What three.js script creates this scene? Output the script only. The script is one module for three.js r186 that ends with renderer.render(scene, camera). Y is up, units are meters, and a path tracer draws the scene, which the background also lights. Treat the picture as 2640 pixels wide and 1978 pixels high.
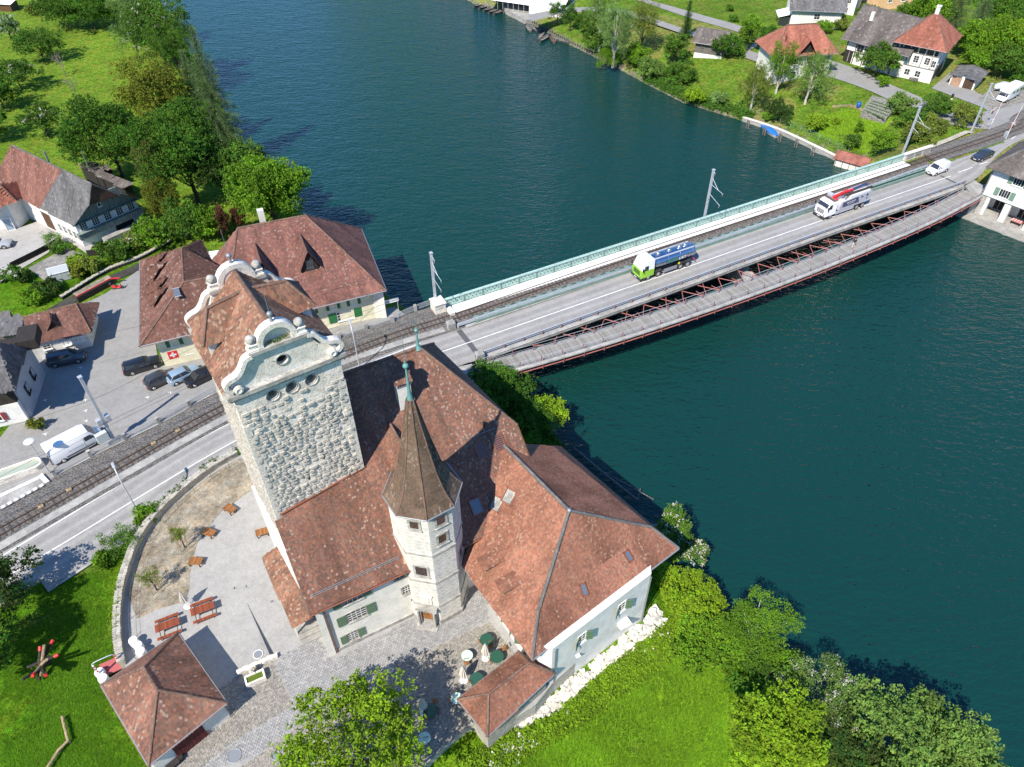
import * as THREE from 'three';
import { mergeGeometries, toCreasedNormals } from 'three/addons/utils/BufferGeometryUtils.js';
import { RoundedBoxGeometry } from 'three/addons/geometries/RoundedBoxGeometry.js';
import { MarchingCubes } from 'three/addons/objects/MarchingCubes.js';

// ---------------------------------------------------------------- camera, sky, sun, exposure
const scene = new THREE.Scene();
const camera = new THREE.PerspectiveCamera(54.27, 1024 / 767, 0.5, 9000);
camera.position.set(0, 65, 0);
camera.rotation.set(-43.47 * Math.PI / 180, 0, -0.3 * Math.PI / 180, 'YXZ');
const renderer = new THREE.WebGLRenderer({ antialias: true });
renderer.toneMapping = THREE.LinearToneMapping;
renderer.toneMappingExposure = 1.5;
renderer.shadowMap.enabled = true;

const SUN = new THREE.Vector3(-0.351, 0.749, 0.562).normalize();
{ // clear blue sky: pale toward the horizon, deepening upward, the same all round
  const w = 64, h = 64, d = new Float32Array(w * h * 4);
  for (let j = 0; j < h; j++) { const e = Math.max(0, ((j + 0.5) / h - 0.5) * Math.PI), k = Math.pow(Math.sin(e), 0.55), c = [0.22 + (0.045 - 0.22) * k, 0.46 + (0.145 - 0.46) * k, 0.82 + (0.42 - 0.82) * k]; for (let i = 0; i < w; i++) d.set([...c, 1], (j * w + i) * 4); }
  const t = new THREE.DataTexture(d, w, h, THREE.RGBAFormat, THREE.FloatType); t.mapping = THREE.EquirectangularReflectionMapping; t.magFilter = t.minFilter = THREE.LinearFilter; t.needsUpdate = true; scene.background = t; scene.environment = t;
}
const sun = new THREE.DirectionalLight(new THREE.Color(1, 0.925, 0.81), 5.0);
sun.name = 'sun';
sun.position.copy(SUN).multiplyScalar(300).add(new THREE.Vector3(0, 0, -100));
sun.target.position.set(0, 0, -100);
sun.castShadow = true;
sun.shadow.mapSize.set(4096, 4096);
Object.assign(sun.shadow.camera, { left: -190, right: 190, top: 190, bottom: -190, near: 10, far: 800 });
scene.add(sun, sun.target);

// ---------------------------------------------------------------- helpers
let seed = 12345;
const rnd = () => { seed = (seed + 0x6D2B79F5) | 0; let t = Math.imul(seed ^ (seed >>> 15), 1 | seed); t = (t + Math.imul(t ^ (t >>> 7), 61 | t)) ^ t; return ((t ^ (t >>> 14)) >>> 0) / 4294967296; };
const reseed = s => { seed = s * 7919 + 17; };
const rr = (a, b) => a + (b - a) * rnd();
const pick = a => a[Math.floor(rnd() * a.length)];
const V = (x, y, z) => new THREE.Vector3(x, y, z);
const v3 = p => Array.isArray(p) ? V(p[0], p[1], p[2]) : p;
const R = d => d * Math.PI / 180;
const clamp = (v, a, b) => Math.max(a, Math.min(b, v));
const sstep = (a, b, v) => { const t = clamp((v - a) / (b - a), 0, 1); return t * t * (3 - 2 * t); };
const mix = (a, b, t) => a + (b - a) * t;
const lin = (r, g, b) => new THREE.Color().setRGB(r, g, b);

// smooth value noise in the plane (not periodic), for large-scale variation
const hash2 = (x, y) => { let h = Math.imul(x | 0, 374761393) + Math.imul(y | 0, 668265263); h = Math.imul(h ^ (h >>> 13), 1274126177); return ((h ^ (h >>> 16)) >>> 0) / 4294967296; };
function vnoise(x, y) { const xi = Math.floor(x), yi = Math.floor(y), fx = x - xi, fy = y - yi, u = fx * fx * (3 - 2 * fx), v = fy * fy * (3 - 2 * fy); return mix(mix(hash2(xi, yi), hash2(xi + 1, yi), u), mix(hash2(xi, yi + 1), hash2(xi + 1, yi + 1), u), v); }
const fbm = (x, y, o = 4) => { let s = 0, a = 0.5, n = 0; for (let i = 0; i < o; i++) { s += a * vnoise(x + i * 17.3, y - i * 9.1); n += a; a *= 0.5; x *= 2; y *= 2; } return s / n; };

// names
const taken = new Map();
function numbered(name) { const n = taken.get(name) || 0; taken.set(name, n + 1); return n ? name + '_' + String(n).padStart(3, '0') : name; }
function tag(o, label, category, group, kind) { if (label) o.userData.label = label; if (category) o.userData.category = category; if (group) o.userData.group = group; if (kind) o.userData.kind = kind; return o; }
function thing(name, label, category, pos = [0, 0, 0], turn = 0, group) {
  const o = new THREE.Group(); o.name = numbered(name); o.position.set(...pos); o.rotation.y = turn; scene.add(o);
  return tag(o, label, category, group);
}
// geometry: everything non-indexed with position, normal and uv in metres
function boxUV(g) {
  if (g.index) g = g.toNonIndexed();
  if (!g.attributes.normal) g.computeVertexNormals();
  const p = g.attributes.position, n = g.attributes.normal, uv = new Float32Array(p.count * 2);
  for (let i = 0; i < p.count; i += 3) {
    let ax = 0, ay = 0, az = 0;
    for (let k = 0; k < 3; k++) { ax += Math.abs(n.getX(i + k)); ay += Math.abs(n.getY(i + k)); az += Math.abs(n.getZ(i + k)); }
    for (let k = 0; k < 3; k++) { const j = i + k, x = p.getX(j), y = p.getY(j), z = p.getZ(j); let u, v; if (ay >= ax && ay >= az) { u = x; v = z; } else if (ax > az) { u = z; v = y; } else { u = x; v = y; } uv[j * 2] = u; uv[j * 2 + 1] = v; }
  }
  g.setAttribute('uv', new THREE.BufferAttribute(uv, 2));
  for (const k of Object.keys(g.attributes)) if (!['position', 'normal', 'uv', 'color'].includes(k)) g.deleteAttribute(k);
  return g;
}
const merge = list => list.length === 1 ? list[0] : mergeGeometries(list);
function mesh(name, geos, mat, parent, keepUV) {
  const list = (Array.isArray(geos) ? geos : [geos]).map(g => keepUV ? (g.index ? g.toNonIndexed() : g) : boxUV(g));
  const m = new THREE.Mesh(merge(list), mat); m.castShadow = m.receiveShadow = true;
  m.name = parent ? name : numbered(name); (parent || scene).add(m); return m;
}
const ONE = new Map();                                   // shared unit geometries for alike pieces
function place(name, key, make, mat, parent, pos, rot = [0, 0, 0], scl = [1, 1, 1]) {
  if (!ONE.has(key)) ONE.set(key, boxUV(make()));
  const m = new THREE.Mesh(ONE.get(key), mat); m.castShadow = m.receiveShadow = true; m.name = name;
  m.position.set(...pos); m.rotation.set(...rot); m.scale.set(...scl); parent.add(m); return m;
}
function box(w, h, d, x = 0, y = 0, z = 0, ry = 0, rx = 0, rz = 0) { const g = new THREE.BoxGeometry(w, h, d); if (rx || ry || rz) g.applyMatrix4(new THREE.Matrix4().makeRotationFromEuler(new THREE.Euler(rx, ry, rz, 'YXZ'))); g.translate(x, y, z); return g; }
function rbox(w, h, d, r, x = 0, y = 0, z = 0, ry = 0, seg = 2) { const g = new RoundedBoxGeometry(w, h, d, seg, r); if (ry) g.rotateY(ry); g.translate(x, y, z); return g; }
const bx = (x0, x1, y0, y1, z0, z1) => box(x1 - x0, y1 - y0, z1 - z0, (x0 + x1) / 2, (y0 + y1) / 2, (z0 + z1) / 2);
function cyl(a, b, r0, r1 = r0, n = 8, open = false) {
  a = v3(a); b = v3(b); const d = b.clone().sub(a), g = new THREE.CylinderGeometry(r1, r0, d.length(), n, 1, open);
  g.applyQuaternion(new THREE.Quaternion().setFromUnitVectors(V(0, 1, 0), d.normalize())); g.translate((a.x + b.x) / 2, (a.y + b.y) / 2, (a.z + b.z) / 2); return g;
}
function bar(a, b, w, h, up = V(0, 1, 0)) {             // rectangular bar from a to b
  a = v3(a); b = v3(b); const d = b.clone().sub(a), L = d.length(); d.normalize();
  let s = V(0, 0, 0).crossVectors(up, d); if (s.lengthSq() < 1e-6) s = V(1, 0, 0); s.normalize(); const u = V(0, 0, 0).crossVectors(d, s);
  const g = new THREE.BoxGeometry(w, h, L); g.applyMatrix4(new THREE.Matrix4().makeBasis(s, u, d)); g.translate((a.x + b.x) / 2, (a.y + b.y) / 2, (a.z + b.z) / 2); return g;
}
const tube = (pts, r, seg = 24, n = 6, closed = false) => new THREE.TubeGeometry(new THREE.CatmullRomCurve3(pts.map(v3), closed, 'centripetal'), seg, r, n, closed);
const sph = (r, x, y, z, n = 12) => { const g = new THREE.SphereGeometry(r, n, Math.ceil(n * 0.7)); g.translate(x, y, z); return g; };
const lathe = (pts, n = 16) => new THREE.LatheGeometry(pts.map(p => new THREE.Vector2(p[0], p[1])), n);
function shapeOf(p) { const s = new THREE.Shape(); p.forEach(([x, y], i) => i ? s.lineTo(x, y) : s.moveTo(x, y)); return s; }
function prism(poly, y0, y1) {                            // upright prism over a plan polygon [[x, z] ...]
  const g = new THREE.ExtrudeGeometry(shapeOf(poly.map(([x, z]) => [x, -z])), { depth: y1 - y0, bevelEnabled: false }); g.rotateX(-Math.PI / 2); g.translate(0, y0, 0); return g;
}
function sheet(poly, y) { const g = new THREE.ShapeGeometry(shapeOf(poly.map(([x, z]) => [x, -z]))); g.rotateX(-Math.PI / 2); g.translate(0, y, 0); return g; }
function poly3(pts) {                                     // a (nearly) flat polygon in space
  pts = pts.map(v3); const n = newell(pts), e = pts[1].clone().sub(pts[0]).normalize(), f = V(0, 0, 0).crossVectors(n, e);
  const tri = THREE.ShapeUtils.triangulateShape(pts.map(p => new THREE.Vector2(p.dot(e), p.dot(f))), []), a = [];
  for (const t of tri) for (const i of t) a.push(pts[i].x, pts[i].y, pts[i].z);
  const g = new THREE.BufferGeometry(); g.setAttribute('position', new THREE.Float32BufferAttribute(a, 3)); g.computeVertexNormals(); return g;
}
function newell(pts) { const n = V(0, 0, 0); pts.forEach((p, i) => { const q = pts[(i + 1) % pts.length]; n.x += (p.y - q.y) * (p.z + q.z); n.y += (p.z - q.z) * (p.x + q.x); n.z += (p.x - q.x) * (p.y + q.y); }); return n.normalize(); }
function inPoly(p, x, y) { let c = false; for (let i = 0, j = p.length - 1; i < p.length; j = i++) { const a = p[i], b = p[j]; if ((a[1] > y) !== (b[1] > y) && x < (b[0] - a[0]) * (y - a[1]) / (b[1] - a[1]) + a[0]) c = !c; } return c; }
function strip(A, B, y) {                                 // ribbon between two plan polylines of equal count
  const a = [], h = typeof y === 'function' ? y : () => y;
  for (let i = 0; i + 1 < A.length; i++) { const q = [A[i], B[i], B[i + 1], A[i], B[i + 1], A[i + 1]]; for (const p of q) a.push(p[0], h(p[0], p[1]), p[1]); }
  const g = new THREE.BufferGeometry(); g.setAttribute('position', new THREE.Float32BufferAttribute(a, 3)); g.computeVertexNormals();
  if (g.attributes.normal.getY(0) < 0) { for (let i = 0; i < a.length; i += 9) for (let k = 0; k < 3; k++) { const t = a[i + 3 + k]; a[i + 3 + k] = a[i + 6 + k]; a[i + 6 + k] = t; } g.setAttribute('position', new THREE.Float32BufferAttribute(a, 3)); g.computeVertexNormals(); }
  return g;
}
function smooth(pts, n) { const c = new THREE.CatmullRomCurve3(pts.map(p => V(p[0], 0, p[1])), false, 'centripetal'); return c.getSpacedPoints(n).map(p => [p.x, p.z]); }
function offset(line, d) { return line.map((p, i) => { const a = line[Math.max(0, i - 1)], b = line[Math.min(line.length - 1, i + 1)], dx = b[0] - a[0], dz = b[1] - a[1], l = Math.hypot(dx, dz); return [p[0] - dz / l * d, p[1] + dx / l * d]; }); }
const ribbon = (line, w, y) => strip(offset(line, -w / 2), offset(line, w / 2), y);
function instanced(name, geo, mat, mats, colors, parent) {
  const m = new THREE.InstancedMesh(boxUV(geo), mat, mats.length); mats.forEach((x, i) => m.setMatrixAt(i, x));
  if (colors) colors.forEach((c, i) => m.setColorAt(i, c));
  m.castShadow = m.receiveShadow = true; m.name = parent ? name : numbered(name); m.userData.kind = 'stuff'; (parent || scene).add(m); return m;
}

// ---------------------------------------------------------------- textures (all periodic)
function tnoise(N, cells, oct, sd) {
  const out = new Float32Array(N * N); let amp = 0.5, tot = 0;
  for (let o = 0; o < oct; o++) {
    const c = cells << o; if (c > N) break; const lat = new Float32Array(c * c); for (let i = 0; i < c * c; i++) lat[i] = hash2(i + o * 7777 + sd * 131, sd * 977 + o);
    for (let j = 0; j < N; j++) { const y = j * c / N, yi = y | 0, fy = y - yi, v = fy * fy * (3 - 2 * fy), r0 = yi * c, r1 = ((yi + 1) % c) * c;
      for (let i = 0; i < N; i++) { const x = i * c / N, xi = x | 0, fx = x - xi, u = fx * fx * (3 - 2 * fx), x1 = (xi + 1) % c; out[j * N + i] += amp * ((lat[r0 + xi] * (1 - u) + lat[r0 + x1] * u) * (1 - v) + (lat[r1 + xi] * (1 - u) + lat[r1 + x1] * u) * v); } }
    tot += amp; amp *= 0.62;
  }
  let lo = 1e9, hi = -1e9; for (const v of out) { if (v < lo) lo = v; if (v > hi) hi = v; } for (let i = 0; i < out.length; i++) out[i] = (out[i] - lo) / (hi - lo);
  return out;
}
function dataTex(N, fill, metres, srgb = true) {
  const d = new Uint8Array(N * N * 4), c = [0, 0, 0];
  for (let i = 0; i < N * N; i++) { fill(i, c, i % N, (i / N) | 0); d[i * 4] = clamp(c[0], 0, 1) * 255; d[i * 4 + 1] = clamp(c[1], 0, 1) * 255; d[i * 4 + 2] = clamp(c[2], 0, 1) * 255; d[i * 4 + 3] = 255; }
  const t = new THREE.DataTexture(d, N, N, THREE.RGBAFormat); t.wrapS = t.wrapT = THREE.RepeatWrapping; t.magFilter = THREE.LinearFilter; t.minFilter = THREE.LinearMipmapLinearFilter; t.generateMipmaps = true;
  t.repeat.set(1 / metres, 1 / metres); if (srgb) t.colorSpace = THREE.SRGBColorSpace; t.needsUpdate = true; return t;
}
const N1 = tnoise(512, 4, 7, 1), N2 = tnoise(512, 16, 5, 2), N3 = tnoise(512, 64, 3, 3), N4 = tnoise(512, 8, 6, 4), N5 = tnoise(512, 32, 4, 5);
// speckle maps: mean near mid-tone, multiplied by the material's colour
const speck = (metres, fine, coarse, tint = [0, 0, 0]) => dataTex(512, (i, c) => { const f = 1 - fine + fine * N3[i] * 1.2 + (N2[i] - 0.5) * fine, k = 1 - coarse + coarse * N1[i] * 1.3, v = f * k; c[0] = v * (1 + tint[0] * (N4[i] - 0.5)); c[1] = v * (1 + tint[1] * (N4[i] - 0.5)); c[2] = v * (1 + tint[2] * (N4[i] - 0.5)); }, metres);
const bumpT = (metres, w) => dataTex(512, (i, c) => { c[0] = c[1] = c[2] = w[0] * N1[i] + w[1] * N2[i] + w[2] * N3[i]; }, metres, false);
const T = {
  asphalt: speck(7, 0.1, 0.06), plaster: speck(5, 0.07, 0.1, [0.05, 0.04, 0]), grass: speck(8, 0.45, 0.08, [0.3, 0, 0.2]), soil: speck(5, 0.3, 0.3, [0.1, 0, -0.1]),
  ballast: speck(2.2, 0.75, 0.1, [0.1, 0.04, 0]), stone: speck(4, 0.25, 0.3, [0.1, 0.06, 0]), metal: speck(3, 0.1, 0.12), concrete: speck(5, 0.14, 0.22, [0.05, 0.03, 0]),
  bGround: bumpT(5, [0.3, 0.4, 0.6]), bStone: bumpT(2.5, [0.4, 0.6, 0.4]), bGravel: bumpT(1.6, [0, 0.3, 1]),
};
T.wood = dataTex(512, (i, c, x, y) => { const v = 0.72 + 0.35 * (N2[(y * 512 + ((x * 1) & 511))] - 0.5) + 0.45 * (N5[(((y >> 4) * 512) + x) & 262143] - 0.5); c[0] = v; c[1] = v; c[2] = v; }, 2);
// tower ashlar / travertine: pits and stains that belong to the stone
T.tuff = dataTex(512, (i, c) => { const pit = N5[i] > 0.72 && N3[i] > 0.45 ? 0.55 : 1, st = 0.84 + 0.26 * N1[i], g = st * (0.9 + 0.2 * N3[i]) * pit; c[0] = g; c[1] = g * (0.985 + 0.02 * N4[i]); c[2] = g * (0.95 + 0.06 * N4[i]); }, 3.2);
T.water = dataTex(1024, (i, c, x, y) => { const s = 512, a = N5[((y * 2) % s) * s + x % s], b = N2[((y * 3) % s) * s + (x + y) % s], d = N4[((y * 2) % s) * s + (x + 90) % s]; c[0] = c[1] = c[2] = 0.3 * a + 0.35 * b + 0.5 * d; }, 46, false);

// ---------------------------------------------------------------- materials
const std = (color, o = {}) => new (o.specularIntensity !== undefined ? THREE.MeshPhysicalMaterial : THREE.MeshStandardMaterial)({ color: Array.isArray(color) ? lin(...color) : color, roughness: 0.85, metalness: 0, side: THREE.DoubleSide, ...o });
const M = {
  asphalt: std([0.29, 0.285, 0.275], { map: T.asphalt, bumpMap: T.bGround, bumpScale: 0.01, roughness: 0.9 }),
  road: std([0.33, 0.322, 0.31], { map: T.asphalt, bumpMap: T.bGround, bumpScale: 0.008, roughness: 0.88, vertexColors: true }),
  yard: std([0.36, 0.355, 0.345], { map: T.asphalt, bumpMap: T.bGround, bumpScale: 0.01, roughness: 0.95 }),
  paint: std([0.82, 0.82, 0.8], { roughness: 0.7, map: T.metal }),
  concrete: std([0.42, 0.41, 0.385], { map: T.concrete, bumpMap: T.bGround, bumpScale: 0.01 }),
  ballast: std([0.36, 0.34, 0.32], { map: T.ballast, bumpMap: T.bGravel, bumpScale: 0.07, roughness: 1 }),
  soil: std([0.42, 0.36, 0.27], { map: T.soil, bumpMap: T.bGround, bumpScale: 0.03, roughness: 1 }),
  gravel: std([0.5, 0.48, 0.43], { map: T.ballast, bumpMap: T.bGravel, bumpScale: 0.03, roughness: 1 }),
  grass: std([1, 1, 1], { map: T.grass, bumpMap: T.bGround, bumpScale: 0.12, roughness: 1, specularIntensity: 0.15, vertexColors: true }),
  rubble: std([0.46, 0.43, 0.37], { map: T.tuff, bumpMap: T.bStone, bumpScale: 0.06, roughness: 0.95 }),
  tuff: std([0.83, 0.765, 0.695], { map: T.tuff, bumpMap: T.bStone, bumpScale: 0.045, roughness: 0.95 }),
  tuffLight: std([0.8, 0.755, 0.69], { map: T.tuff, bumpMap: T.bStone, bumpScale: 0.03, roughness: 0.95 }),
  plaster: std([0.82, 0.795, 0.71], { map: T.plaster, bumpMap: T.bGround, bumpScale: 0.01 }),
  white: std([0.84, 0.825, 0.785], { map: T.plaster }),
  cream: std([0.8, 0.75, 0.54], { map: T.plaster }),
  glass: new THREE.MeshPhysicalMaterial({ color: lin(0.03, 0.036, 0.045), roughness: 0.04, metalness: 0, clearcoat: 0.6, side: THREE.DoubleSide }),
  skylight: new THREE.MeshPhysicalMaterial({ color: lin(0.12, 0.14, 0.18), roughness: 0.05, clearcoat: 1, side: THREE.DoubleSide }),
  dark: std([0.1, 0.085, 0.07], { map: T.wood }),  // stands for shade in openings that are not cut; also on a crane jib
  frame: std([0.78, 0.77, 0.74], { roughness: 0.6 }),
  stoneTrim: std([0.56, 0.54, 0.49], { map: T.stone }),
  shutter: std([0.1, 0.17, 0.1], { roughness: 0.6 }),
  shutterBright: std([0.02, 0.15, 0.045], { roughness: 0.55 }),
  galv: std([0.5, 0.53, 0.57], { roughness: 0.5, metalness: 0.35 }),
  steel: std([0.55, 0.56, 0.58], { roughness: 0.3, metalness: 0.9 }),
  rust: std([0.16, 0.085, 0.055], { roughness: 0.7, metalness: 0.3 }),
  rail: std([0.2, 0.14, 0.11], { roughness: 0.4, metalness: 0.6 }),
  zinc: std([0.28, 0.3, 0.32], { roughness: 0.5, metalness: 0.4 }),
  copper: std([0.14, 0.33, 0.31], { roughness: 0.6, map: T.metal }),
  copperBrown: std([0.26, 0.1, 0.06], { roughness: 0.5, metalness: 0.3 }),
  bridgeGreen: std([0.42, 0.6, 0.53], { roughness: 0.6, map: T.metal }),
  bridgeGreenDark: std([0.2, 0.3, 0.26], { roughness: 0.6, map: T.metal }),
  bridgeRed: std([0.38, 0.14, 0.12], { roughness: 0.6, map: T.metal }),
  plank: std([0.45, 0.43, 0.4], { map: T.wood, roughness: 0.9 }),
  woodBrown: std([0.2, 0.1, 0.045], { map: T.wood, roughness: 0.8 }),
  woodDark: std([0.05, 0.04, 0.034], { map: T.wood, roughness: 0.85 }),
  woodGrey: std([0.27, 0.25, 0.23], { map: T.wood, roughness: 0.9 }),
  woodOrange: std([0.5, 0.21, 0.06], { map: T.wood, roughness: 0.6 }),
  woodRed: std([0.42, 0.1, 0.035], { map: T.wood, roughness: 0.6 }),
  woodPale: std([0.6, 0.44, 0.25], { map: T.wood, roughness: 0.8 }),
  bark: std([0.12, 0.095, 0.07], { map: T.soil, bumpMap: T.bStone, bumpScale: 0.05 }),
  birch: std([0.55, 0.53, 0.5], { map: T.tuff }),
  tyre: std([0.02, 0.02, 0.021], { roughness: 0.9 }),
  black: std([0.02, 0.02, 0.022], { roughness: 0.6 }),
  plastic: std([0.04, 0.04, 0.043], { roughness: 0.55 }),
  whitePaint: new THREE.MeshPhysicalMaterial({ color: lin(0.82, 0.83, 0.85), roughness: 0.35, clearcoat: 0.7, clearcoatRoughness: 0.08, side: THREE.DoubleSide }),
  red: std([0.6, 0.03, 0.03], { roughness: 0.5 }),
  tile: std([1, 1, 1], { roughness: 0.92, specularIntensity: 0.4 }),
  ridgeTile: std([0.25, 0.15, 0.11], { map: T.stone, roughness: 0.92 }),
  ridgeGrey: std([0.2, 0.19, 0.18], { map: T.stone, roughness: 0.92 }),
  underRoof: std([0.12, 0.06, 0.04], { map: T.stone }),
  cloth: std([0.62, 0.58, 0.52], { roughness: 0.95 }),
  whiteCloth: std([0.84, 0.84, 0.84], { roughness: 0.9 }),
};
const carPaint = (r, g, b) => new THREE.MeshPhysicalMaterial({ color: lin(r, g, b), roughness: 0.35, metalness: 0.25, clearcoat: 1, clearcoatRoughness: 0.05, side: THREE.DoubleSide });

// ---------------------------------------------------------------- roofs: sheets with real tiles laid in courses
function tileGeo(w, len, th) {                            // beaver-tail: rounded lower edge; x across, z down the slope, y out
  const o = [[-w / 2, 0], [-w / 2, len * 0.72], [-w * 0.3, len * 0.92], [0, len], [w * 0.3, len * 0.92], [w / 2, len * 0.72], [w / 2, 0]], a = [];
  const y = z => th * (0.25 + 0.75 * z / len);
  for (let i = 1; i + 1 < o.length; i++) { const t = [o[0], o[i], o[i + 1]]; for (const [x, z] of t) a.push(x, y(z), z); }
  for (let i = 1; i + 2 < o.length; i++) { const p = o[i], q = o[i + 1]; a.push(p[0], y(p[1]), p[1], p[0], y(p[1]) - th, p[1], q[0], y(q[1]), q[1], q[0], y(q[1]), q[1], p[0], y(p[1]) - th, p[1], q[0], y(q[1]) - th, q[1]); }
  const g = new THREE.BufferGeometry(); g.setAttribute('position', new THREE.Float32BufferAttribute(a, 3)); g.computeVertexNormals(); return g;
}
const PAL = {                                             // fired clay, aged; last number = share of pale lichened tiles
  castle: [[[0.23, 0.1, 0.068], [0.19, 0.088, 0.064], [0.15, 0.092, 0.074], [0.28, 0.13, 0.085], [0.115, 0.078, 0.064], [0.2, 0.125, 0.09]], 0.08, [0.35, 0.26, 0.205]],
  tower: [[[0.25, 0.11, 0.07], [0.29, 0.14, 0.09], [0.18, 0.1, 0.075], [0.22, 0.14, 0.085], [0.13, 0.08, 0.065]], 0.16, [0.36, 0.27, 0.2]],
  wing: [[[0.26, 0.11, 0.068], [0.22, 0.092, 0.06], [0.3, 0.135, 0.085], [0.17, 0.085, 0.062], [0.24, 0.13, 0.09]], 0.09, [0.36, 0.23, 0.165]],
  brown: [[[0.16, 0.078, 0.06], [0.12, 0.063, 0.05], [0.19, 0.09, 0.065], [0.1, 0.06, 0.05]], 0.12, [0.3, 0.24, 0.2]],
  spire: [[[0.11, 0.078, 0.058], [0.14, 0.1, 0.075], [0.1, 0.08, 0.05], [0.15, 0.088, 0.062]], 0.14, [0.26, 0.22, 0.18]],
  pub: [[[0.2, 0.09, 0.07], [0.165, 0.08, 0.065], [0.24, 0.11, 0.085], [0.13, 0.075, 0.064]], 0.06, [0.29, 0.2, 0.165]],
  grey: [[[0.12, 0.105, 0.1], [0.15, 0.13, 0.12], [0.1, 0.09, 0.088]], 0.04, [0.25, 0.23, 0.22]],
  slate: [[[0.13, 0.13, 0.135], [0.16, 0.155, 0.155], [0.1, 0.1, 0.105]], 0.03, [0.22, 0.22, 0.22]],
  orange: [[[0.29, 0.11, 0.075], [0.25, 0.095, 0.068], [0.32, 0.13, 0.09]], 0.03, [0.34, 0.2, 0.15]],
};
function tiled(parent, faces, pal, o = {}) {
  const { w = 0.18, c = 0.15, name = 'roof', ridge = M.ridgeTile, hips = [], base = M.underRoof, th = 0.03, noTile = [] } = o;
  const [cols, pale, paleC] = PAL[pal], mats = [], tint = [], sheets = [];
  const roof = new THREE.Mesh(new THREE.BufferGeometry(), base); roof.name = name; roof.castShadow = roof.receiveShadow = true; parent.add(roof);
  const X = new THREE.Matrix4(), lo = new THREE.Color(), mean = lin(0, 0, 0); cols.forEach(c => mean.add(lin(...c))); mean.multiplyScalar(1 / cols.length);
  faces.forEach((f, fi) => {
    const pts = f.map(v3); let n = newell(pts); if (n.y < 0) n = n.negate();
    const down = V(0, -1, 0).addScaledVector(n, n.y).normalize(), across = V(0, 0, 0).crossVectors(n, down).normalize(), O = pts[0];
    const q = pts.map(p => { const d = p.clone().sub(O); return [d.dot(across), d.dot(down)]; });
    let a0 = 1e9, a1 = -1e9, d0 = 1e9, d1 = -1e9; for (const [a, d] of q) { a0 = Math.min(a0, a); a1 = Math.max(a1, a); d0 = Math.min(d0, d); d1 = Math.max(d1, d); }
    const tri = THREE.ShapeUtils.triangulateShape(q.map(v => new THREE.Vector2(v[0], v[1])), []), hgt = pts.map(p => p.clone().sub(O).dot(n));
    { const v = []; for (const t of tri) for (const i of t) v.push(pts[i].x, pts[i].y, pts[i].z); const g = new THREE.BufferGeometry(); g.setAttribute('position', new THREE.Float32BufferAttribute(v, 3)); g.computeVertexNormals(); sheets.push(boxUV(g)); }
    if (noTile.includes(fi)) return;
    const lift = (a, d) => { for (const [i, j, k] of tri) { const [A, B, C] = [q[i], q[j], q[k]], D = (B[1] - C[1]) * (A[0] - C[0]) + (C[0] - B[0]) * (A[1] - C[1]), u = ((B[1] - C[1]) * (a - C[0]) + (C[0] - B[0]) * (d - C[1])) / D, v = ((C[1] - A[1]) * (a - C[0]) + (A[0] - C[0]) * (d - C[1])) / D; if (u > -0.01 && v > -0.01 && u + v < 1.01) return u * hgt[i] + v * hgt[j] + (1 - u - v) * hgt[k]; } return 0; };
    let row = 0;
    for (let d = d1 - c * 0.5; d > d0; d -= c, row++) for (let a = a0 + (row % 2 ? w * 0.5 : 0); a <= a1; a += w) {
      if (!inPoly(q, a, d)) continue;
      const p = O.clone().addScaledVector(across, a + rr(-0.01, 0.01)).addScaledVector(down, d - c * 0.9 + rr(-0.012, 0.012)).addScaledVector(n, lift(a, d) + 0.015 + rr(0, 0.012));
      X.makeBasis(across, n, down); X.setPosition(p); mats.push(X.clone());
      const col = pick(cols), nz = 0.5 * fbm(p.x * 0.5 + fi * 31, p.z * 0.5 + p.y * 0.5, 3) + 0.5 * fbm(a * 1.1 + fi * 7, d * 0.22, 3), k = (0.35 + 1.3 * nz) * rr(0.86, 1.15);
      const pl = rnd() < pale * sstep(0.3, 0.7, fbm(p.x * 0.8 + 50, p.z * 0.8 + p.y, 2));
      lo.setRGB(...(pl ? paleC : col)); lo.lerp(mean, 0.35); lo.multiplyScalar(pl ? 1 : k); tint.push(lo.clone());
    }
  });
  roof.geometry = merge(sheets);
  const key = 'tile' + w; if (!ONE.has(key)) ONE.set(key, tileGeo(w * 0.97, c * 1.95, th));
  instanced('tile', ONE.get(key).clone(), M.tile, mats, tint, roof);
  hips.forEach(h => ridgeTiles(roof, h[0], h[1], ridge, h[2] || 0.13));
  return roof;
}
function ridgeTiles(roof, a, b, mat, r = 0.13) {          // half-round tiles lapped along a ridge or hip, each a piece
  a = v3(a); b = v3(b); const L = a.distanceTo(b), n = Math.max(1, Math.round(L / 0.42)), d = b.clone().sub(a).normalize(), q = new THREE.Quaternion().setFromUnitVectors(V(0, 1, 0), d), list = [];
  for (let i = 0; i < n; i++) { const g = new THREE.CylinderGeometry(r * 1.08, r * 0.92, L / n * 1.08, 7); g.applyQuaternion(q); const p = a.clone().lerp(b, (i + 0.5) / n); g.translate(p.x, p.y + 0.01 + rr(-0.008, 0.008), p.z); list.push(g); }
  return mesh('ridge_tile_row', list, mat, roof);
}
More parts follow.
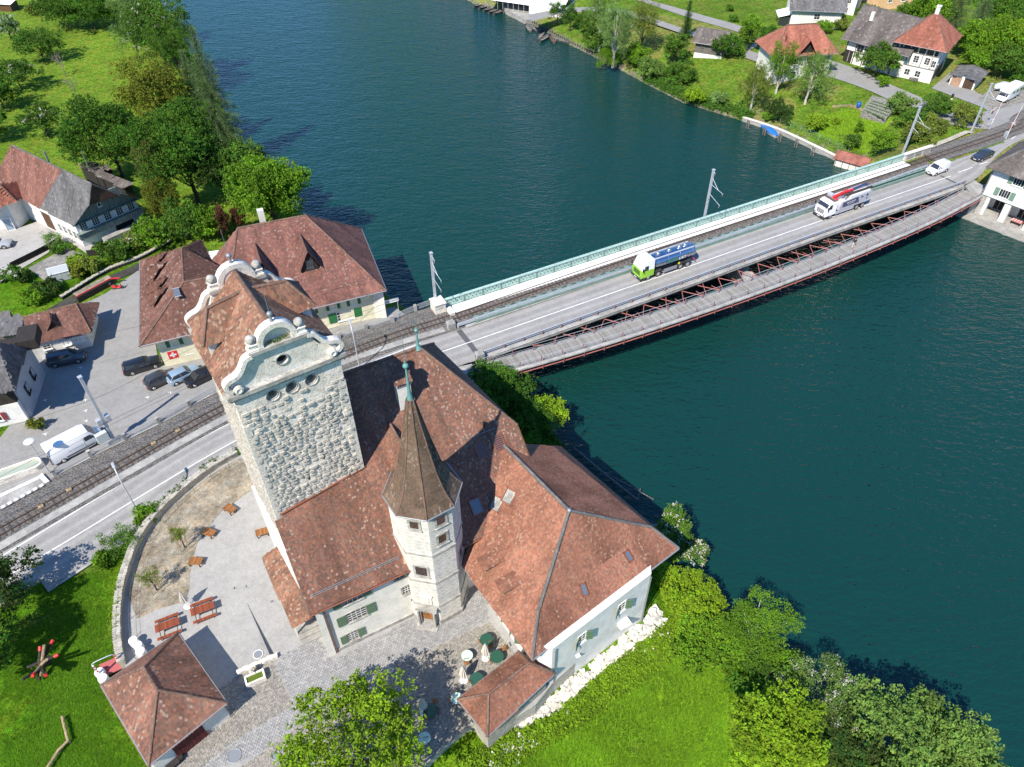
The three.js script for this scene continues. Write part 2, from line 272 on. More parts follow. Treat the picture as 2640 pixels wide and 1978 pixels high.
// ---------------------------------------------------------------- windows and shutters (parts of a building)
// placed on a wall: p = centre on the wall face, turn = direction the wall faces (rotation about y of +z)
function windowPart(parent, p, turn, w, h, o = {}) {
  const { trim = M.frame, cols = 2, rows = 2, shutters = null, tw = 0.1, glass = M.glass, bars = M.frame, sill = true, shutW, open = 0, name = 'window' } = o;
  const g = new THREE.Group(); g.name = name; g.position.set(...p); g.rotation.y = turn; parent.add(g);
  mesh('frame', [bx(-w / 2 - tw, w / 2 + tw, h / 2, h / 2 + tw, -0.1, 0.05), bx(-w / 2 - tw, w / 2 + tw, -h / 2 - tw, -h / 2, -0.1, 0.05), bx(-w / 2 - tw, -w / 2, -h / 2, h / 2, -0.1, 0.05), bx(w / 2, w / 2 + tw, -h / 2, h / 2, -0.1, 0.05)], trim, g);
  mesh('pane', [bx(-w / 2, w / 2, -h / 2, h / 2, -0.05, 0.008)], glass, g);
  const b = []; for (let i = 1; i < cols; i++) { const x = -w / 2 + w * i / cols; b.push(bx(x - 0.025, x + 0.025, -h / 2, h / 2, 0.01, 0.035)); }
  for (let j = 1; j < rows; j++) { const y = -h / 2 + h * j / rows; b.push(bx(-w / 2, w / 2, y - 0.02, y + 0.02, 0.012, 0.03)); }
  if (b.length) mesh('glazing_bar', b, bars, g);
  if (sill) mesh('sill', bx(-w / 2 - tw - 0.06, w / 2 + tw + 0.06, -h / 2 - tw - 0.08, -h / 2 - tw, 0, 0.14), o.sillMat || trim, g);
  if (shutters) for (const s of [-1, 1]) {
    const sw = shutW || w / 2, sh = new THREE.Group(); sh.name = 'shutter';
    const m = mesh('shutter', shutterGeo(sw, h + tw), shutters, g); m.position.set(s * (w / 2 + tw), 0, 0.06); m.rotation.y = s > 0 ? -open : Math.PI + open; if (s < 0) m.scale.z = -1;
  }
  return g;
}
function shutterGeo(w, h) { const l = [bx(0, w, -h / 2, h / 2, 0, 0.035)]; l.push(bx(0.03, w - 0.03, h / 2 - 0.09, h / 2 - 0.02, 0.035, 0.055), bx(0.03, w - 0.03, -h / 2 + 0.02, -h / 2 + 0.09, 0.035, 0.055), bx(0.03, w - 0.03, -0.04, 0.04, 0.035, 0.055)); return l; }
// ---------------------------------------------------------------- the land: one sheet with the river cut into it
const WATER = -4.4;
const westShore = [[-560, -1500], [-230, -520], [-140, -310], [-102, -238], [-91, -213], [-77, -190], [-66, -169], [-56, -147], [-43, -126], [-34, -112], [-24, -99], [-16.5, -91], [-9, -82], [-3, -74], [2, -69], [7.1, -62.2], [9.6, -58.5], [15.2, -52.2], [18.8, -47.2], [23, -40], [27, -34.6], [31.6, -29.8], [40, -21], [70, 20], [260, 300], [900, 1200]];
const eastShore = [[1500, 1200], [420, 300], [140, -44], [106, -96], [93, -111.5], [85, -119.8], [80, -121.5], [72, -124], [66.5, -132.5], [61, -141], [55.2, -149.1], [50.7, -153.5], [38.6, -163.8], [32, -174], [26.2, -183.8], [16.5, -198.6], [4.9, -217.6], [-1.3, -226], [-10, -233], [-45, -290], [-120, -470], [-350, -1500]];
const riverPoly = [...westShore, ...eastShore];
function segDist(line, x, z) { let best = 1e9; for (let i = 0; i + 1 < line.length; i++) { const [ax, az] = line[i], [bx_, bz] = line[i + 1], dx = bx_ - ax, dz = bz - az, t = clamp(((x - ax) * dx + (z - az) * dz) / (dx * dx + dz * dz), 0, 1), d = Math.hypot(x - ax - dx * t, z - az - dz * t); if (d < best) best = d; } return best; }
const roadLine = [[-62, -34], [-50, -45], [-37, -59], [-24, -69], [-9, -76.5], [77.5, -121.5], [97, -133], [112, -143.5], [140, -163]];
const isWest = (x, z) => segDist(westShore, x, z) < segDist(eastShore, x, z);
function baseH(x, z, west, d) {
  const rd = segDist(roadLine, x, z), flat = 1 - sstep(9, 17, rd);
  if (!west) return mix(mix(-3.4, -0.1, sstep(2, 24, d)), -0.08, flat);
  const meadow = sstep(-6, 4, x) * sstep(-75, -62, z);           // castle meadow falls to the river
  const orchard = sstep(-100, -125, z);
  return mix(mix(-0.08, -1.1, Math.max(meadow, orchard * 0.6)), -0.08, meadow > 0.5 ? 0 : flat);
}
function landH(x, z) {
  const dw = segDist(westShore, x, z), de = segDist(eastShore, x, z), west = dw < de, inside = inPoly(riverPoly, x, z), d = (inside ? -1 : 1) * Math.min(dw, de);
  if (d > 60) return west ? -0.08 - 0.6 * sstep(-100, -125, z) : -0.1;
  const near = west && z > -70, bank = near ? mix(4, 11, sstep(-70, -48, z)) : west ? 6 : 1.6;
  return mix(-6.6, baseH(x, z, west, d), sstep(-3.2, bank, d));
}
{
  const axis = (lo, hi, a, b, s) => { const out = []; for (let v = a; v <= b + 1e-6; v += s) out.push(v); let st = s, v = a; const pre = []; while (v > lo) { st *= 1.45; v -= st; pre.push(v); } st = s; v = b; while (v < hi) { st *= 1.45; v += st; out.push(v); } return [...pre.reverse(), ...out]; };
  const xs = axis(-3000, 3000, -150, 150, 1.3), zs = axis(-3500, 2500, -260, 0, 1.3), nx = xs.length, nz = zs.length;
  const pos = new Float32Array(nx * nz * 3), col = new Float32Array(nx * nz * 3), idx = [];
  const meadowPath = (x, z) => 0;
  for (let j = 0; j < nz; j++) for (let i = 0; i < nx; i++) {
    const x = xs[i], z = zs[j], k = (j * nx + i) * 3, h = landH(x, z) + (Math.abs(x) < 160 ? (fbm(x * 0.4, z * 0.4, 2) - 0.5) * 0.05 : 0);
    pos[k] = x; pos[k + 1] = h; pos[k + 2] = z;
    const n = fbm(x * 0.06, z * 0.06, 4), m = fbm(x * 0.33 + 9, z * 0.33, 3), west = isWest(x, z);
    let c = [0.13, 0.28, 0.012];                                 // lawn
    if (west && z < -100) c = [0.215, 0.345, 0.032];             // mown orchard grass
    if (west && x > -8 && z > -62) c = [0.19, 0.37, 0.014];       // lush meadow below the castle
    if (!west) c = mix(0, 1, sstep(0.5, 0.62, n)) > 0.5 ? [0.3, 0.33, 0.08] : [0.2, 0.34, 0.035];
    const orch = west && z < -100, f = orch ? 0.74 + 0.4 * n + 0.2 * (m - 0.5) : 0.55 + 0.62 * n + 0.5 * (m - 0.5), dry = sstep(0.52, 0.75, m) * (orch ? 0.2 : 0.5);
    let r = mix(c[0], 0.2, dry) * f, g = mix(c[1], 0.22, dry) * f, b = mix(c[2], 0.05, dry) * f;
    if (h < -3.7) { const s = 0.55 + 0.5 * m; r = 0.3 * s; g = 0.28 * s; b = 0.22 * s; }   // gravel and mud at the waterline
    col[k] = r; col[k + 1] = g; col[k + 2] = b;
  }
  for (let j = 0; j + 1 < nz; j++) for (let i = 0; i + 1 < nx; i++) { const a = j * nx + i, b = a + 1, c = a + nx, d = c + 1; idx.push(a, c, b, b, c, d); }
  let g = new THREE.BufferGeometry(); g.setAttribute('position', new THREE.BufferAttribute(pos, 3)); g.setAttribute('color', new THREE.BufferAttribute(col, 3)); g.setIndex(idx); g.computeVertexNormals();
  const uv = new Float32Array(nx * nz * 2); for (let i = 0; i < nx * nz; i++) { uv[i * 2] = pos[i * 3]; uv[i * 2 + 1] = pos[i * 3 + 2]; } g.setAttribute('uv', new THREE.BufferAttribute(uv, 2));
  const m = new THREE.Mesh(g, M.grass); m.name = 'ground'; m.receiveShadow = m.castShadow = true; m.userData.kind = 'structure'; scene.add(m);
}
// the river: opaque green water with a rippled surface that mirrors the sky
M.water = new THREE.MeshPhysicalMaterial({ color: lin(0.004, 0.036, 0.031), roughness: 0.06, ior: 1.33, specularIntensity: 1, bumpMap: T.water, bumpScale: 0.4 });
{ const g = new THREE.PlaneGeometry(7000, 7000); g.rotateX(-Math.PI / 2); g.translate(0, WATER, -600); const m = mesh('river_water', g, M.water); tag(m, null, null, null, 'structure'); m.castShadow = false; }

// coloured vertex helper for roads: lighter wheel tracks and darker lanes are wear of the surface itself
function roadStrip(A, B, y, cross = 14) {
  const pos = [], col = [], n = A.length;
  const row = i => { const r = []; for (let k = 0; k <= cross; k++) r.push([mix(A[i][0], B[i][0], k / cross), mix(A[i][1], B[i][1], k / cross)]); return r; };
  const shade = (k, p) => { const t = k / cross, wear = [0.12, 0.37, 0.63, 0.88].reduce((s, c) => s + Math.exp(-((t - c) ** 2) / 0.0025), 0), edge = Math.exp(-((t - 0.5) ** 2) / 0.002) * 0.4; return 0.84 + 0.3 * wear + edge * 0.2 + (fbm(p[0] * 0.25, p[1] * 0.25, 3) - 0.5) * 0.1; };
  for (let i = 0; i + 1 < n; i++) { const a = row(i), b = row(i + 1); for (let k = 0; k < cross; k++) for (const [p, kk] of [[a[k], k], [a[k + 1], k + 1], [b[k + 1], k + 1], [a[k], k], [b[k + 1], k + 1], [b[k], k]]) { pos.push(p[0], y, p[1]); const s = shade(kk, p); col.push(s, s, s); } }
  const g = new THREE.BufferGeometry(); g.setAttribute('position', new THREE.Float32BufferAttribute(pos, 3)); g.setAttribute('color', new THREE.Float32BufferAttribute(col, 3)); g.computeVertexNormals();
  return g;
}
const structure = (name, geos, mat) => tag(mesh(name, geos, mat), null, null, null, 'structure');
// road edges, left bank -> bridge -> right bank
const rTop = smooth([[-66, -31], [-52.56, -44.09], [-34.28, -62.3], [-23, -70.6], [-14.44, -75.77], [-7.33, -79.39], [25.17, -97.08], [48.23, -109.91], [75.11, -124.4], [86.57, -130.53], [100.72, -140.78], [128, -158]], 90);
const rBot = smooth([[-60.5, -26], [-46.74, -40.42], [-39.78, -47.47], [-33.4, -56.18], [-17, -66.5], [-5.2, -72.8], [23.76, -88.34], [48.44, -101.84], [78.93, -118.21], [82.51, -120.82], [95.28, -133.91], [136, -154]], 90);
structure('road', roadStrip(rTop, rBot, 0.0), M.road);
// painted lines
const lineC = smooth([[-52.49, -39.36], [-49.97, -41.42], [-32.88, -58.66], [-20.5, -68.7], [-9.5, -74.6], [30.98, -96.31], [78.16, -121.56]], 60);
const lineE = smooth([[-53.74, -41.78], [-52.18, -43.33], [-33.83, -61.92], [-14.38, -75.2], [-12.26, -76.47]], 40);
structure('centre_line', ribbon(lineC, 0.15, 0.008), M.paint);
structure('edge_line', ribbon(lineE, 0.15, 0.008), M.paint);
structure('lane_dash', [[[80, -122.87], [83.46, -124.72]], [[85.14, -125.78], [87.18, -126.79]], [[95.89, -135.89], [97.48, -137.29]]].map(l => ribbon(l, 0.15, 0.008)), M.paint);
structure('expansion_joint', [ribbon([[-7.23, -79.24], [-4.49, -74.27]], 0.75, 0.006), ribbon([[76.36, -121.75], [78.22, -118.5]], 0.5, 0.006)], std([0.1, 0.1, 0.105], { map: T.asphalt }));
// kerb between the road and the track (left bank)
{ const k = smooth([[-54.29, -42.39], [-52.59, -44.16], [-34.31, -62.4], [-24, -70.9], [-14.5, -76.35], [-9.03, -78.95]], 40); structure('kerb', [strip(offset(k, -0.15), offset(k, 0.15), 0.12), strip(offset(k, 0.15), offset(k, 0.16), (x, z) => 0.12)], M.concrete);
  structure('pavement', strip(offset(k, -0.9), offset(k, -0.15), 0.1), M.concrete); }
// foot pavement at the lower road edge, by the lawn
{ const a = [[-46.74, -40.42], [-44.63, -42.73], [-42.33, -45.23], [-39.78, -47.47]]; structure('footpath', strip(a, offset(a, 1.6), 0.05), M.asphalt); structure('kerbstone', strip(offset(a, 1.6), offset(a, 1.85), 0.13), M.concrete); }
// railway: ballast bed, sleepers, rails
const track = smooth([[-70, -30], [-53.64, -46.28], [-44.85, -54.99], [-35.71, -63.93], [-25.5, -71.8], [-14.73, -78.61], [-7.47, -82.32], [8.95, -91.55], [32.61, -104.47], [65.77, -122.15], [101.43, -142.19], [102, -143.33], [125, -161]], 260);
const onLand = p => p[0] < -8 || p[0] > 77;
const bedL = track.filter(p => p[0] < -7), bedR = track.filter(p => p[0] > 76.5);
structure('track_bed', [strip(offset(bedL, -3.6), offset(bedL, 2.7), 0.06), strip(offset(bedR, -2.6), offset(bedR, 1.9), 0.06)], M.ballast);
const railway = thing('railway_track', 'single metre gauge railway track running beside the road over the bridge', 'railway track');
{
  const L = []; for (let i = 0; i + 1 < track.length; i++) L.push(Math.hypot(track[i + 1][0] - track[i][0], track[i + 1][1] - track[i][1]));
  const g = [], mats = [], cols = []; let acc = 0; const X = new THREE.Matrix4();
  const railG = s => { const a = offset(track, s - 0.035), b = offset(track, s + 0.035); return [strip(a, b, 0.24), strip(a, a.map((p, i) => [p[0], p[1]]), 0.24)]; };
  for (const s of [-0.5, 0.5]) { const c = offset(track, s); const parts = []; for (let i = 0; i + 1 < c.length; i++) parts.push(bar([c[i][0], 0.175, c[i][1]], [c[i + 1][0], 0.175, c[i + 1][1]], 0.07, 0.15)); mesh('rail', parts, M.rail, railway); }
  for (let i = 0; i + 1 < track.length; i++) { acc += L[i]; while (acc > 0.65) { acc -= 0.65; const t = 1 - acc / L[i], x = mix(track[i][0], track[i + 1][0], t), z = mix(track[i][1], track[i + 1][1], t), a = Math.atan2(-(track[i + 1][1] - track[i][1]), track[i + 1][0] - track[i][0]); X.makeRotationY(a); X.setPosition(x, 0.06, z); mats.push(X.clone()); cols.push(lin(0.2, 0.17, 0.15).multiplyScalar(rr(0.7, 1.3))); } }
  instanced('sleeper', box(0.24, 0.1, 1.9), std([1, 1, 1], { map: T.wood }), mats, cols, railway);
}
// small yellow and wooden boxes in the track
[[600, 690], [358, 835], [1330, 288], [1540, 178]].forEach(([x, y], i) => {
  const at = [[-48.71, -51.78], [-50.76, -49.51], [-41.76, -58.58], [-39.57, -60.58]][i]; const b = thing('track_box', ['first', 'second', 'third', 'fourth'][[1, 0, 2, 3][i]] + ' pale wooden box along the track from the left edge', 'box', [at[0], 0.12, at[1]], R(46), 'pale boxes between the rails');
  mesh('cover', rbox(0.55, 0.12, 0.45, 0.02, 0, 0.06, 0), M.woodPale, b); mesh('lid', box(0.5, 0.02, 0.4, 0, 0.13, 0), M.woodPale, b); });

// car park and lanes on the left bank
structure('car_park', sheet([[-55.77, -46.91], [-54.71, -48.46], [-51.53, -53.26], [-48.01, -57.33], [-38.58, -64.58], [-30.5, -71.2], [-16.6, -78.2], [-15.5, -81], [-26, -78], [-45, -70.5], [-52, -86], [-56.17, -93.98], [-58.8, -88.18], [-60.31, -86.35], [-67.92, -81.82], [-60.13, -61.71], [-60.55, -57.07]], 0.012), M.asphalt);
structure('inn_forecourt', sheet([[-47, -67], [-30, -71.8], [-13.5, -81], [-16.5, -84.5], [-30, -78.5], [-46, -72]], 0.018), M.asphalt);
structure('station_platform', prism([[-57.84, -50.72], [-53, -53.93], [-51.26, -52.93], [-55.93, -47.95]], -0.1, 0.3), M.concrete);
structure('platform_marking', [...Array(7)].map((_, i) => ribbon([[mix([-54.88, -49.3][0], [-51.81, -52.44][0], i / 6.6), mix([-54.88, -49.3][1], [-51.81, -52.44][1], i / 6.6)], [mix([-54.88, -49.3][0], [-51.81, -52.44][0], (i + 0.6) / 6.6), mix([-54.88, -49.3][1], [-51.81, -52.44][1], (i + 0.6) / 6.6)]], 0.4, 0.31)).concat([ribbon([[-56.25, -50.56], [-52.77, -53.43]], 0.45, 0.31), sheet([[-52.85, -53.6], [-52.69, -54.1], [-51.32, -52.93], [-51.69, -52.61]], 0.312)]), M.paint);
structure('farm_lane', sheet([[-78.93, -92], [-86.41, -107.65], [-80.16, -105.71], [-77.17, -108.52], [-77.87, -112.98], [-65.37, -101.92], [-65.91, -98.43], [-70.29, -101.96], [-75.05, -92.56], [-76.08, -89.08]], 0.014), std([0.4, 0.39, 0.37], { map: T.asphalt, bumpMap: T.bGround, bumpScale: 0.01 }));
structure('garden_terrace', sheet([[-73.21, -94.54], [-69.69, -99.98], [-65.65, -97.79], [-66.53, -93.68], [-68.38, -90.54]], 0.02), std([0.33, 0.32, 0.29], { map: T.stone }));
structure('yard_marking', [[520, 1122], [530, 1188], [290, 1335], [550, 1333], [552, 1402], [556, 1468], [953, 1316], [1100, 1283], [290, 1553]].flatMap((_, i) => { const p = [[-55.93, -72.07], [-54.93, -70.12], [-57.82, -66.03], [-52.86, -66.04], [-52.06, -64.19], [-51.28, -62.47], [-45.3, -66.45], [-42.77, -67.34], [-55.27, -60.35]][i]; return [box(0.5, 0.004, 0.1, p[0], 0.022, p[1], R(28)), box(0.1, 0.004, 0.45, p[0] + 0.1, 0.02, p[1] + 0.1, R(28))]; }), M.paint);

// right bank: road fork, lanes, yards, paths
structure('side_road', strip(smooth([[35.58, -223.49], [48.07, -210.92], [61.59, -194.07], [56.71, -182.44], [73.4, -176.87], [84.49, -158.91], [92.03, -147.73], [107.29, -153.92]], 40), smooth([[33.01, -223.53], [45.43, -207.78], [60.36, -188.99], [54.63, -178.75], [71.24, -166.17], [76.44, -159.7], [86.84, -142.37], [99.99, -139.32]], 40), (x, z) => Math.max(0.012, landH(x, z) + 0.06)), M.asphalt);
structure('station_road', sheet([[90.57, -160.21], [98.14, -168.77], [99.31, -157.35], [105.17, -148.19], [150, -170], [128, -158], [100.72, -140.78], [98.06, -142.23], [97.11, -150.17]], 0.018), M.asphalt);
structure('river_promenade', strip([[4.74, -209.48], [13.76, -214.74], [23.84, -215.68], [32.32, -211.71], [43.79, -198.19], [55.11, -187.26]], [[5.67, -204.26], [14.27, -210.92], [23.56, -212.39], [31.82, -207.47], [42.56, -194.83], [54.01, -183.74]], 0.016), M.asphalt);
structure('boat_quay', prism([[-1.29, -224.41], [-3.64, -235.17], [14.28, -237.36], [17.06, -225.27], [8.19, -216.98], [4.34, -215.42]], -6, -3.15), M.concrete);
// ---------------------------------------------------------------- castle courtyard (raised pad with retaining walls)
const YARD = 1.0;
const wallLine = smooth([[-30.96, -55.9], [-33.32, -53.64], [-35.71, -50.27], [-37.38, -46.8], [-37.95, -43.67], [-37.89, -41.84], [-37.61, -39.11], [-36.73, -35.82], [-35.63, -33.12], [-34.63, -31.26]], 70);
const padPoly = [...wallLine, [-31.95, -26.21], [-28.99, -22.24], [-26.2, -18.33], [-14, -20], [-7.84, -22.05], [-5.8, -24.12], [-3.91, -25.77], [0.66, -27.07], [-1.43, -25.49], [1.87, -27.54], [3.46, -29.48], [12, -36.8], [9.83, -40.1], [4.61, -48.65], [-4.4, -51.7], [-6, -60], [-12, -66], [-24, -64]];
structure('courtyard_base', prism(padPoly, -3, YARD - 0.02), M.rubble);
{ reseed(15); const c = smooth([[-2.4, -23.6], [0.6, -26.4], [3.2, -28.9], [7.6, -32.4], [12.6, -36.3], [14.2, -38.2]], 40), ms = [], X = new THREE.Matrix4(), cs = []; for (let i = 0; i < 420; i++) { const [x, z] = c[Math.floor(rnd() * 40)], d = Math.pow(rnd(), 1.6) * 2.3 * (0.4 + fbm(x * 0.5, z * 0.5, 2)), px = x + d * 0.48 + rr(-0.3, 0.3), pz = z + d * 0.88 + rr(-0.3, 0.3), q = rr(0.25, 0.8); X.compose(V(px, landH(px, pz) + 0.02, pz), new THREE.Quaternion().setFromEuler(new THREE.Euler(rr(-0.4, 0.4), rnd() * 6, rr(-0.4, 0.4))), V(q, q * 0.9, q * 1.4)); ms.push(X.clone()); cs.push(lin(0.8, 0.76, 0.68).multiplyScalar(rr(0.7, 1.05))); } tag(instanced('limestone_rubble', rockGeo(1, 0.4, 0.6, 44), std([1, 1, 1], { map: T.tuff }), ms, cs), 'broken pale limestone along the foot of the castle wing', 'rubble', null, 'stuff'); }
structure('courtyard_gravel', sheet(padPoly, YARD), M.yard);
const soilPoly = [...offset(wallLine, -0.4).slice(0, 52), [-35.18, -35.81], [-33.48, -36.77], [-31.19, -37.61], [-31.25, -39.07], [-32, -41.34], [-31.71, -40.55], [-32.09, -44.05], [-30.75, -48.09], [-28.18, -51.01], [-28.08, -51.64], [-29.68, -54.45]];
structure('planting_bed', sheet(soilPoly, YARD + 0.012), M.soil);
// the curved rubble garden wall, stone by stone
{
  const w = thing('garden_wall', 'curved rubble stone wall between the road and the castle courtyard', 'wall');
  const c = offset(wallLine, 0.1), core = [];
  for (let i = 0; i + 1 < c.length; i++) core.push(bar([c[i][0], YARD - 0.75, c[i][1]], [c[i + 1][0], YARD - 0.75, c[i + 1][1]], 0.44, 3.1));
  mesh('core', core, M.rubble, w);
  reseed(5); const st = [[0.55, 0.53, 0.48], [0.46, 0.44, 0.4], [0.38, 0.36, 0.32], [0.5, 0.47, 0.4]].map(k => std(k, { map: T.tuff, bumpMap: T.bStone, bumpScale: 0.05 }));
  for (let i = 0; i + 1 < c.length; i++) for (const o of [-0.17, 0.17]) { const a = c[i], b = c[i + 1], L = Math.hypot(b[0] - a[0], b[1] - a[1]), t = Math.atan2(-(b[1] - a[1]), b[0] - a[0]), m = place('stone', 'wallstone' + (i % 4), () => rockGeo(1, 0.16, 0.34, 20 + i % 4), pick(st), w, [(a[0] + b[0]) / 2 + Math.sin(t) * o, YARD + 0.84 + rr(-0.03, 0.03), (a[1] + b[1]) / 2 + Math.cos(t) * o], [0, t + rr(-0.06, 0.06), 0], [L * rr(0.85, 0.98), 1, 1]); }
}
function rockGeo(w, h, d, sd) {                          // rough-hewn block about 44 triangles
  const g = new THREE.BoxGeometry(w, h, d, 3, 1, 2), p = g.attributes.position;
  for (let i = 0; i < p.count; i++) { const x = p.getX(i), y = p.getY(i), z = p.getZ(i), k = n => hash2(Math.round(x * 50) + n * 13 + sd * 71, Math.round(y * 50) + Math.round(z * 50) * 7) - 0.5; p.setXYZ(i, x + k(1) * 0.07 * w, y + k(2) * 0.3 * h, z + k(3) * 0.25 * d); }
  return g.toNonIndexed();
}
function bossGeo(sd) {                                    // rusticated boss: unit block, front bulging to z = 1
  const g = new THREE.BoxGeometry(1, 1, 1, 3, 3, 1), p = g.attributes.position;
  for (let i = 0; i < p.count; i++) { let x = p.getX(i), y = p.getY(i), z = p.getZ(i) + 0.5; if (z > 0.5) { const e = Math.max(Math.abs(x), Math.abs(y)); const k = hash2(Math.round(x * 30) + sd * 31, Math.round(y * 30) + sd * 57); z = e > 0.4 ? 0.42 + 0.35 * k : 0.78 + 0.5 * k; if (e > 0.4) { x *= 0.93 + 0.05 * k; y *= 0.9 + 0.06 * k; } } p.setXYZ(i, x, y, z); }
  return g.toNonIndexed();
}
// ---------------------------------------------------------------- keep
const TOWER = { at: [-19.39, 0, -37.1], turn: R(33.6) };
{
  const t = thing('castle_tower', 'tall square castle tower of pale bossed stone with scrolled gables', 'tower', TOWER.at, TOWER.turn);
  const W = 8, D = 8.6;
  const holes = [[2.61, 27.4], [4.07, 27.4], [5.57, 27.4]];
  mesh('wall', [bx(0, W, -1, 26.2, -D, 0), bx(0.02, W - 0.02, 26.2, 28.3, -D + 0.02, -1.1)], M.tuff, t);
  const band = b => { const s = shapeOf([[0, 26.2], [W, 26.2], [W, 28.3], [0, 28.3]]); for (const [x, y] of holes) { const h = new THREE.Path(); h.absarc(x, y, 0.5, 0, Math.PI * 2, true); s.holes.push(h); } const g = new THREE.ExtrudeGeometry(s, { depth: 0.9, bevelEnabled: false, curveSegments: 18 }); g.translate(0, 0, b); return g; };
  mesh('upper_wall', [band(-0.9)], M.tuff, t);
  for (const [x, y] of holes) { const tor = []; for (let k = 0; k < 3; k++) { const g = new THREE.TorusGeometry(0.52 - k * 0.1, 0.055, 6, 20); g.translate(x, y, 0.005 - k * 0.13); tor.push(g); } mesh('round_window', tor, M.stoneTrim, t); }
  // white plastered foot on the left
  mesh('plaster_foot', [bx(-0.28, 0.0, -1, 10.5, -D + 0.3, 0.2)], M.plaster, t);
  // bossed stones
  reseed(11);
  const geos = [0, 1, 2, 3, 4, 5].map(k => boxUV(bossGeo(k + 1))), tones = [[0.76, 0.7, 0.63], [0.66, 0.615, 0.56], [0.8, 0.74, 0.665], [0.7, 0.64, 0.57]].map(c => std(c, { map: T.tuff, bumpMap: T.bStone, bumpScale: 0.05, roughness: 0.95 }));
  const list = [];
  const lay = (len, y0, y1, put) => { for (let y = y0, r = 0; y < y1; y += 0.36 + rr(-0.02, 0.04), r++) for (let x = 0.1 + (r % 2) * 0.2; x < len - 0.35;) { const w = Math.min(rr(0.28, 0.66), len - x - 0.08), plain = fbm(x * 0.45 + y0, y * 0.4 + 3, 3); if (rnd() < (plain > 0.63 ? 0.35 : 0.93)) put(x + w / 2, y + rr(-0.02, 0.02), w, rr(0.2, 0.28), rr(0.07, 0.17)); x += w + rr(0.08, 0.2); } };
  lay(W, 12.6, 26.95, (x, y, w, h, d) => { if (!holes.some(q => Math.hypot(q[0] - x, q[1] - y) < 0.95)) list.push([[x, y, 0.0], 0, [w, h, d], y + 40]); });
  lay(D, 1.6, 27.6, (x, y, w, h, d) => list.push([[0, y, -x], -Math.PI / 2, [w, h, d * 0.8], y]));
  list.sort((a, b) => b[3] - a[3]);
  const rest = [[], [], [], [], [], []];
  list.forEach(([p, ry, s], i) => {
    if (i < 300) { const m = new THREE.Mesh(pick(geos), pick(tones)); m.name = 'stone'; m.position.set(...p); m.rotation.set(0, ry, rr(-0.03, 0.03)); m.scale.set(...s); m.castShadow = m.receiveShadow = true; t.add(m); }
    else { const X = new THREE.Matrix4().compose(v3(p), new THREE.Quaternion().setFromEuler(new THREE.Euler(0, ry, 0)), v3(s)); rest[i % 6].push(X); }
  });
  rest.forEach((r, k) => instanced('stones', geos[k].clone(), tones[k % 4], r, null, t));
  for (let i = 0; i < 64; i++) { const r = i >= 42, k = r ? i - 42 : i, o = k % 2, w = r ? 0.7 : 0.75, n = r ? 0.45 : 0.5, a = o ? w : n, b = o ? n : w; place('quoin', 'quoin', () => box(1, 1, 1), M.tuffLight, t, [r ? 8.05 - a / 2 : a / 2 - 0.06, (r ? 15 : 4) + k * 0.52, 0.06 - b / 2], [0, 0, 0], [a, 0.49, b]); }
  // slit windows: flat dark strips stand for the shade inside, no slit is cut
  for (const [x, y] of [[5.0, 19.4], [3.4, 17.9]]) mesh('slit_window', [bx(x - 0.07, x + 0.07, y - 0.55, y + 0.45, -0.05, 0.012)], M.glass, t);
  mesh('slit_window', [bx(-0.012, 0.05, 17, 18.1, -4.4, -4.25)], M.glass, t);
  // cornice under the gables
  for (const s of [0, 1]) {
    const z = s ? -D : 0, n = s ? -1 : 1, gable = new THREE.Group(); gable.name = 'gable'; t.add(gable);
    const zz = (a, b) => n > 0 ? [z + a, z + b] : [z - b, z - a];
    mesh('cornice', [bx(-0.3, 8.3, 28.3, 28.55, ...zz(-0.5, 0.18)), bx(-0.42, 8.42, 28.55, 28.9, ...zz(-0.5, 0.34))], M.stoneTrim, gable);
    // gable panel with an oculus
    const prof = [[0.15, 28.9], [7.85, 28.9], [7.9, 29.6], [7.3, 29.9], [6.75, 30.3], [6.35, 30.9], [6.05, 31.6], [1.95, 31.6], [1.65, 30.9], [1.25, 30.3], [0.7, 29.9], [0.1, 29.6]];
    const sh = shapeOf(prof), oc = new THREE.Path(); oc.absarc(3.95, 30.2, 0.42, 0, Math.PI * 2, true); sh.holes.push(oc);
    const pg = new THREE.ExtrudeGeometry(sh, { depth: 0.4, bevelEnabled: false, curveSegments: 16 }); pg.translate(0, 0, z - (n > 0 ? 0.4 : 0)); mesh('panel', pg, M.tuffLight, gable);
    mesh('oculus_ring', (() => { const g = new THREE.TorusGeometry(0.45, 0.07, 6, 22); g.translate(3.95, 30.2, z + n * 0.01); return g; })(), M.stoneTrim, gable);
    // scrolled bands with volutes
    for (const m of [-1, 1]) {
      const X = x => 4 + m * (4 - x);
      const line = [[0.1, 29.25], [-0.22, 29.55], [-0.2, 29.95], [0.15, 30.2], [0.65, 30.35], [1.05, 30.7], [1.3, 31.1], [1.55, 31.45], [2.0, 31.6]];
      const c = new THREE.CatmullRomCurve3(line.map(p => V(X(p[0]), p[1], 0))).getSpacedPoints(26), band = [];
      for (let i = 0; i + 1 < c.length; i++) band.push(bar([c[i].x, c[i].y, z + n * 0.02], [c[i + 1].x, c[i + 1].y, z + n * 0.02], 0.3, 0.62, V(0, 0, 1)));
      mesh('scroll', band, M.tuffLight, gable);
      const vol = cyl([X(0.5), 29.28, z + n * -0.3], [X(0.5), 29.28, z + n * 0.36], 0.34, 0.34, 16), vi = new THREE.TorusGeometry(0.2, 0.06, 5, 16); vi.translate(X(0.5), 29.28, z + n * 0.37); mesh('volute', [vol, vi], M.tuffLight, gable);
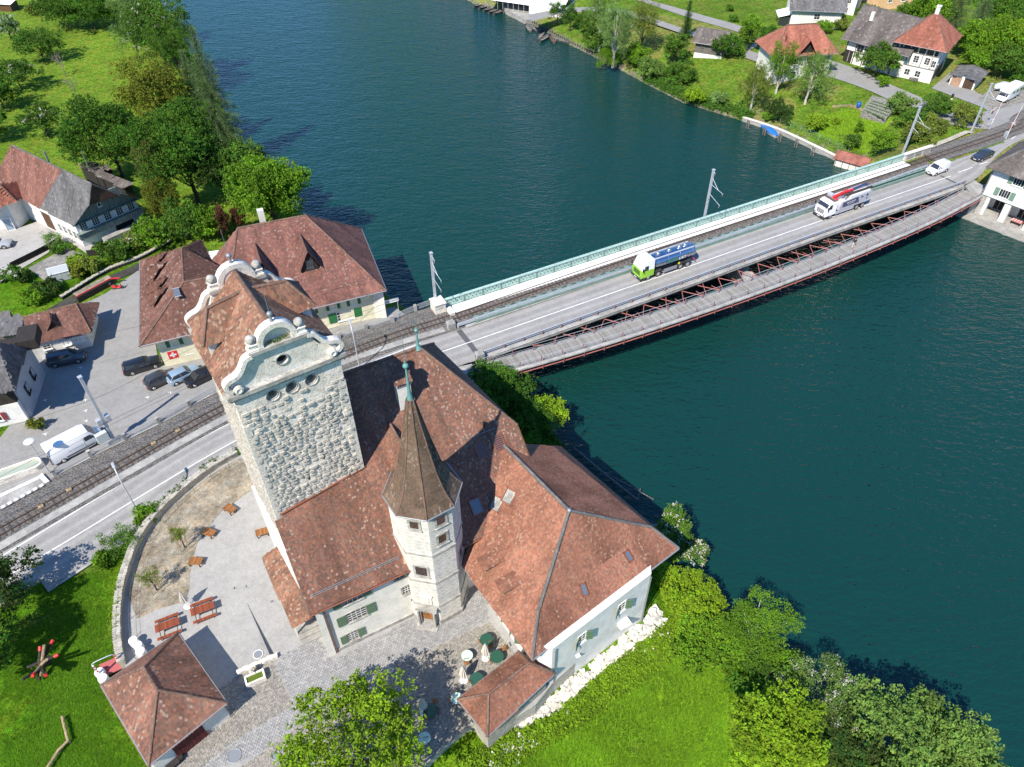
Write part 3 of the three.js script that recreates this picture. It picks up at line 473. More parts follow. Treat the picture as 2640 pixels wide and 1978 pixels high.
      // ball on a pedestal
      mesh('pedestal', [bx(X(2.28) - 0.36, X(2.28) + 0.36, 31.85, 32.0, ...zz(-0.5, 0.25)), bx(X(2.28) - 0.27, X(2.28) + 0.27, 32.0, 32.3, ...zz(-0.42, 0.17)), bx(X(2.28) - 0.33, X(2.28) + 0.33, 32.3, 32.38, ...zz(-0.46, 0.21))], M.tuffLight, gable);
      mesh('ball', sph(0.34, X(2.28), 32.7, z - n * 0.12, 18), M.stoneTrim, gable);
    }
    mesh('upper_cornice', [bx(1.85, 6.15, 31.58, 31.85, ...zz(-0.5, 0.3))], M.stoneTrim, gable);
    const arch = new THREE.Shape(); arch.absarc(4, 32.1, 1.42, 0, Math.PI, false); arch.absarc(4, 32.1, 1.02, Math.PI, 0, true);
    const ag = new THREE.ExtrudeGeometry(arch, { depth: 0.7, bevelEnabled: false, curveSegments: 22 }); ag.translate(0, 0, n > 0 ? z - 0.5 : z - 0.2);
    mesh('arch', [ag, bx(2.58, 2.98, 31.85, 32.1, ...zz(-0.5, 0.2)), bx(5.02, 5.42, 31.85, 32.1, ...zz(-0.5, 0.2))], M.tuffLight, gable);
    const tp = new THREE.Shape(); tp.absarc(4, 32.1, 1.04, 0, Math.PI, false); const tg = new THREE.ExtrudeGeometry(tp, { depth: 0.2, bevelEnabled: false, curveSegments: 18 }); tg.translate(0, 0, n > 0 ? z - 0.45 : z + 0.25); mesh('tympanum', [tg, bx(2.98, 5.02, 31.85, 32.1, ...zz(-0.45, -0.25))], M.tuff, gable);
    mesh('finial', [lathe([[0.16, 33.45], [0.1, 33.7], [0.05, 33.95]], 10), sph(0.21, 0, 34.12, 0, 12), cyl([0, 34.3, 0], [0, 36.4, 0], 0.025, 0.012, 5)].map(g => { g.translate(4, 0, z - n * 0.15); return g; }), M.zinc, gable);
    if (!s) { reseed(77); const tuft = []; for (let i = 0; i < 90; i++) tuft.push(box(0.05, 0.16, 0.004, 3.3 + rnd() * 1.5, 31.93 + rnd() * 0.12, 0.12 - rnd() * 0.3, rnd() * 6, rr(-0.6, 0.6))); mesh('wall_plants', tuft, std([0.1, 0.17, 0.04]), gable); }
  }
  reseed(31);
  // steep roof between the gables with a hipped cross-roof left and right
  const zf = -0.35, zb = -D + 0.35, E = 28.75, K = 33.0, c0 = -5.9, hw = 1.65;
  const L = [[-0.45, E, zf], [4, K, zf], [4, K, zb], [-0.45, E, zb]], Rr = [[8.45, E, zf], [8.45, E, zb], [4, K, zb], [4, K, zf]];
  tiled(t, [L, Rr], 'tower', { hips: [[[4, K, zf], [4, K, zb], 0.16]], w: 0.22, c: 0.18 });
  for (const m of [-1, 1]) {
    const X = x => 4 + m * x, r0 = [X(0.2), 32.6, c0], r1 = [X(2.95), 32.2, c0], d = new THREE.Group(); d.name = 'cross_dormer'; t.add(d);
    const yb = 30.45, f = [X(1.75), yb, c0 + hw + 0.1], fe = [X(4.25), yb, c0 + hw + 0.1], b = [X(1.75), yb, c0 - hw - 0.1], be = [X(4.25), yb, c0 - hw - 0.1];
    tiled(d, [[f, fe, r1, r0], [b, r0, r1, be], [fe, be, r1]], 'tower', { hips: [[r0, r1, 0.15], [r1, fe, 0.13], [r1, be, 0.13]], w: 0.22, c: 0.18, name: 'dormer_roof' });
    mesh('dormer_wall', [bx(Math.min(X(0.6), X(3.9)), Math.max(X(0.6), X(3.9)), 28.6, yb - 0.02, c0 - hw + 0.25, c0 + hw - 0.15)], M.white, d);
    mesh('dormer_shade_panel', [bx(Math.min(X(3.89), X(3.92)), Math.max(X(3.89), X(3.92)), 29.3, 30.2, c0 - 1.1, c0 + 1.1)], M.dark, d);  // dark flat panel painted in for the shaded dormer opening
  }
}
// ---------------------------------------------------------------- hall
const CASTLE = { at: [-16.29, 0, -31.61], turn: R(28.5) };
{
  const h = thing('castle_hall', 'large castle hall with a steep red tiled roof around the tower', 'building', CASTLE.at, CASTLE.turn);
  mesh('wall', [prism([[0.15, -0.6], [21.9, -0.6], [21.7, -6], [20, -20], [19.9, -25.4], [-0.9, -25.4], [-0.9, -13.5], [0.15, -13.5]], -2, 9.5), bx(0.02, 0.6, 0.98, 9.2, -0.72, -0.4)], M.plaster, h);
  mesh('gable_wall', [poly3([[21.85, 9.4, -0.6], [21.85, 14.7, -6], [21, 14.7, -13], [20, 14.7, -20], [19.9, 9.4, -25.4]]), poly3([[0.3, 9.4, -0.8], [0.3, 21, -13], [0.3, 9.4, -25]])], M.plaster, h);
  mesh('plinth', bx(0.1, 8.2, 0.5, 1.45, -0.62, -0.48), M.stoneTrim, h);
  reseed(41);
  const F = [[-0.35, 9.35, 0.02], [22.2, 9.35, 0.02], [22.25, 14.75, -5.9], [16.2, 21.3, -13.05], [0.4, 21.3, -13.05], [0.4, 14.8, -6.0], [-0.35, 14.8, -6.0]];
  const B = [[0.4, 21.3, -13.05], [16.2, 21.3, -13.05], [20.3, 14.75, -20.2], [20.2, 9.35, -26.1], [-1.3, 9.35, -26.1]];
  const H = [[22.25, 14.75, -5.9], [20.3, 14.75, -20.2], [16.2, 21.3, -13.05]];
  const roof = tiled(h, [F, H, B], 'castle', { hips: [[[0.4, 21.35, -13.05], [16.2, 21.35, -13.05], 0.16], [[16.2, 21.35, -13.05], [22.25, 14.8, -5.9], 0.15], [[16.2, 21.35, -13.05], [20.3, 14.8, -20.2]]], noTile: [2] });
  mesh('verge_board', [bar([22.28, 9.3, 0.05], [22.3, 14.7, -5.9], 0.06, 0.2)], M.woodBrown, h);
  mesh('eaves_board', [bx(-0.35, 8.6, 9.05, 9.25, -0.15, 0.0), bx(13.4, 22.1, 9.05, 9.25, -0.15, 0.0), bx(-0.35, 8.6, 9.0, 9.04, -0.55, -0.02)], M.woodBrown, h);
  mesh('gutter', [cyl([-0.45, 9.2, 0.12], [8.4, 9.2, 0.12], 0.08, 0.08, 8), cyl([13.6, 9.2, 0.12], [16.8, 9.2, 0.12], 0.08, 0.08, 8), cyl([0.75, 1.0, -0.45], [0.75, 8.6, -0.45], 0.055, 0.055, 8), cyl([0.75, 8.6, -0.45], [0.75, 9.15, 0.1], 0.055, 0.055, 8)], M.copperBrown, h);
  mesh('snow_guard', [cyl([0.2, 10.3, -0.85], [8, 10.3, -0.85], 0.03, 0.03, 5), cyl([0.2, 10.45, -0.9], [8, 10.45, -0.9], 0.03, 0.03, 5), ...[...Array(10)].map((_, i) => cyl([0.4 + i * 0.83, 10.1, -0.85], [0.4 + i * 0.83, 10.5, -0.9], 0.02, 0.02, 4)), cyl([17.2, 15.2, -6.2], [20.2, 15.2, -6.2], 0.03, 0.03, 5)], M.zinc, roof);
  mesh('flashing', [bar([0.2, 15.15, -6.2], [8, 15.9, -7.05], 0.3, 0.08), bar([8.2, 9.8, -0.4], [9.4, 11.3, -2.0], 0.3, 0.06)], M.copperBrown, roof);
  // finial on the ridge
  mesh('finial', [lathe([[0.36, 21.25], [0.15, 21.7], [0.09, 22.6], [0.07, 23.1]], 8), sph(0.19, 0, 23.35, 0, 10), cyl([0, 23.5, 0], [0, 25, 0], 0.03, 0.01, 5)].map(g => { g.translate(16.1, 0, -13.05); return g; }), M.copper, roof);
  // chimney
  { const c = new THREE.Group(); c.name = 'chimney'; h.add(c); mesh('stack', bx(12.6, 13.8, 16.8, 20.9, -10.4, -9.55), M.plaster, c); mesh('cap', [bx(12.52, 13.88, 20.9, 21.0, -10.48, -9.47)], M.concrete, c);
    mesh('smoke_slot', [...Array(5)].map((_, i) => bx(12.66 + i * 0.25, 12.76 + i * 0.25, 21.0, 21.3, -10.4, -9.55)), M.woodDark, c);
    tiled(c, [[[12.45, 21.3, -9.4], [13.95, 21.3, -9.4], [13.95, 21.9, -9.97], [12.45, 21.9, -9.97]], [[12.45, 21.3, -10.55], [12.45, 21.9, -9.97], [13.95, 21.9, -9.97], [13.95, 21.3, -10.55]]], 'castle', { name: 'chimney_roof', hips: [[[12.4, 21.92, -9.97], [14, 21.92, -9.97]]] }); }
  // small pitched dormer between tower and turret
  { const d = new THREE.Group(); d.name = 'dormer'; h.add(d);
    tiled(d, [[[10.2, 14.95, -5.4], [11.3, 17.7, -9.2], [11.3, 17.5, -6.3], [11.15, 17.5, -6.1]], [[12.4, 14.95, -5.4], [11.3, 17.5, -6.1], [11.3, 17.7, -9.2], [12.4, 15.6, -7]]], 'castle', { name: 'dormer_roof', hips: [[[11.3, 17.6, -6.1], [11.3, 17.75, -9.2]]] });
    mesh('dormer_front', poly3([[10.35, 14.6, -5.7], [12.3, 14.6, -5.7], [11.3, 17.3, -6.3]]), M.woodBrown, d); mesh('gutter', cyl([10.2, 14.9, -5.35], [11.3, 17.6, -9.2], 0.05, 0.05, 6), M.copperBrown, d); }
  // roof hatches and skylights lying on the slope
  const slope = Math.atan(0.915), onRoof = (s, t, up = 0.08) => [s, 9.35 + 0.915 * (0.02 - t) + up, t];
  for (const [s, t, k] of [[19.95, -5.25, 0], [18.2, -5.2, 0], [15.9, -1.9, 1]]) { const g = new THREE.Group(); g.name = k ? 'skylight' : 'roof_hatch'; g.position.set(...onRoof(s, t)); g.rotation.x = slope; h.add(g);
    mesh('frame', [bx(-0.55, 0.55, 0, 0.1, -0.75, -0.65), bx(-0.55, 0.55, 0, 0.1, 0.65, 0.75), bx(-0.55, -0.45, 0, 0.1, -0.65, 0.65), bx(0.45, 0.55, 0, 0.1, -0.65, 0.65)], M.copperBrown, g); mesh('pane', bx(-0.45, 0.45, 0.01, 0.04, -0.65, 0.65), k ? M.skylight : M.glass, g);
    if (!k) mesh('slat', [...Array(7)].map((_, i) => bx(-0.45, 0.45, 0.045, 0.075, -0.58 + i * 0.18, -0.5 + i * 0.18)), M.copperBrown, g); }
  mesh('vent_pipe', cyl(onRoof(19.2, -6.6, 0), onRoof(19.2, -6.6, 0.7), 0.12, 0.12, 8), M.black, h);
  // windows to the courtyard
  const fw = -0.6;
  windowPart(h, [3.25, 8.0, fw], 0, 1.7, 1.0, { cols: 4, rows: 3, shutters: M.shutter, shutW: 0.75, trim: M.stoneTrim });
  windowPart(h, [3.25, 5.35, fw], 0, 1.7, 1.35, { cols: 4, rows: 4, shutters: M.shutter, shutW: 0.8, trim: M.stoneTrim });
  windowPart(h, [2.45, 2.35, fw], 0, 0.85, 1.2, { cols: 3, rows: 4, shutters: M.shutter, shutW: 0.6, trim: M.stoneTrim });
  windowPart(h, [8.0, 5.6, fw], 0, 0.7, 1.0, { cols: 3, rows: 3, trim: M.stoneTrim, tw: 0.16 });
  windowPart(h, [7.6, 8.2, fw], 0, 0.9, 0.8, { cols: 2, rows: 2, trim: M.stoneTrim });
  mesh('vent', bx(8.25, 8.55, 3.4, 3.75, fw - 0.1, fw + 0.02), M.dark, h);  // vent is a flat dark panel, its inner shade given by colour
  // lean-to on the left
  { const l = new THREE.Group(); l.name = 'lean_to'; h.add(l);
    tiled(l, [[[-2.5, 3.1, -12.1], [-0.4, 4.3, -11.8], [-0.35, 4.3, -2.8], [-2.1, 3.1, -3.4]]], 'tower', { name: 'lean_to_roof', w: 0.22, c: 0.19, hips: [[[-0.38, 4.33, -11.8], [-0.33, 4.33, -2.8]]] });
    mesh('lean_to_wall', [prism([[-2.2, -11.7], [-0.3, -11.7], [-0.1, -5.4], [-1.9, -5.4]], 0.9, 3.05), bx(-2.0, -1.85, 0.9, 3.1, -3.75, -3.6), bx(-2.05, -1.9, 2.95, 3.1, -5.4, -3.6)], M.plaster, l);
    mesh('step', [bx(-1.9, 0.1, 0.98, 1.15, -5.4, -2.6), bx(-1.9, 0.1, 1.15, 1.32, -5.4, -3.1), bx(-1.9, 0.1, 1.32, 1.5, -5.4, -3.6)], M.concrete, l); }
}
// ---------------------------------------------------------------- stair turret
{
  const t = thing('stair_turret', 'octagonal pale stone stair turret with a tall pointed spire', 'turret', CASTLE.at, CASTLE.turn);
  const C = [10.98, -1.33], oct = (r, ph = 0) => [...Array(8)].map((_, i) => { const a = R(112.5 - i * 45 - 5.2 + ph); return [C[0] + r * Math.cos(a), C[1] + r * Math.sin(a)]; });
  const base = oct(2.92);
  mesh('wall', prism(base, -1, 17.4), M.tuffLight, t);
  for (const [y, r] of [[1.5, 3.06], [4.0, 3.0], [7.85, 3.0], [11.95, 3.0], [17.1, 3.0]]) mesh('string_course', prism(oct(r), y - (y < 2 ? 1.5 : 0.11), y + 0.11), M.stoneTrim, t);
  // ashlar blocks, each a thin proud stone
  reseed(51); const ashM = [[0.72, 0.7, 0.66], [0.66, 0.64, 0.6], [0.74, 0.71, 0.65]].map(c => std(c, { map: T.tuff, bumpMap: T.bStone, bumpScale: 0.02 }));
  for (const f of [0, 1, 7]) { const a = base[f], b = base[(f + 1) % 8], L = Math.hypot(b[0] - a[0], b[1] - a[1]), turn = Math.atan2(-(b[1] - a[1]), b[0] - a[0]);
    for (let y = 1.7, k = 0; y < 17; k++) { const hh = rr(0.42, 0.62); for (let x = 0.02; x < L - 0.3;) { const w = Math.min(rr(0.7, 1.15), L - x - 0.02); if (![4, 7.85, 11.95].some(q => y < q + 0.14 && y + hh > q - 0.14)) { const u = (x + w / 2) / L; place('ashlar', 'ashlar', () => box(1, 1, 1), pick(ashM), t, [mix(a[0], b[0], u), y + hh / 2, mix(a[1], b[1], u)], [0, turn, 0], [w - 0.025, hh - 0.025, 0.02]); } x += w; } y += hh; } }
  const face = (f, u, y, off = 0) => { const a = base[f], b = base[(f + 1) % 8], d = [b[0] - a[0], b[1] - a[1]], l = Math.hypot(...d); return { p: [mix(a[0], b[0], u) - d[1] / l * -off * -1, y, mix(a[1], b[1], u) + d[0] / l * off], turn: Math.atan2(-d[1], d[0]) }; };
  const put = (f, u, y, w, h, o) => { const q = face(f, u, y), n = [Math.sin(q.turn), Math.cos(q.turn)]; return windowPart(t, [q.p[0] + n[0] * 0.03, y, q.p[2] + n[1] * 0.03], q.turn, w, h, o); };
  const fL = 7, fR = 0;                                     // left-front and right-front faces
  const op = { trim: M.stoneTrim, tw: 0.2, cols: 4, rows: 5, bars: M.woodBrown };
  put(fL, 0.5, 9.5, 1.0, 1.25, op); put(fL, 0.5, 16.1, 0.7, 0.9, op); put(fR, 0.52, 16.1, 0.75, 1.0, { ...op, cols: 1, rows: 1 }); put(fR, 0.5, 13.7, 0.7, 1.05, op); put(1, 0.5, 9.2, 0.6, 0.9, op);
  { const q = face(fL, 0.5, 2.1), n = [Math.sin(q.turn), Math.cos(q.turn)], g = new THREE.Group(); g.name = 'door'; g.position.set(q.p[0] + n[0] * 0.03, 1, q.p[2] + n[1] * 0.03); g.rotation.y = q.turn; t.add(g);
    mesh('leaf', [bx(-0.55, 0.55, 0.15, 2.4, 0, 0.06), bx(-0.45, 0.45, 0.3, 0.9, 0.06, 0.09), bx(-0.45, -0.04, 1.1, 2.2, 0.06, 0.09), bx(0.04, 0.45, 1.1, 2.2, 0.06, 0.09)], M.woodOrange, g);
    mesh('handle', cyl([0.45, 1.15, 0.1], [0.45, 1.3, 0.1], 0.02, 0.02, 5), M.black, g);
    mesh('portal', [bx(-0.85, -0.55, 0.1, 2.6, 0, 0.35), bx(0.55, 0.85, 0.1, 2.6, 0, 0.35), bx(-1.0, 1.0, 2.45, 2.85, 0, 0.45), cyl([-0.75, 0.15, 0.45], [-0.75, 2.45, 0.45], 0.13, 0.1, 10), cyl([0.75, 0.15, 0.45], [0.75, 2.45, 0.45], 0.13, 0.1, 10)], M.stoneTrim, g);
    mesh('doorstep', [bx(-1.0, 1.0, 0.0, 0.14, 0, 0.95)], M.stoneTrim, g); mesh('mat', bx(-0.35, 0.35, 0.14, 0.16, 0.3, 0.8), std([0.3, 0.3, 0.3]), g);
    mesh('coat_of_arms', [bx(-0.55, 0.55, 3.2, 4.5, 0, 0.06), bx(-0.62, 0.62, 4.5, 4.65, 0, 0.16), bx(-0.3, 0.3, 3.5, 4.1, 0.06, 0.12), cyl([-0.1, 3.6, 0.1], [0.3, 4.3, 0.14], 0.06, 0.04, 6), cyl([0.15, 3.4, 0.1], [-0.35, 4.2, 0.14], 0.06, 0.04, 6)], M.tuffLight, g); }
  // spire: eight flared faces of tile
  reseed(52);
  const prof = [[17.3, 3.2], [18.1, 2.62], [19.1, 2.1], [20.6, 1.62], [23.2, 1.05], [25.4, 0.62], [27.5, 0.25]], faces = [];
  for (let i = 0; i < 8; i++) for (let k = 0; k + 1 < prof.length; k++) { const a = oct(prof[k][1]), b = oct(prof[k + 1][1]), j = (i + 1) % 8; faces.push([[a[i][0], prof[k][0], a[i][1]], [a[j][0], prof[k][0], a[j][1]], [b[j][0], prof[k + 1][0], b[j][1]], [b[i][0], prof[k + 1][0], b[i][1]]]); }
  const sp = tiled(t, faces, 'spire', { name: 'spire', w: 0.17, c: 0.16, th: 0.025 });
  const rows = []; for (let i = 0; i < 8; i++) for (let k = 0; k + 1 < prof.length; k++) { const a = oct(prof[k][1] + 0.03)[i], b = oct(prof[k + 1][1] + 0.03)[i]; rows.push(cyl([a[0], prof[k][0] + 0.02, a[1]], [b[0], prof[k + 1][0] + 0.02, b[1]], 0.075, 0.065, 6)); } mesh('hip_tile_row', rows, M.ridgeTile, sp);
  mesh('eaves_gutter', [...Array(8)].map((_, i) => { const a = oct(3.25)[i], b = oct(3.25)[(i + 1) % 8]; return cyl([a[0], 17.3, a[1]], [b[0], 17.3, b[1]], 0.07, 0.07, 6); }), M.zinc, t);
  mesh('soffit', prism(oct(3.12), 17.16, 17.28), M.woodGrey, t);
  mesh('copper_cap', [lathe([[0.34, 27.15], [0.24, 27.5], [0.14, 28.2], [0.09, 29.6], [0.07, 30.5]], 8), sph(0.22, 0, 30.68, 0, 12), cyl([0, 30.9, 0], [0, 31.4, 0], 0.06, 0.03, 6), cyl([0, 31.3, 0], [0, 33.4, 0], 0.03, 0.012, 5)].map(g => { g.translate(C[0], 0, C[1]); return g; }), M.copper, t);
}
// ---------------------------------------------------------------- right wing
{
  const w = thing('castle_wing', 'white castle wing with a broad hipped orange tiled roof by the river', 'building', CASTLE.at, CASTLE.turn);
  mesh('wall', [prism([[15.0, 0.2], [15.3, 10.4], [16.1, 11.2], [27.4, 9.35], [29.2, 6.6], [27.4, -6.6], [20, -6]], -3.5, 7.15)], M.white, w);
  reseed(61);
  const FC = [14.27, 6.9, 11.05], RC = [31.3, 6.9, 8.25], BR = [28.3, 6.9, -7.6], LC = [13.15, 6.9, 0.3], A = [21.7, 13.9, 4.15], Bk = [20.3, 13.9, -5.4];
  const KF = [16.22, 9.0, 8.6], KR = [29.34, 9.0, 6.25], KL = [15.0, 9.0, -0.9], KB = [26.6, 9.0, -6.4];
  const L0 = [12.9, 6.9, -2.5], BR2 = [26.2, 6.9, -7.3];
  const faces = [[FC, RC, KR, KF], [KF, KR, A], [LC, FC, KF, KL], [KL, KF, A, Bk], [RC, BR, KB, KR], [KR, KB, Bk, A], [LC, KL, Bk, [16, 9.4, -4]]];
  const roof = tiled(w, faces, 'wing', { noTile: [6], hips: [[A, Bk, 0.16], [A, KF, 0.15], [KF, FC, 0.14], [A, KR, 0.15], [KR, RC, 0.14]], ridge: M.ridgeGrey });
  mesh('gutter', [cyl(FC, RC, 0.09, 0.09, 8), cyl(LC, FC, 0.09, 0.09, 8), cyl(RC, BR, 0.09, 0.09, 8)].map(g => { g.translate(0.02, -0.06, 0.06); return g; }), M.zinc, w);
  mesh('soffit', [poly3([[14.3, 6.82, 10.95], [31.2, 6.82, 8.2], [28.3, 6.82, -7.5], [13.2, 6.82, 0.3]])], M.woodBrown, w);
  mesh('downpipe', [cyl([27.35, -1.2, 9.5], [27.35, 6.8, 9.5], 0.06, 0.06, 7), cyl([16.4, -1, 11.25], [16.4, 6.8, 11.25], 0.06, 0.06, 7)], M.zinc, w);
  mesh('finial_cap', [sph(0.22, A[0], A[1] + 0.05, A[2], 8)], M.zinc, w);
  // dormers with shed roofs on the courtyard slope, on the lower slope
  const onS = (P, Q, S, u, v) => v3(P).lerp(v3(Q), u).lerp(v3(S), v);
  for (const [u, v] of [[0.28, 0.62], [0.55, 0.62]]) { const p = onS(LC, FC, onS(KL, KF, KL, u, 0), u, v), d = new THREE.Group(); d.name = 'dormer'; d.position.copy(p); d.rotation.y = -Math.PI / 2 - 0.1; w.add(d);
    mesh('dormer_wall', [bx(-0.5, 0.5, -0.2, 0.75, -0.7, 0.25)], M.woodPale, d); mesh('dormer_shade_panel', bx(-0.35, 0.35, 0.15, 0.6, 0.2, 0.262), M.dark, d);  // the opening is a dark sheet on the wall, shade by colour
    tiled(d, [[[-0.75, 0.7, 0.55], [0.75, 0.7, 0.55], [0.7, 1.25, -1.3], [-0.7, 1.25, -1.3]]], 'wing', { name: 'dormer_roof' }); }
  const lay = (P, Q, K0, K1, u, v, o) => { const a = v3(P).lerp(v3(Q), u), b = v3(K0).lerp(v3(K1), u), p = a.clone().lerp(b, v), g = new THREE.Group(), up = b.clone().sub(a).normalize(), ac = v3(Q).sub(v3(P)).normalize(), n = V(0, 0, 0).crossVectors(up, ac).normalize(); if (n.y < 0) n.negate(); const X = V(0, 0, 0).crossVectors(up, n).normalize().negate(); g.name = o.name; g.matrixAutoUpdate = true; const m4 = new THREE.Matrix4().makeBasis(ac, n, up.clone().negate()); g.quaternion.setFromRotationMatrix(m4); g.position.copy(p).addScaledVector(n, 0.06); w.add(g);
    mesh('frame', [bx(-o.w, o.w, 0, 0.1, -o.h, -o.h + 0.1), bx(-o.w, o.w, 0, 0.1, o.h - 0.1, o.h), bx(-o.w, -o.w + 0.1, 0, 0.1, -o.h, o.h), bx(o.w - 0.1, o.w, 0, 0.1, -o.h, o.h)], M.copperBrown, g); mesh('pane', bx(-o.w + 0.1, o.w - 0.1, 0.01, 0.04, -o.h + 0.1, o.h - 0.1), o.mat, g);
    if (o.slat) mesh('slat', [...Array(6)].map((_, i) => bx(-o.w + 0.15 + i * (o.w * 2 - 0.3) / 6, -o.w + 0.28 + i * (o.w * 2 - 0.3) / 6, 0.045, 0.08, -o.h + 0.12, o.h - 0.12)), M.stoneTrim, g); };
  lay(FC, RC, KF, KR, 0.36, 0.72, { name: 'skylight', w: 0.32, h: 0.55, mat: M.skylight }); lay(FC, RC, KF, KR, 0.73, 0.72, { name: 'skylight', w: 0.32, h: 0.55, mat: M.skylight });
  lay(KL, KF, Bk, A, 0.18, 0.45, { name: 'roof_hatch', w: 0.6, h: 0.7, mat: M.glass, slat: 1 }); lay(KL, KF, Bk, A, 0.3, 0.62, { name: 'roof_hatch', w: 0.6, h: 0.7, mat: M.glass, slat: 1 });
  const wt = Math.atan2(9.35 - 11.2, 27.4 - 16.1), turn = -wt, onW = (s, y) => [s, y, 11.2 + (s - 16.1) * (9.35 - 11.2) / (27.4 - 16.1)];
  windowPart(w, onW(19.44, 5.0), turn, 0.75, 1.3, { shutters: M.shutter, shutW: 0.6, open: 0.5, cols: 2, rows: 3 }); windowPart(w, onW(24.08, 5.1), turn, 0.75, 1.3, { shutters: M.shutter, shutW: 0.6, open: 0.5, cols: 2, rows: 3 });
  mesh('privy_hood', [bx(23.9, 25.1, 2.2, 2.35, 9.75, 10.6), bx(24.0, 24.1, 1.8, 2.2, 9.8, 10.4), bx(18.9, 19.3, 2.4, 2.5, 10.6, 11.0)], M.white, w);
  const lt = Math.atan2(-(10.4 - 0.2), 0.3), cw = -Math.PI / 2; // courtyard side windows with green shutters
  for (const t of [3.3, 5.6, 8.0]) windowPart(w, [15.0 + 0.03 * t, 3.4, t], cw, 0.8, 1.5, { shutters: M.shutter, shutW: 0.55, cols: 2, rows: 3, open: 0.9 });
  windowPart(w, [15.02, 2.1, 1.3], cw, 1.0, 2.1, { cols: 1, rows: 1, name: 'door', sill: false, glass: M.glass });
}
// ---------------------------------------------------------------- small outbuilding on the terrace wall
{
  const p = thing('terrace_pavilion', 'long low tiled outbuilding on the terrace wall beside the castle wing', 'outbuilding', CASTLE.at, CASTLE.turn);
  reseed(71);
  const a = [7.98, 3.7, 9.75], b = [8.75, 3.7, 13.6], c = [16.15, 3.7, 11.75], d = [14.4, 3.7, 8.5], r0 = [10.15, 5.2, 11.2], r1 = [14.35, 5.2, 10.5];
  tiled(p, [[a, b, r0], [b, c, r1, r0], [c, d, r1], [d, a, r0, r1]], 'wing', { hips: [[r0, r1], [a, r0], [b, r0], [c, r1], [d, r1]] });
  mesh('wall', [prism([[8.4, 10], [9.0, 13.1], [15.5, 11.5], [14.4, 8.9]], -3, 3.65)], M.rubble, p);
  mesh('panel', [...Array(6)].map((_, i) => { const u0 = i / 6 + 0.02, u1 = (i + 1) / 6 - 0.02; return bar([mix(9.0, 15.5, u0), 3.15, mix(13.12, 11.52, u0)], [mix(9.0, 15.5, u1), 3.15, mix(13.12, 11.52, u1)], 0.06, 0.6); }), M.white, p);
  mesh('post', [...Array(7)].map((_, i) => box(0.14, 0.8, 0.14, mix(9.0, 15.5, i / 6), 3.2, mix(13.12, 11.52, i / 6))), M.woodGrey, p);
  mesh('gutter', [cyl(a, b, 0.06, 0.06, 6), cyl(b, c, 0.06, 0.06, 6), cyl(a, d, 0.06, 0.06, 6)], M.zinc, p);
}
// ---------------------------------------------------------------- garage
{
  const g = thing('coach_house', 'small square coach house with hipped red tiled roof and red doors', 'garage', CASTLE.at, CASTLE.turn);
  reseed(81);
  const a = [-17.7, 3.6, -5.8], b = [-11.1, 3.6, -7.6], c = [-8.75, 3.6, 0.85], d = [-15.28, 3.6, 2.85], r0 = [-13.73, 6.15, -3.95], r1 = [-13.05, 6.15, -1.45];
  tiled(g, [[a, d, r1, r0], [d, c, r1], [c, b, r0, r1], [b, a, r0]], 'castle', { w: 0.23, c: 0.2, hips: [[r0, r1, 0.15], [a, r0], [b, r0], [c, r1], [d, r1]] });
  const q = (p, k) => [mix(p[0], -13.3, k), mix(p[2], -2.6, k)];
  mesh('wall', [prism([q(a, 0.07), q(b, 0.07), q(c, 0.07), q(d, 0.07)].map(v => v), 0, 3.55)], M.plaster, g);
  mesh('gutter', [cyl(a, b, 0.07, 0.07, 7), cyl(b, c, 0.07, 0.07, 7), cyl(c, d, 0.07, 0.07, 7), cyl(a, d, 0.07, 0.07, 7), cyl([c[0] - 0.35, 1, c[2] - 0.1], [c[0] - 0.3, 3.5, c[2] - 0.1], 0.05, 0.05, 6)], M.zinc, g);
  const cw = q(c, 0.07), dw = q(d, 0.07), turn = Math.atan2(-(cw[1] - dw[1]), cw[0] - dw[0]), U = u => [mix(dw[0], cw[0], u), mix(dw[1], cw[1], u)];
  for (const [u, n] of [[0.36, 0], [0.56, 1]]) { const gd = new THREE.Group(); gd.name = 'door'; const p = U(u); gd.position.set(p[0] + Math.sin(turn) * 0.03, 1, p[1] + Math.cos(turn) * 0.03); gd.rotation.y = turn; g.add(gd); mesh('leaf', [bx(-0.66, 0.66, 0.05, 2.2, 0, 0.06)], std([0.22, 0.035, 0.03], { map: T.wood }), gd); mesh('board', [...Array(6)].map((_, i) => box(0.05, 2.2, 0.02, -0.5 + i * 0.2, 1.12, 0.07, 0, 0, n ? 0.5 : -0.5)).concat([]), std([0.28, 0.05, 0.04], { map: T.wood }), gd); }
  const pb = U(0.84); const nb = new THREE.Group(); nb.name = 'notice_box'; g.add(nb);
  mesh('bench', [box(1.4, 0.1, 0.4, U(0.13)[0] + 0.15, 1.45, U(0.13)[1] + 0.35, turn)], M.woodDark, nb);
}
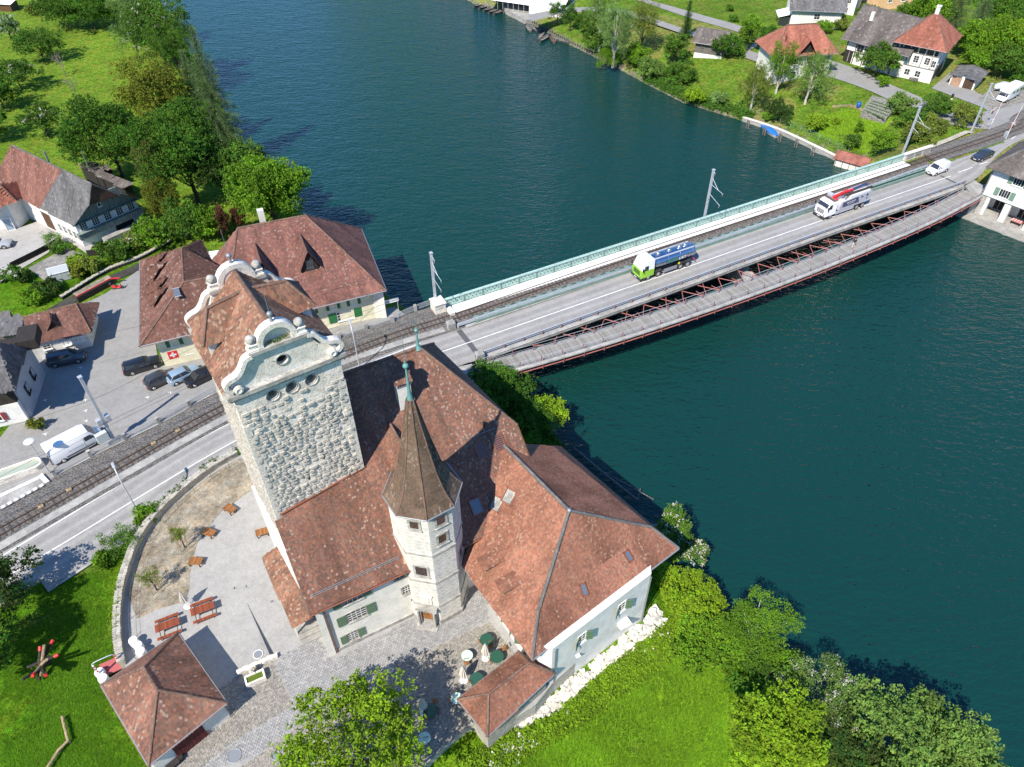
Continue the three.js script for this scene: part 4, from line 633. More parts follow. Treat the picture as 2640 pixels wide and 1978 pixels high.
// ---------------------------------------------------------------- bridges
const along = (a, b, t) => [mix(a[0], b[0], t), mix(a[1], b[1], t)];
{
  const b = thing('road_bridge', 'grey road bridge deck with guardrails crossing the river', 'bridge');
  const i0 = rTop.findIndex(p => p[0] > -8), i1 = rTop.findIndex(p => p[0] > 78), T0 = rTop.slice(i0, i1), j0 = rBot.findIndex(p => p[0] > -5), j1 = rBot.findIndex(p => p[0] > 79.5), B0 = rBot.slice(j0, j1);
  mesh('deck', prism([...offset(T0, -0.35), ...offset(B0, 0.35).reverse()], -0.32, -0.03), M.concrete, b);
  mesh('kerb', [strip(offset(T0, -0.4), offset(T0, 0.35), 0.14), strip(offset(B0, -0.2), offset(B0, 0.4), 0.14), strip(offset(T0, 0.35), offset(T0, 0.352), 0.14)], M.concrete, b);
  for (const k of [0.15, 0.75]) mesh('girder', [bar([mix(T0[0][0], B0[0][0], k), -1.35, mix(T0[0][1], B0[0][1], k)], [mix(T0.at(-1)[0], B0.at(-1)[0], k), -1.35, mix(T0.at(-1)[1], B0.at(-1)[1], k)], 0.7, 2.0)], M.rust, b);
  mesh('abutment', box(8, 7, 10, -9.5, -4.6, -77, R(29)), M.concrete, b); mesh('abutment', box(7, 7, 11, 80, -4.6, -121.5, R(29)), M.concrete, b);
  // guardrails: brown posts toward the footbridge, grey posts toward the track
  const gr = (line, side, mat, n, name) => { const L = smooth(line, n), grp = new THREE.Group(); grp.name = name; b.add(grp);
    L.forEach((p, i) => { const q = L[Math.min(i + 1, L.length - 1)], o = L[Math.max(0, i - 1)], a = Math.atan2(-(q[1] - o[1]), q[0] - o[0]); place('post', name + 'p', () => merge([boxUV(bx(-0.09, 0.09, 0, 0.78, -0.07, 0.07)), boxUV(bx(-0.11, 0.11, 0.1, 0.6, -0.28 * side, 0.0))].map(g => g)), mat, grp, [p[0], 0.05, p[1]], [0, a, 0]); });
    for (const [y, w, o] of [[0.58, 0.06, 0.1 * side], [0.8, 0.12, 0]]) mesh('rail', offset(L, -o).slice(0, -1).map((p, i) => { const q = offset(L, -o)[i + 1]; return bar([p[0], y, p[1]], [q[0], y, q[1]], w, y > 0.7 ? 0.07 : 0.3); }), M.galv, grp); };
  gr([[-3.65, -73.9], [30.16, -92.18], [79.24, -118.6]], 1, std([0.34, 0.24, 0.22], { map: T.metal }), 32, 'guardrail');
  gr([[-7.3, -79.63], [31.75, -100.19], [74.71, -124.1]], -1, M.galv, 32, 'guardrail');
  // end posts with black and white slanted hazard stripes
  for (const [p, t] of [[[-8.3, -79.7], 0], [[-4.19, -73.3], 1]]) { const e = new THREE.Group(); e.name = 'hazard_post'; e.position.set(p[0], 0, p[1]); e.rotation.y = R(29); b.add(e); mesh('block', bx(-0.55, 0.5, 0, 1.05, -0.5, 0.5), M.concrete, e); mesh('board', bx(-0.62, -0.57, 0.1, 1.15, -0.28, 0.28), M.paint, e); mesh('stripe', [...Array(4)].map((_, i) => box(0.012, 0.13, 0.5, -0.63, 0.25 + i * 0.26, 0, 0, 0.55)), M.black, e); }
}
{
  const b = thing('railway_bridge', 'pale green steel railway bridge with a diamond pierced plate railing', 'bridge');
  const A = [-9.34, -84.21], B = [71.55, -127.07], L = Math.hypot(B[0] - A[0], B[1] - A[1]), turn = Math.atan2(-(B[1] - A[1]), B[0] - A[0]);
  const g = new THREE.Group(); g.name = 'superstructure'; g.position.set(A[0], 0, A[1]); g.rotation.y = turn; b.add(g);
  const n = 31, w = L / n;
  const sh = shapeOf([[0.08, 0], [w - 0.08, 0], [w - 0.08, 1.1], [0.08, 1.1]]), di = (x, y) => { const h = new THREE.Path(); h.moveTo(x, y - 0.13); h.lineTo(x + 0.13, y); h.lineTo(x, y + 0.13); h.lineTo(x - 0.13, y); h.closePath(); sh.holes.push(h); };
  for (let i = 0; i < 4; i++) { di(0.42 + i * 0.6, 0.8); if (i < 4) di(0.72 + i * 0.6, 0.42); }
  const pg = boxUV(new THREE.ExtrudeGeometry(sh, { depth: 0.02, bevelEnabled: false })); ONE.set('lattice', pg);
  for (let i = 0; i < n; i++) { place('railing_panel', 'lattice', null, M.bridgeGreen, g, [i * w, 0.2, 0]); place('post', 'rbpost', () => bx(-0.06, 0.06, 0, 1.25, -0.12, 0.1), M.bridgeGreenDark, g, [i * w, 0.15, 0]); }
  mesh('top_rail', [bx(0, L, 1.32, 1.42, -0.32, 0.12)], M.bridgeGreen, g);
  mesh('walkway', [bx(0.2, L, 0.02, 0.14, 0.08, 1.95)], std([0.86, 0.87, 0.86], { roughness: 0.55, map: T.metal }), g);
  mesh('outer_girder', [bx(-1, L + 1, -2.0, 0.15, -0.25, -0.05), bx(-1, L + 1, -2.1, -2.0, -0.5, 0.2), bx(-1, L + 1, 0.0, 0.1, -0.5, 0.06)], M.bridgeGreenDark, g);
  mesh('track_deck', [bx(-1, L + 4, -0.35, 0.0, 1.75, 4.4)], std([0.3, 0.265, 0.24], { map: T.ballast }), g);
  mesh('inner_girder', [bx(2.2, L + 1, 0.0, 0.62, 4.35, 4.5), bx(2.2, L + 1, 0.0, 0.55, 5.2, 5.3), bx(2.2, L + 1, 0.55, 0.62, 4.3, 4.75), bx(2.2, L + 1, 0.05, 0.12, 4.5, 5.25)], M.bridgeGreenDark, g);
  for (let i = 0; i < 60; i++) place('rivet_plate', 'rbplate', () => bx(-0.12, 0.12, 0, 0.05, -0.09, 0.09), M.galv, g, [3 + i * 1.48, 0.125, i % 3 ? 4.95 : 4.8]);
  mesh('pylon', [bx(-1.9, -0.3, -1, 1.5, -0.9, 0.9), bx(-2.0, -0.2, 1.5, 1.65, -1.0, 1.0), bx(-0.2, 0.5, -1, 0.5, 0.5, 2.2)], M.tuffLight, g);
  mesh('parapet', [bx(L + 0.3, L + 7.2, -1, 1.25, -0.35, 0.1), bx(L + 0.2, L + 7.3, 1.25, 1.4, -0.45, 0.25)], M.tuffLight, g);
  mesh('parapet_panel', [...Array(3)].map((_, i) => bx(L + 0.9 + i * 2.1, L + 2.7 + i * 2.1, 0.25, 1.0, 0.1, 0.16)), M.concrete, g);
  mesh('pier', [bx(L * 0.5 - 1.2, L * 0.5 + 1.2, -7, -2.1, -0.5, 10.5)], M.rubble, g);
}
{
  const b = thing('footbridge', 'curved wooden plank footbridge with red steel frame beside the road bridge', 'footbridge');
  const out = smooth([[-4.5, -69.4], [-1.33, -70.76], [12.57, -76.63], [28.65, -84.31], [44.03, -92.33], [60.56, -101.87], [70.73, -108.19], [80.49, -115.03]], 96), inn = offset(out, -2.55);
  mesh('beam', [strip(inn, out, -0.42)], M.woodGrey, b);
  reseed(91); const mats = [], cols = [], X = new THREE.Matrix4();
  for (let i = 0; i + 1 < out.length; i++) { const a = Math.atan2(-(out[i + 1][1] - out[i][1]), out[i + 1][0] - out[i][0]), L = Math.hypot(out[i + 1][0] - out[i][0], out[i + 1][1] - out[i][1]), n = Math.round(L / 0.2); for (let k = 0; k < n; k++) { const t = (k + 0.5) / n, p = along(out[i], out[i + 1], t), q = along(inn[i], inn[i + 1], t); X.makeRotationY(a); X.scale(V(L / n / 0.2, 1, 1)); X.setPosition((p[0] + q[0]) / 2, -0.33, (p[1] + q[1]) / 2); mats.push(X.clone()); cols.push(lin(0.6, 0.575, 0.53).multiplyScalar(rr(0.72, 1.12))); } }
  instanced('planks', box(0.178, 0.06, 2.5), std([1, 1, 1], { map: T.wood, roughness: 0.9 }), mats, cols, b);
  // outer tube, red frames and rails
  mesh('side_tube', tube(offset(out, 0.25).filter((_, i) => i % 4 === 0).map(p => [p[0], -0.2, p[1]]), 0.3, 90, 8), std([0.42, 0.41, 0.39], { map: T.concrete }), b);
  mesh('red_chord', tube(offset(out, 0.45).filter((_, i) => i % 4 === 0).map(p => [p[0], -0.75, p[1]]), 0.09, 90, 6), M.bridgeRed, b);
  const hr = (line, y, r, nm) => mesh(nm, tube(line.filter((_, i) => i % 4 === 0).map(p => [p[0], y, p[1]]), r, 90, 5), M.galv, b);
  hr(offset(out, 0.02), 0.75, 0.03, 'handrail'); hr(offset(inn, -0.02), 0.75, 0.03, 'handrail'); hr(offset(inn, -0.02), 0.25, 0.02, 'wire'); hr(offset(out, 0.02), 0.35, 0.02, 'wire');
  for (let i = 3; i < out.length - 2; i += 3) {
    const p = out[i], q = inn[i], a = Math.atan2(-(out[i + 1][1] - out[i][1]), out[i + 1][0] - out[i][0]);
    place('frame', 'fbframe', () => merge([boxUV(bx(-0.05, 0.05, -0.9, 0.8, -0.03, 0.05)), boxUV(bx(-0.05, 0.05, -0.95, -0.8, 0, 0.6)), boxUV(bar([0, -0.85, 0.55], [0, -0.1, 0.62], 0.08, 0.08))]), M.bridgeRed, b, [p[0], 0, p[1]], [0, a, 0]);
    place('post', 'fbpost', () => bx(-0.04, 0.04, -0.5, 0.8, -0.04, 0.04), M.bridgeRed, b, [q[0], 0, q[1]], [0, a, 0]);
  }
  // red struts between the road bridge and the footbridge, in fans
  const rb = smooth([[-3.18, -73.57], [30.03, -91.54], [78.8, -117.61]], 96);
  for (let i = 12; i < 88; i += 3.55) { const k = Math.round(i), q = offset(inn, -0.1)[k]; let best = 0, bd = 1e9; rb.forEach((p, j) => { const d = Math.hypot(p[0] - q[0], p[1] - q[1]); if (d < bd) { bd = d; best = j; } }); if (bd < 0.8) continue;
    for (const dj of [-2, 2]) { const p = rb[clamp(best + dj, 0, 96)]; place('strut', 'strutgeo', () => cyl([0, 0, 0], [0, 0, 1], 0.07, 0.07, 6), M.bridgeRed, b, [0, 0, 0]); const s = b.children.at(-1); const A = V(p[0], -0.7, p[1]), B = V(q[0], -0.5, q[1]); s.position.copy(A); s.scale.set(1, 1, A.distanceTo(B)); s.lookAt(B); }
    const p = rb[clamp(best + 1, 0, 96)], A = V(p[0], -1.8, p[1]), B = V(q[0], -0.6, q[1]); const s = place('strut', 'strutgeo', null, M.bridgeRed, b, [0, 0, 0]); s.position.copy(A); s.scale.set(1.3, 1.3, A.distanceTo(B)); s.lookAt(B); }
  const sheetL = offset(inn, -0.55); mesh('side_mesh', [strip(sheetL, offset(inn, -0.05), (x, z) => -0.45)], std([0.3, 0.31, 0.31], { map: T.metal }), b);
  // landing slabs
  mesh('landing', [prism([[-6.16, -70.08], [-7.85, -71.55], [-3.9, -72.75], [-1.51, -71.5], [-1.33, -70.57], [-5.22, -68.77]], -0.8, -0.02), prism([[79.46, -118.49], [82.02, -120.49], [82.5, -118.45], [81.05, -115.84], [79.25, -116.18]], -0.6, -0.2)], M.concrete, b);
  mesh('pier_cap', [cyl(v3([36.18, -1.5, -93.78]).setY(-6), v3([36.18, -1.5, -93.78]), 1.1, 1.1, 14)], M.concrete, b);
}
// ---------------------------------------------------------------- catenary masts
function mast(label, p, h, turn, arms, box2) {
  const m = thing('catenary_mast', label, 'mast', [p[0], 0, p[1]], turn, 'catenary masts along the railway');
  mesh('pole', [bx(-0.16, -0.12, 0, h, -0.15, 0.15), bx(0.12, 0.16, 0, h, -0.15, 0.15), bx(-0.12, 0.12, 0, h, -0.02, 0.02)].concat([bx(-0.12, 0.12, 0, h, -0.15, -0.13), bx(-0.12, 0.12, 0, h, 0.13, 0.15)]), M.galv, m);
  mesh('cap', bx(-0.22, 0.22, h, h + 0.12, -0.22, 0.22), M.galv, m);
  for (const [y0, y1, len, br] of arms) { mesh('arm', [cyl([0, y0, 0.1], [0, y1, len], 0.05, 0.045, 6)], M.galv, m); if (br) mesh('brace', cyl([0, y0 + br, 0.1], [0, mix(y0, y1, 0.6), len * 0.6], 0.04, 0.04, 6), M.galv, m); mesh('insulator', cyl([0, y1 - 0.4, len - 0.15], [0, y1, len - 0.15], 0.06, 0.06, 6), M.steel, m); }
  mesh('footing', bx(-0.4, 0.4, -0.6, 0.12, -0.4, 0.4), M.concrete, m);
  return m;
}
const bt = R(28);
mast('grey catenary mast beside the stone pylon at the bridge start', [-10.71, -84.42], 9.0, bt + R(0), [[6.6, 6.3, 2.9, 1.0], [4.9, 4.5, 2.6, 0], [8.7, 8.4, 1.1, 0]]);
mast('grey catenary mast halfway along the bridge railing', [31.38, -106.61], 9.2, bt, [[6.8, 6.5, 3.0, 1.1], [5.2, 4.4, 2.8, 0], [9.0, 8.8, 0.5, 0]]);
mast('grey catenary mast at the far bridge end by the parapet', [72.43, -129.3], 9.2, bt, [[6.8, 6.5, 3.2, 1.0], [5.4, 5.0, 1.4, 0]]);
mast('grey catenary mast beside the dark hedge near the level crossing', [89.5, -138.87], 9.4, bt, [[7.2, 6.9, 3.0, 1.0]]);
{ const m = mast('tall grey catenary mast with switch boxes behind the white van', [-46.55, -59.13], 10.2, R(46), []); mesh('switch_box', [bx(-0.75, -0.3, 3.2, 4.0, -0.3, 0.3)], M.galv, m); mesh('switch_box', [bx(0.3, 0.75, 3.2, 4.0, -0.3, 0.3)], M.galv, m); mesh('cabinet', bx(-1.6, -0.35, 1.0, 2.2, -0.1, 0.45), std([0.55, 0.6, 0.58], { roughness: 0.5 }), m); mesh('bracket', bx(-0.8, 0.8, 3.0, 3.1, -0.1, 0.1), M.galv, m); }
// overhead wires
{ const W = (label, pts, r = 0.018) => { const t = mesh('overhead_wire', tube(pts, r, 40, 4), M.black); tag(t, label, 'wire'); };
  const sag = (a, b, s) => [a, [mix(a[0], b[0], 0.5), (a[1] + b[1]) / 2 - s, mix(a[2], b[2], 0.5)], b], a0 = [...track.at(0)], tr = k => track[clamp(Math.round(k * 260), 0, 260)], P = (k, y) => { const p = tr(k); return [p[0], y, p[1]]; };
  W('contact wire hung above the railway track', [P(0, 5.4), P(0.2, 5.4), P(0.36, 5.4), P(0.66, 5.4), P(0.9, 5.4), P(1, 5.4)]);
  W('catenary wire sagging above the contact wire', [P(0, 6.6), P(0.2, 5.9), P(0.36, 6.5), P(0.5, 5.9), P(0.66, 6.6), P(0.8, 5.9), P(0.9, 6.6)]);
  W('upper feeder wire strung across the car park', [[-78, 9, -42], [-45.54, 8, -57.98], [-37.6, 8.5, -65.26], [-12.4, 8.8, -84]]);
  W('lower feeder wire strung across the car park', [[-80, 7, -58], [-52, 6.6, -70], [-12.4, 6.8, -84]]); }
// ---------------------------------------------------------------- buildings on the left bank
// gable-roofed body helper in a local frame: x along the ridge, z across; eaves at y = e, ridge at y = k
function wallsOf(parent, pts, y0, y1, mat, name = 'wall') { return mesh(name, prism(pts, y0, y1), mat, parent); }
{ // public house: long hipped house and its left wing
  const b = thing('river_inn', 'cream inn with red hipped tiled roof and green shutters by the bridge', 'building', [-45.6, 0, -69.1], R(22.6));
  const O = [-45.6, -69.1], c = Math.cos(R(22.6)), s = Math.sin(R(22.6)), lo = (p, y) => { const dx = p[0] - O[0], dz = p[1] - O[1]; return [dx * c - dz * s, y, dx * s + dz * c]; };
  reseed(101);
  const E = 4.9;
  const FL = lo([-45.98, -70.32], E), BL = lo([-52.6, -89.07], E), FR = lo([-16.79, -81.64], E), BR = lo([-22.38, -97.18], E), RB = lo([-43.35, -83.86], 10.4), RF = lo([-40.68, -76.17], 10.4), M0 = lo([-36.02, -85.68], 12.2), M1 = lo([-27.68, -88.83], 12.2);
  const jm = 11.5;                                          // junction of the two roofs along the front
  const VB = [13.0, E, RB[2] - 0.2], VF = [jm, E, FL[2]], ML = [9.3, E + 0.4, M0[2] + 1.5], FM = [9.5, E, FL[2]];
  const hipL = [8.6, E, M0[2] - 6];
  const roof = tiled(b, [[FL, RF, RB, BL], [FL, [jm + 4, E, FL[2]], [jm + 1.5, 10.2, RF[2]], RF], [RF, [jm + 1.5, 10.2, RF[2]], [11, 7.4, RB[2] + 1], [10, 7.4, BL[2] + 2], RB]], 'brown', { w: 0.26, c: 0.22, hips: [[RF, RB], [FL, RF], [RF, [jm + 1, 10.2, RF[2]]]] });
  const main = tiled(b, [[[jm - 1.5, E, FR[2] - 0.05], FR, M1, M0], [FR, BR, M1], [M0, M1, BR, [11, E, BR[2]]], [[jm - 1.5, E, FR[2]], M0, [jm - 2.5, E + 0.4, BR[2] + 3]]], 'pub', { w: 0.26, c: 0.22, name: 'main_roof', noTile: [2], hips: [[M0, M1, 0.15], [M1, FR], [M1, BR], [M0, [jm - 1.5, E, FR[2] - 0.05]]] });
  mesh('wall', [prism([[FL[0] + 1.7, FL[2] - 1.2], [FR[0] - 1.7, FR[2] - 1.2], [FR[0] - 1.7, BR[2] + 1], [BL[0] + 1.5, BL[2] + 1]], -3, E - 0.1)], M.cream, b);
  mesh('soffit', [poly3([[FL[0] + 0.1, E - 0.08, FL[2] - 0.05], [FR[0] - 0.1, E - 0.08, FR[2] - 0.05], [FR[0] - 0.2, E - 0.08, BR[2]], [BL[0] + 0.1, E - 0.08, BL[2]]])], M.frame, b);
  mesh('gutter', [cyl(FL, [FL[0] + 14, E, FL[2] + 0.02], 0.09, 0.09, 6), cyl([FR[0] - 12, E, FR[2]], FR, 0.09, 0.09, 6), cyl(FL, BL, 0.09, 0.09, 6), cyl(FR, BR, 0.09, 0.09, 6)], M.zinc, b);
  mesh('buttress', [prism([[FR[0] - 1.75, FR[2] - 2.2], [FR[0] - 0.2, FR[2] - 1.6], [FR[0] - 0.4, FR[2] - 0.6], [FR[0] - 1.75, FR[2] - 1.0]], -1, 4.2)], M.plaster, b);
  const fz = FL[2] - 1.2, W = (x, y, w, h, o = {}) => windowPart(b, [x, y, fz + (x > 16 ? (FR[2] - FL[2]) * (x / FR[0]) : 0)], 0, w, h, { shutters: M.shutterBright, cols: 2, rows: 3, ...o });
  W(3.9, 3.55, 0.95, 1.15); W(7.2, 3.75, 0.95, 1.1); W(10.4, 3.75, 0.95, 1.1); W(21.2, 3.6, 0.85, 1.1); W(24.2, 3.6, 0.85, 1.1); W(27.0, 3.6, 0.85, 1.1); W(25.6, 1.6, 2.2, 1.4, { cols: 4 });
  windowPart(b, [5.1, 1.55, fz], 0, 0.7, 0.65, { cols: 1, rows: 1, trim: M.frame });
  { const d = new THREE.Group(); d.name = 'entrance'; b.add(d); mesh('entrance_shade_panel', bx(7.2, 9.6, 0.1, 2.4, fz - 0.1, fz + 0.02), M.glass, d); mesh('surround', [bx(6.95, 7.2, 0, 2.6, fz, fz + 0.12), bx(9.6, 9.85, 0, 2.6, fz, fz + 0.12), bx(6.95, 9.85, 2.4, 2.65, fz, fz + 0.12)], M.stoneTrim, d); mesh('shelf', bx(7.2, 9.6, 1.2, 1.3, fz, fz + 0.5), M.frame, d); }  // dark pane stands for the shade of the open entrance
  windowPart(b, [21.6, 1.2, fz + (FR[2] - FL[2]) * 0.7], 0, 0.95, 2.0, { cols: 1, rows: 1, name: 'door', glass: M.woodDark, sill: false });
  // Swiss flag painted on a board
  { const f = new THREE.Group(); f.name = 'swiss_flag'; f.position.set(3.2, 1.6, fz + 0.03); b.add(f); mesh('cloth', bx(-0.6, 0.6, -0.6, 0.6, 0, 0.03), std([0.62, 0.015, 0.025], { roughness: 0.7 }), f); mesh('cross', [bx(-0.13, 0.13, -0.4, 0.4, 0.03, 0.045), bx(-0.4, -0.13, -0.13, 0.13, 0.03, 0.045), bx(0.13, 0.4, -0.13, 0.13, 0.03, 0.045)], M.paint, f); }
  // lettering "River Pub" in green
  { const cv = document.createElement('canvas'); cv.width = 512; cv.height = 128; const x = cv.getContext('2d'); x.fillStyle = '#e8dfba'; x.fillRect(0, 0, 512, 128); x.fillStyle = '#1f8a22'; x.font = 'bold italic 96px serif'; x.fillText('River Pub', 18, 92); const tx = new THREE.CanvasTexture(cv); tx.colorSpace = THREE.SRGBColorSpace; const g = new THREE.PlaneGeometry(2.7, 0.68); g.translate(5.6, 2.5, fz + 0.04); mesh('lettering', g, std([1, 1, 1], { map: tx }), b, true); }
  // dormers: two gabled on the front, one hipped on the right, four eyebrow dormers on the left
  const dorm = (x, y, z, w, h, d, ry, pal, nm) => { const g = new THREE.Group(); g.name = 'dormer'; g.position.set(x, y, z); g.rotation.y = ry; b.add(g); tiled(g, [[[-w, -0.2, 0.4], [0, h, 0.4], [0, h, -d], [-w, -0.2, -d * 0.15]], [[w, -0.2, 0.4], [w, -0.2, -d * 0.15], [0, h, -d], [0, h, 0.4]]], pal, { w: 0.26, c: 0.22, name: 'dormer_roof', hips: [[[0, h, 0.4], [0, h, -d], 0.1]] }); mesh('dormer_front', [poly3([[-w * 0.75, -0.5, 0.1], [w * 0.75, -0.5, 0.1], [w * 0.7, 0.1, 0.1], [0, h * 0.9, 0.1], [-w * 0.7, 0.1, 0.1]])], M.woodDark, g); mesh('dormer_window', bx(-w * 0.35, w * 0.35, -0.4, h * 0.45, 0.1, 0.14), M.glass, g); };
  dorm(22.7, 8.3, M0[2] * 0.4 + FR[2] * 0.6, 1.4, 2.5, 4.4, 0, 'pub'); dorm(16.8, 8.3, M0[2] * 0.4 + FR[2] * 0.6, 1.4, 2.5, 4.4, 0, 'pub');
  { const g = new THREE.Group(); g.name = 'dormer'; g.position.set(FR[0] - 3.8, 6.4, (FR[2] + BR[2]) / 2 - 2.2); g.rotation.y = Math.PI / 2; b.add(g); tiled(g, [[[-2.0, 0.8, 0.6], [2.0, 0.8, 0.6], [2.0, 2.0, -2.6], [-2.0, 2.0, -2.6]]], 'pub', { w: 0.26, c: 0.22, name: 'dormer_roof' }); mesh('dormer_wall', bx(-1.8, 1.8, -1, 0.85, -1.8, 0.25), M.woodDark, g); }
  for (let i = 0; i < 4; i++) { const u = [0.2, 0.34, 0.58, 0.72][i], p = v3(FL).lerp(v3(BL), 1 - u), q = v3(RF).lerp(v3(RB), 1 - u), m = p.clone().lerp(q, 0.34), g = new THREE.Group(); g.name = 'eyebrow_dormer'; g.position.copy(m); g.position.y += 0.4; g.rotation.y = -Math.PI / 2 + 0.02; b.add(g); tiled(g, [[[-1.3, 0.1, 0.4], [0, 1.1, 0.6], [0, 1.9, -2.4]], [[1.3, 0.1, 0.4], [0, 1.9, -2.4], [0, 1.1, 0.6]]], 'brown', { w: 0.26, c: 0.22, name: 'dormer_roof' }); mesh('dormer_front', poly3([[-1.1, -0.1, 0.3], [1.1, -0.1, 0.3], [0, 1.0, 0.45]]), M.woodDark, g); }
  mesh('chimney', [bx(M0[0] + 3.0, M0[0] + 3.8, 9, 13.2, M0[2] - 2.2, M0[2] - 1.5)], M.plaster, b);
  for (const [x, y, z] of [[6.2, 9.7, RF[2] + 0.9], [9.6, 7.2, FL[2] - 3.8]]) { const g = new THREE.Group(); g.name = 'skylight'; g.position.set(x, y + 0.06, z); g.rotation.x = R(38); b.add(g); mesh('pane', bx(-0.35, 0.35, 0, 0.06, -0.5, 0.5), M.skylight, g); mesh('frame', [bx(-0.42, 0.42, 0, 0.1, -0.58, -0.5), bx(-0.42, 0.42, 0, 0.1, 0.5, 0.58)], M.zinc, g); }
}
{ // farmhouse: red tiled barn half, grey dwelling half, half-hipped end with green boarding
  const b = thing('farmhouse', 'long farmhouse with half red and half grey roof and green boarded gable', 'building');
  reseed(111);
  const E = 4.3, k = 10.6, A = [-86.18, 4.3, -113.34], Bm = [-74.24, 4.3, -104.81], C = [-66.53, 4.3, -99.5], Dd = [-59.56, 4.3, -107.62], R0 = [-79.83, 10.6, -113.41], R1 = [-68.2, 10.6, -104.81], R2 = [-61.98, 10.6, -100.72], Hl = [-66.15, 4.3, -99.72], Gt = [-59.95, 7.4, -103.14], G0 = [-63.3, 7.4, -100.06];
  const back = d => [d[0] + 10.5, 4.3, d[2] - 9.0];
  const BA = [R0[0] + (R0[0] - A[0]) * 0.75, E, R0[2] + (R0[2] - A[2]) * 0.75];
  tiled(b, [[A, Bm, R1, R0]], 'pub', { w: 0.32, c: 0.26, name: 'barn_roof' });
  tiled(b, [[Bm, C, G0, R2, R1], [G0, Gt, R2]], 'slate', { w: 0.32, c: 0.26, name: 'house_roof', hips: [[R0, R2, 0.15], [R2, G0, 0.13], [R2, Gt, 0.13]], ridge: M.ridgeGrey });
  tiled(b, [[R0, R1, R2, Gt, Dd, BA]], 'grey', { w: 0.32, c: 0.26, name: 'back_roof' });
  const inset = (p, q, t) => [mix(p[0], q[0], t), mix(p[2], q[2], t)], cen = [(A[0] + Dd[0]) / 2, 0, (A[2] + Dd[2]) / 2];
  mesh('wall', [prism([inset(A, cen, 0.03), inset(C, cen, 0.1), inset(Dd, cen, 0.1), inset(BA, cen, 0.1)], -1.5, 4.2)], M.white, b);
  // gable end: green boards, gallery and windows
  const c2 = inset(C, cen, 0.06), d2 = inset(Dd, cen, 0.06), ge = thingGable(b, c2, d2, C, Dd, G0, Gt);
  function thingGable(b, c2, d2) {
    const L = Math.hypot(d2[0] - c2[0], d2[1] - c2[1]), turn = Math.atan2(-(d2[1] - c2[1]), d2[0] - c2[0]), g = new THREE.Group(); g.name = 'gable_end'; g.position.set(c2[0], 0, c2[1]); g.rotation.y = turn; b.add(g);
    const green = std([0.36, 0.45, 0.42], { map: T.wood });
    mesh('boarding', [prismXY([[0, 3.9], [L, 3.9], [L - 2.2, 7.2], [2.4, 7.2]], -0.1, 0.12), bx(-0.3, L + 0.3, 1.6, 2.5, 0, 0.75), bx(-0.3, L + 0.3, 2.5, 2.6, 0, 0.85), bx(-0.4, L + 0.4, 4.0, 4.15, 0, 0.5)], green, g);
    mesh('gable_wall', bx(0, L, -1, 4.0, -0.2, 0.05), M.white, g);
    for (let i = 0; i < 5; i++) windowPart(g, [1.1 + i * (L - 2.2) / 4, 3.3, 0.1], 0, 1.0, 1.15, { cols: 3, rows: 3, sill: false });
    for (let i = 0; i < 10; i++) place('batten', 'fhb', () => bx(-0.03, 0.03, 0, 0.9, 0, 0.02), green, g, [i * L / 9, 1.6, 0.752]);
    windowPart(g, [L * 0.45, 5.6, 0.14], 0, 0.4, 0.5, { cols: 1, rows: 1 });
    mesh('terrace', [bx(2.6, L + 0.6, -0.2, 0.9, 1.0, 3.2), bx(2.6, L + 0.6, 0.9, 1.5, 3.1, 3.2)], M.concrete, g); mesh('doorway_shade_panel', bx(L * 0.55, L * 0.85, 0.1, 1.5, 0, 0.1), M.glass, g);  // doorway shade is a dark flat sheet set on the wall
    return g;
  }
  // front wall doors and windows toward the lane
  const fl = inset(A, cen, 0.03), fr = inset(C, cen, 0.1), turn = Math.atan2(-(fr[1] - fl[1]), fr[0] - fl[0]), FL = Math.hypot(fr[0] - fl[0], fr[1] - fl[1]), U = u => [mix(fl[0], fr[0], u), mix(fl[1], fr[1], u)];
  const at = (u, y, w, h, o) => { const p = U(u); windowPart(b, [p[0] + Math.sin(turn) * 0.02, y, p[1] + Math.cos(turn) * 0.02], turn, w, h, o); };
  at(0.62, 1.6, 2.6, 3.0, { glass: M.woodBrown, cols: 3, rows: 1, name: 'barn_door', sill: false, bars: M.woodDark }); for (const u of [0.76, 0.82, 0.88, 0.94]) at(u, 1.5, 0.75, 1.3, { cols: 2, rows: 2 });
  for (const q of [[-68.9, 8, -104.85], [-66.32, 7.7, -103.24]]) { const s = new THREE.Group(); s.name = 'skylight'; s.position.set(q[0], q[1] + 0.1, q[2]); s.rotation.set(R(30), turn, 0, 'YXZ'); b.add(s); mesh('pane', bx(-0.45, 0.45, 0, 0.08, -0.6, 0.6), M.skylight, s); mesh('flashing', [bx(-0.55, 0.55, 0, 0.06, 0.6, 0.95)], M.whiteCloth, s); }
  mesh('flue', [cyl([-73.92, 8.6, -111.52], v3([-73.92, 8.6, -111.52]).add(V(0, 1.9, 0)), 0.16, 0.16, 8), cyl([-69.59, 6, -114.16], v3([-69.59, 6, -114.16]).add(V(0, 3.2, 0)), 0.08, 0.08, 6)], M.zinc, b);
  // low sheds behind
  tiled(b, [[[-75.92, 3, -121.85], [-73.13, 3.4, -122.01], [-68.6, 3.2, -119.53], [-72.23, 2.9, -119.31]]], 'grey', { w: 0.5, c: 0.4, name: 'shed_roof' }); tiled(b, [[[-72.13, 2.8, -118.95], [-70.88, 3.1, -119.47], [-63.59, 3, -114.72], [-64.88, 2.7, -113.71]]], 'grey', { w: 0.5, c: 0.4, name: 'shed_roof' });
  mesh('shed_wall', [prism([[-75.32, -121.41], [-73.56, -122.41], [-69.45, -120.22], [-71.93, -119.03]], -1, 2.75), prism([[-71.56, -118.66], [-70.86, -119.59], [-64.33, -115.3], [-65.14, -114.31]], -1, 2.6)], M.woodDark, b);
}
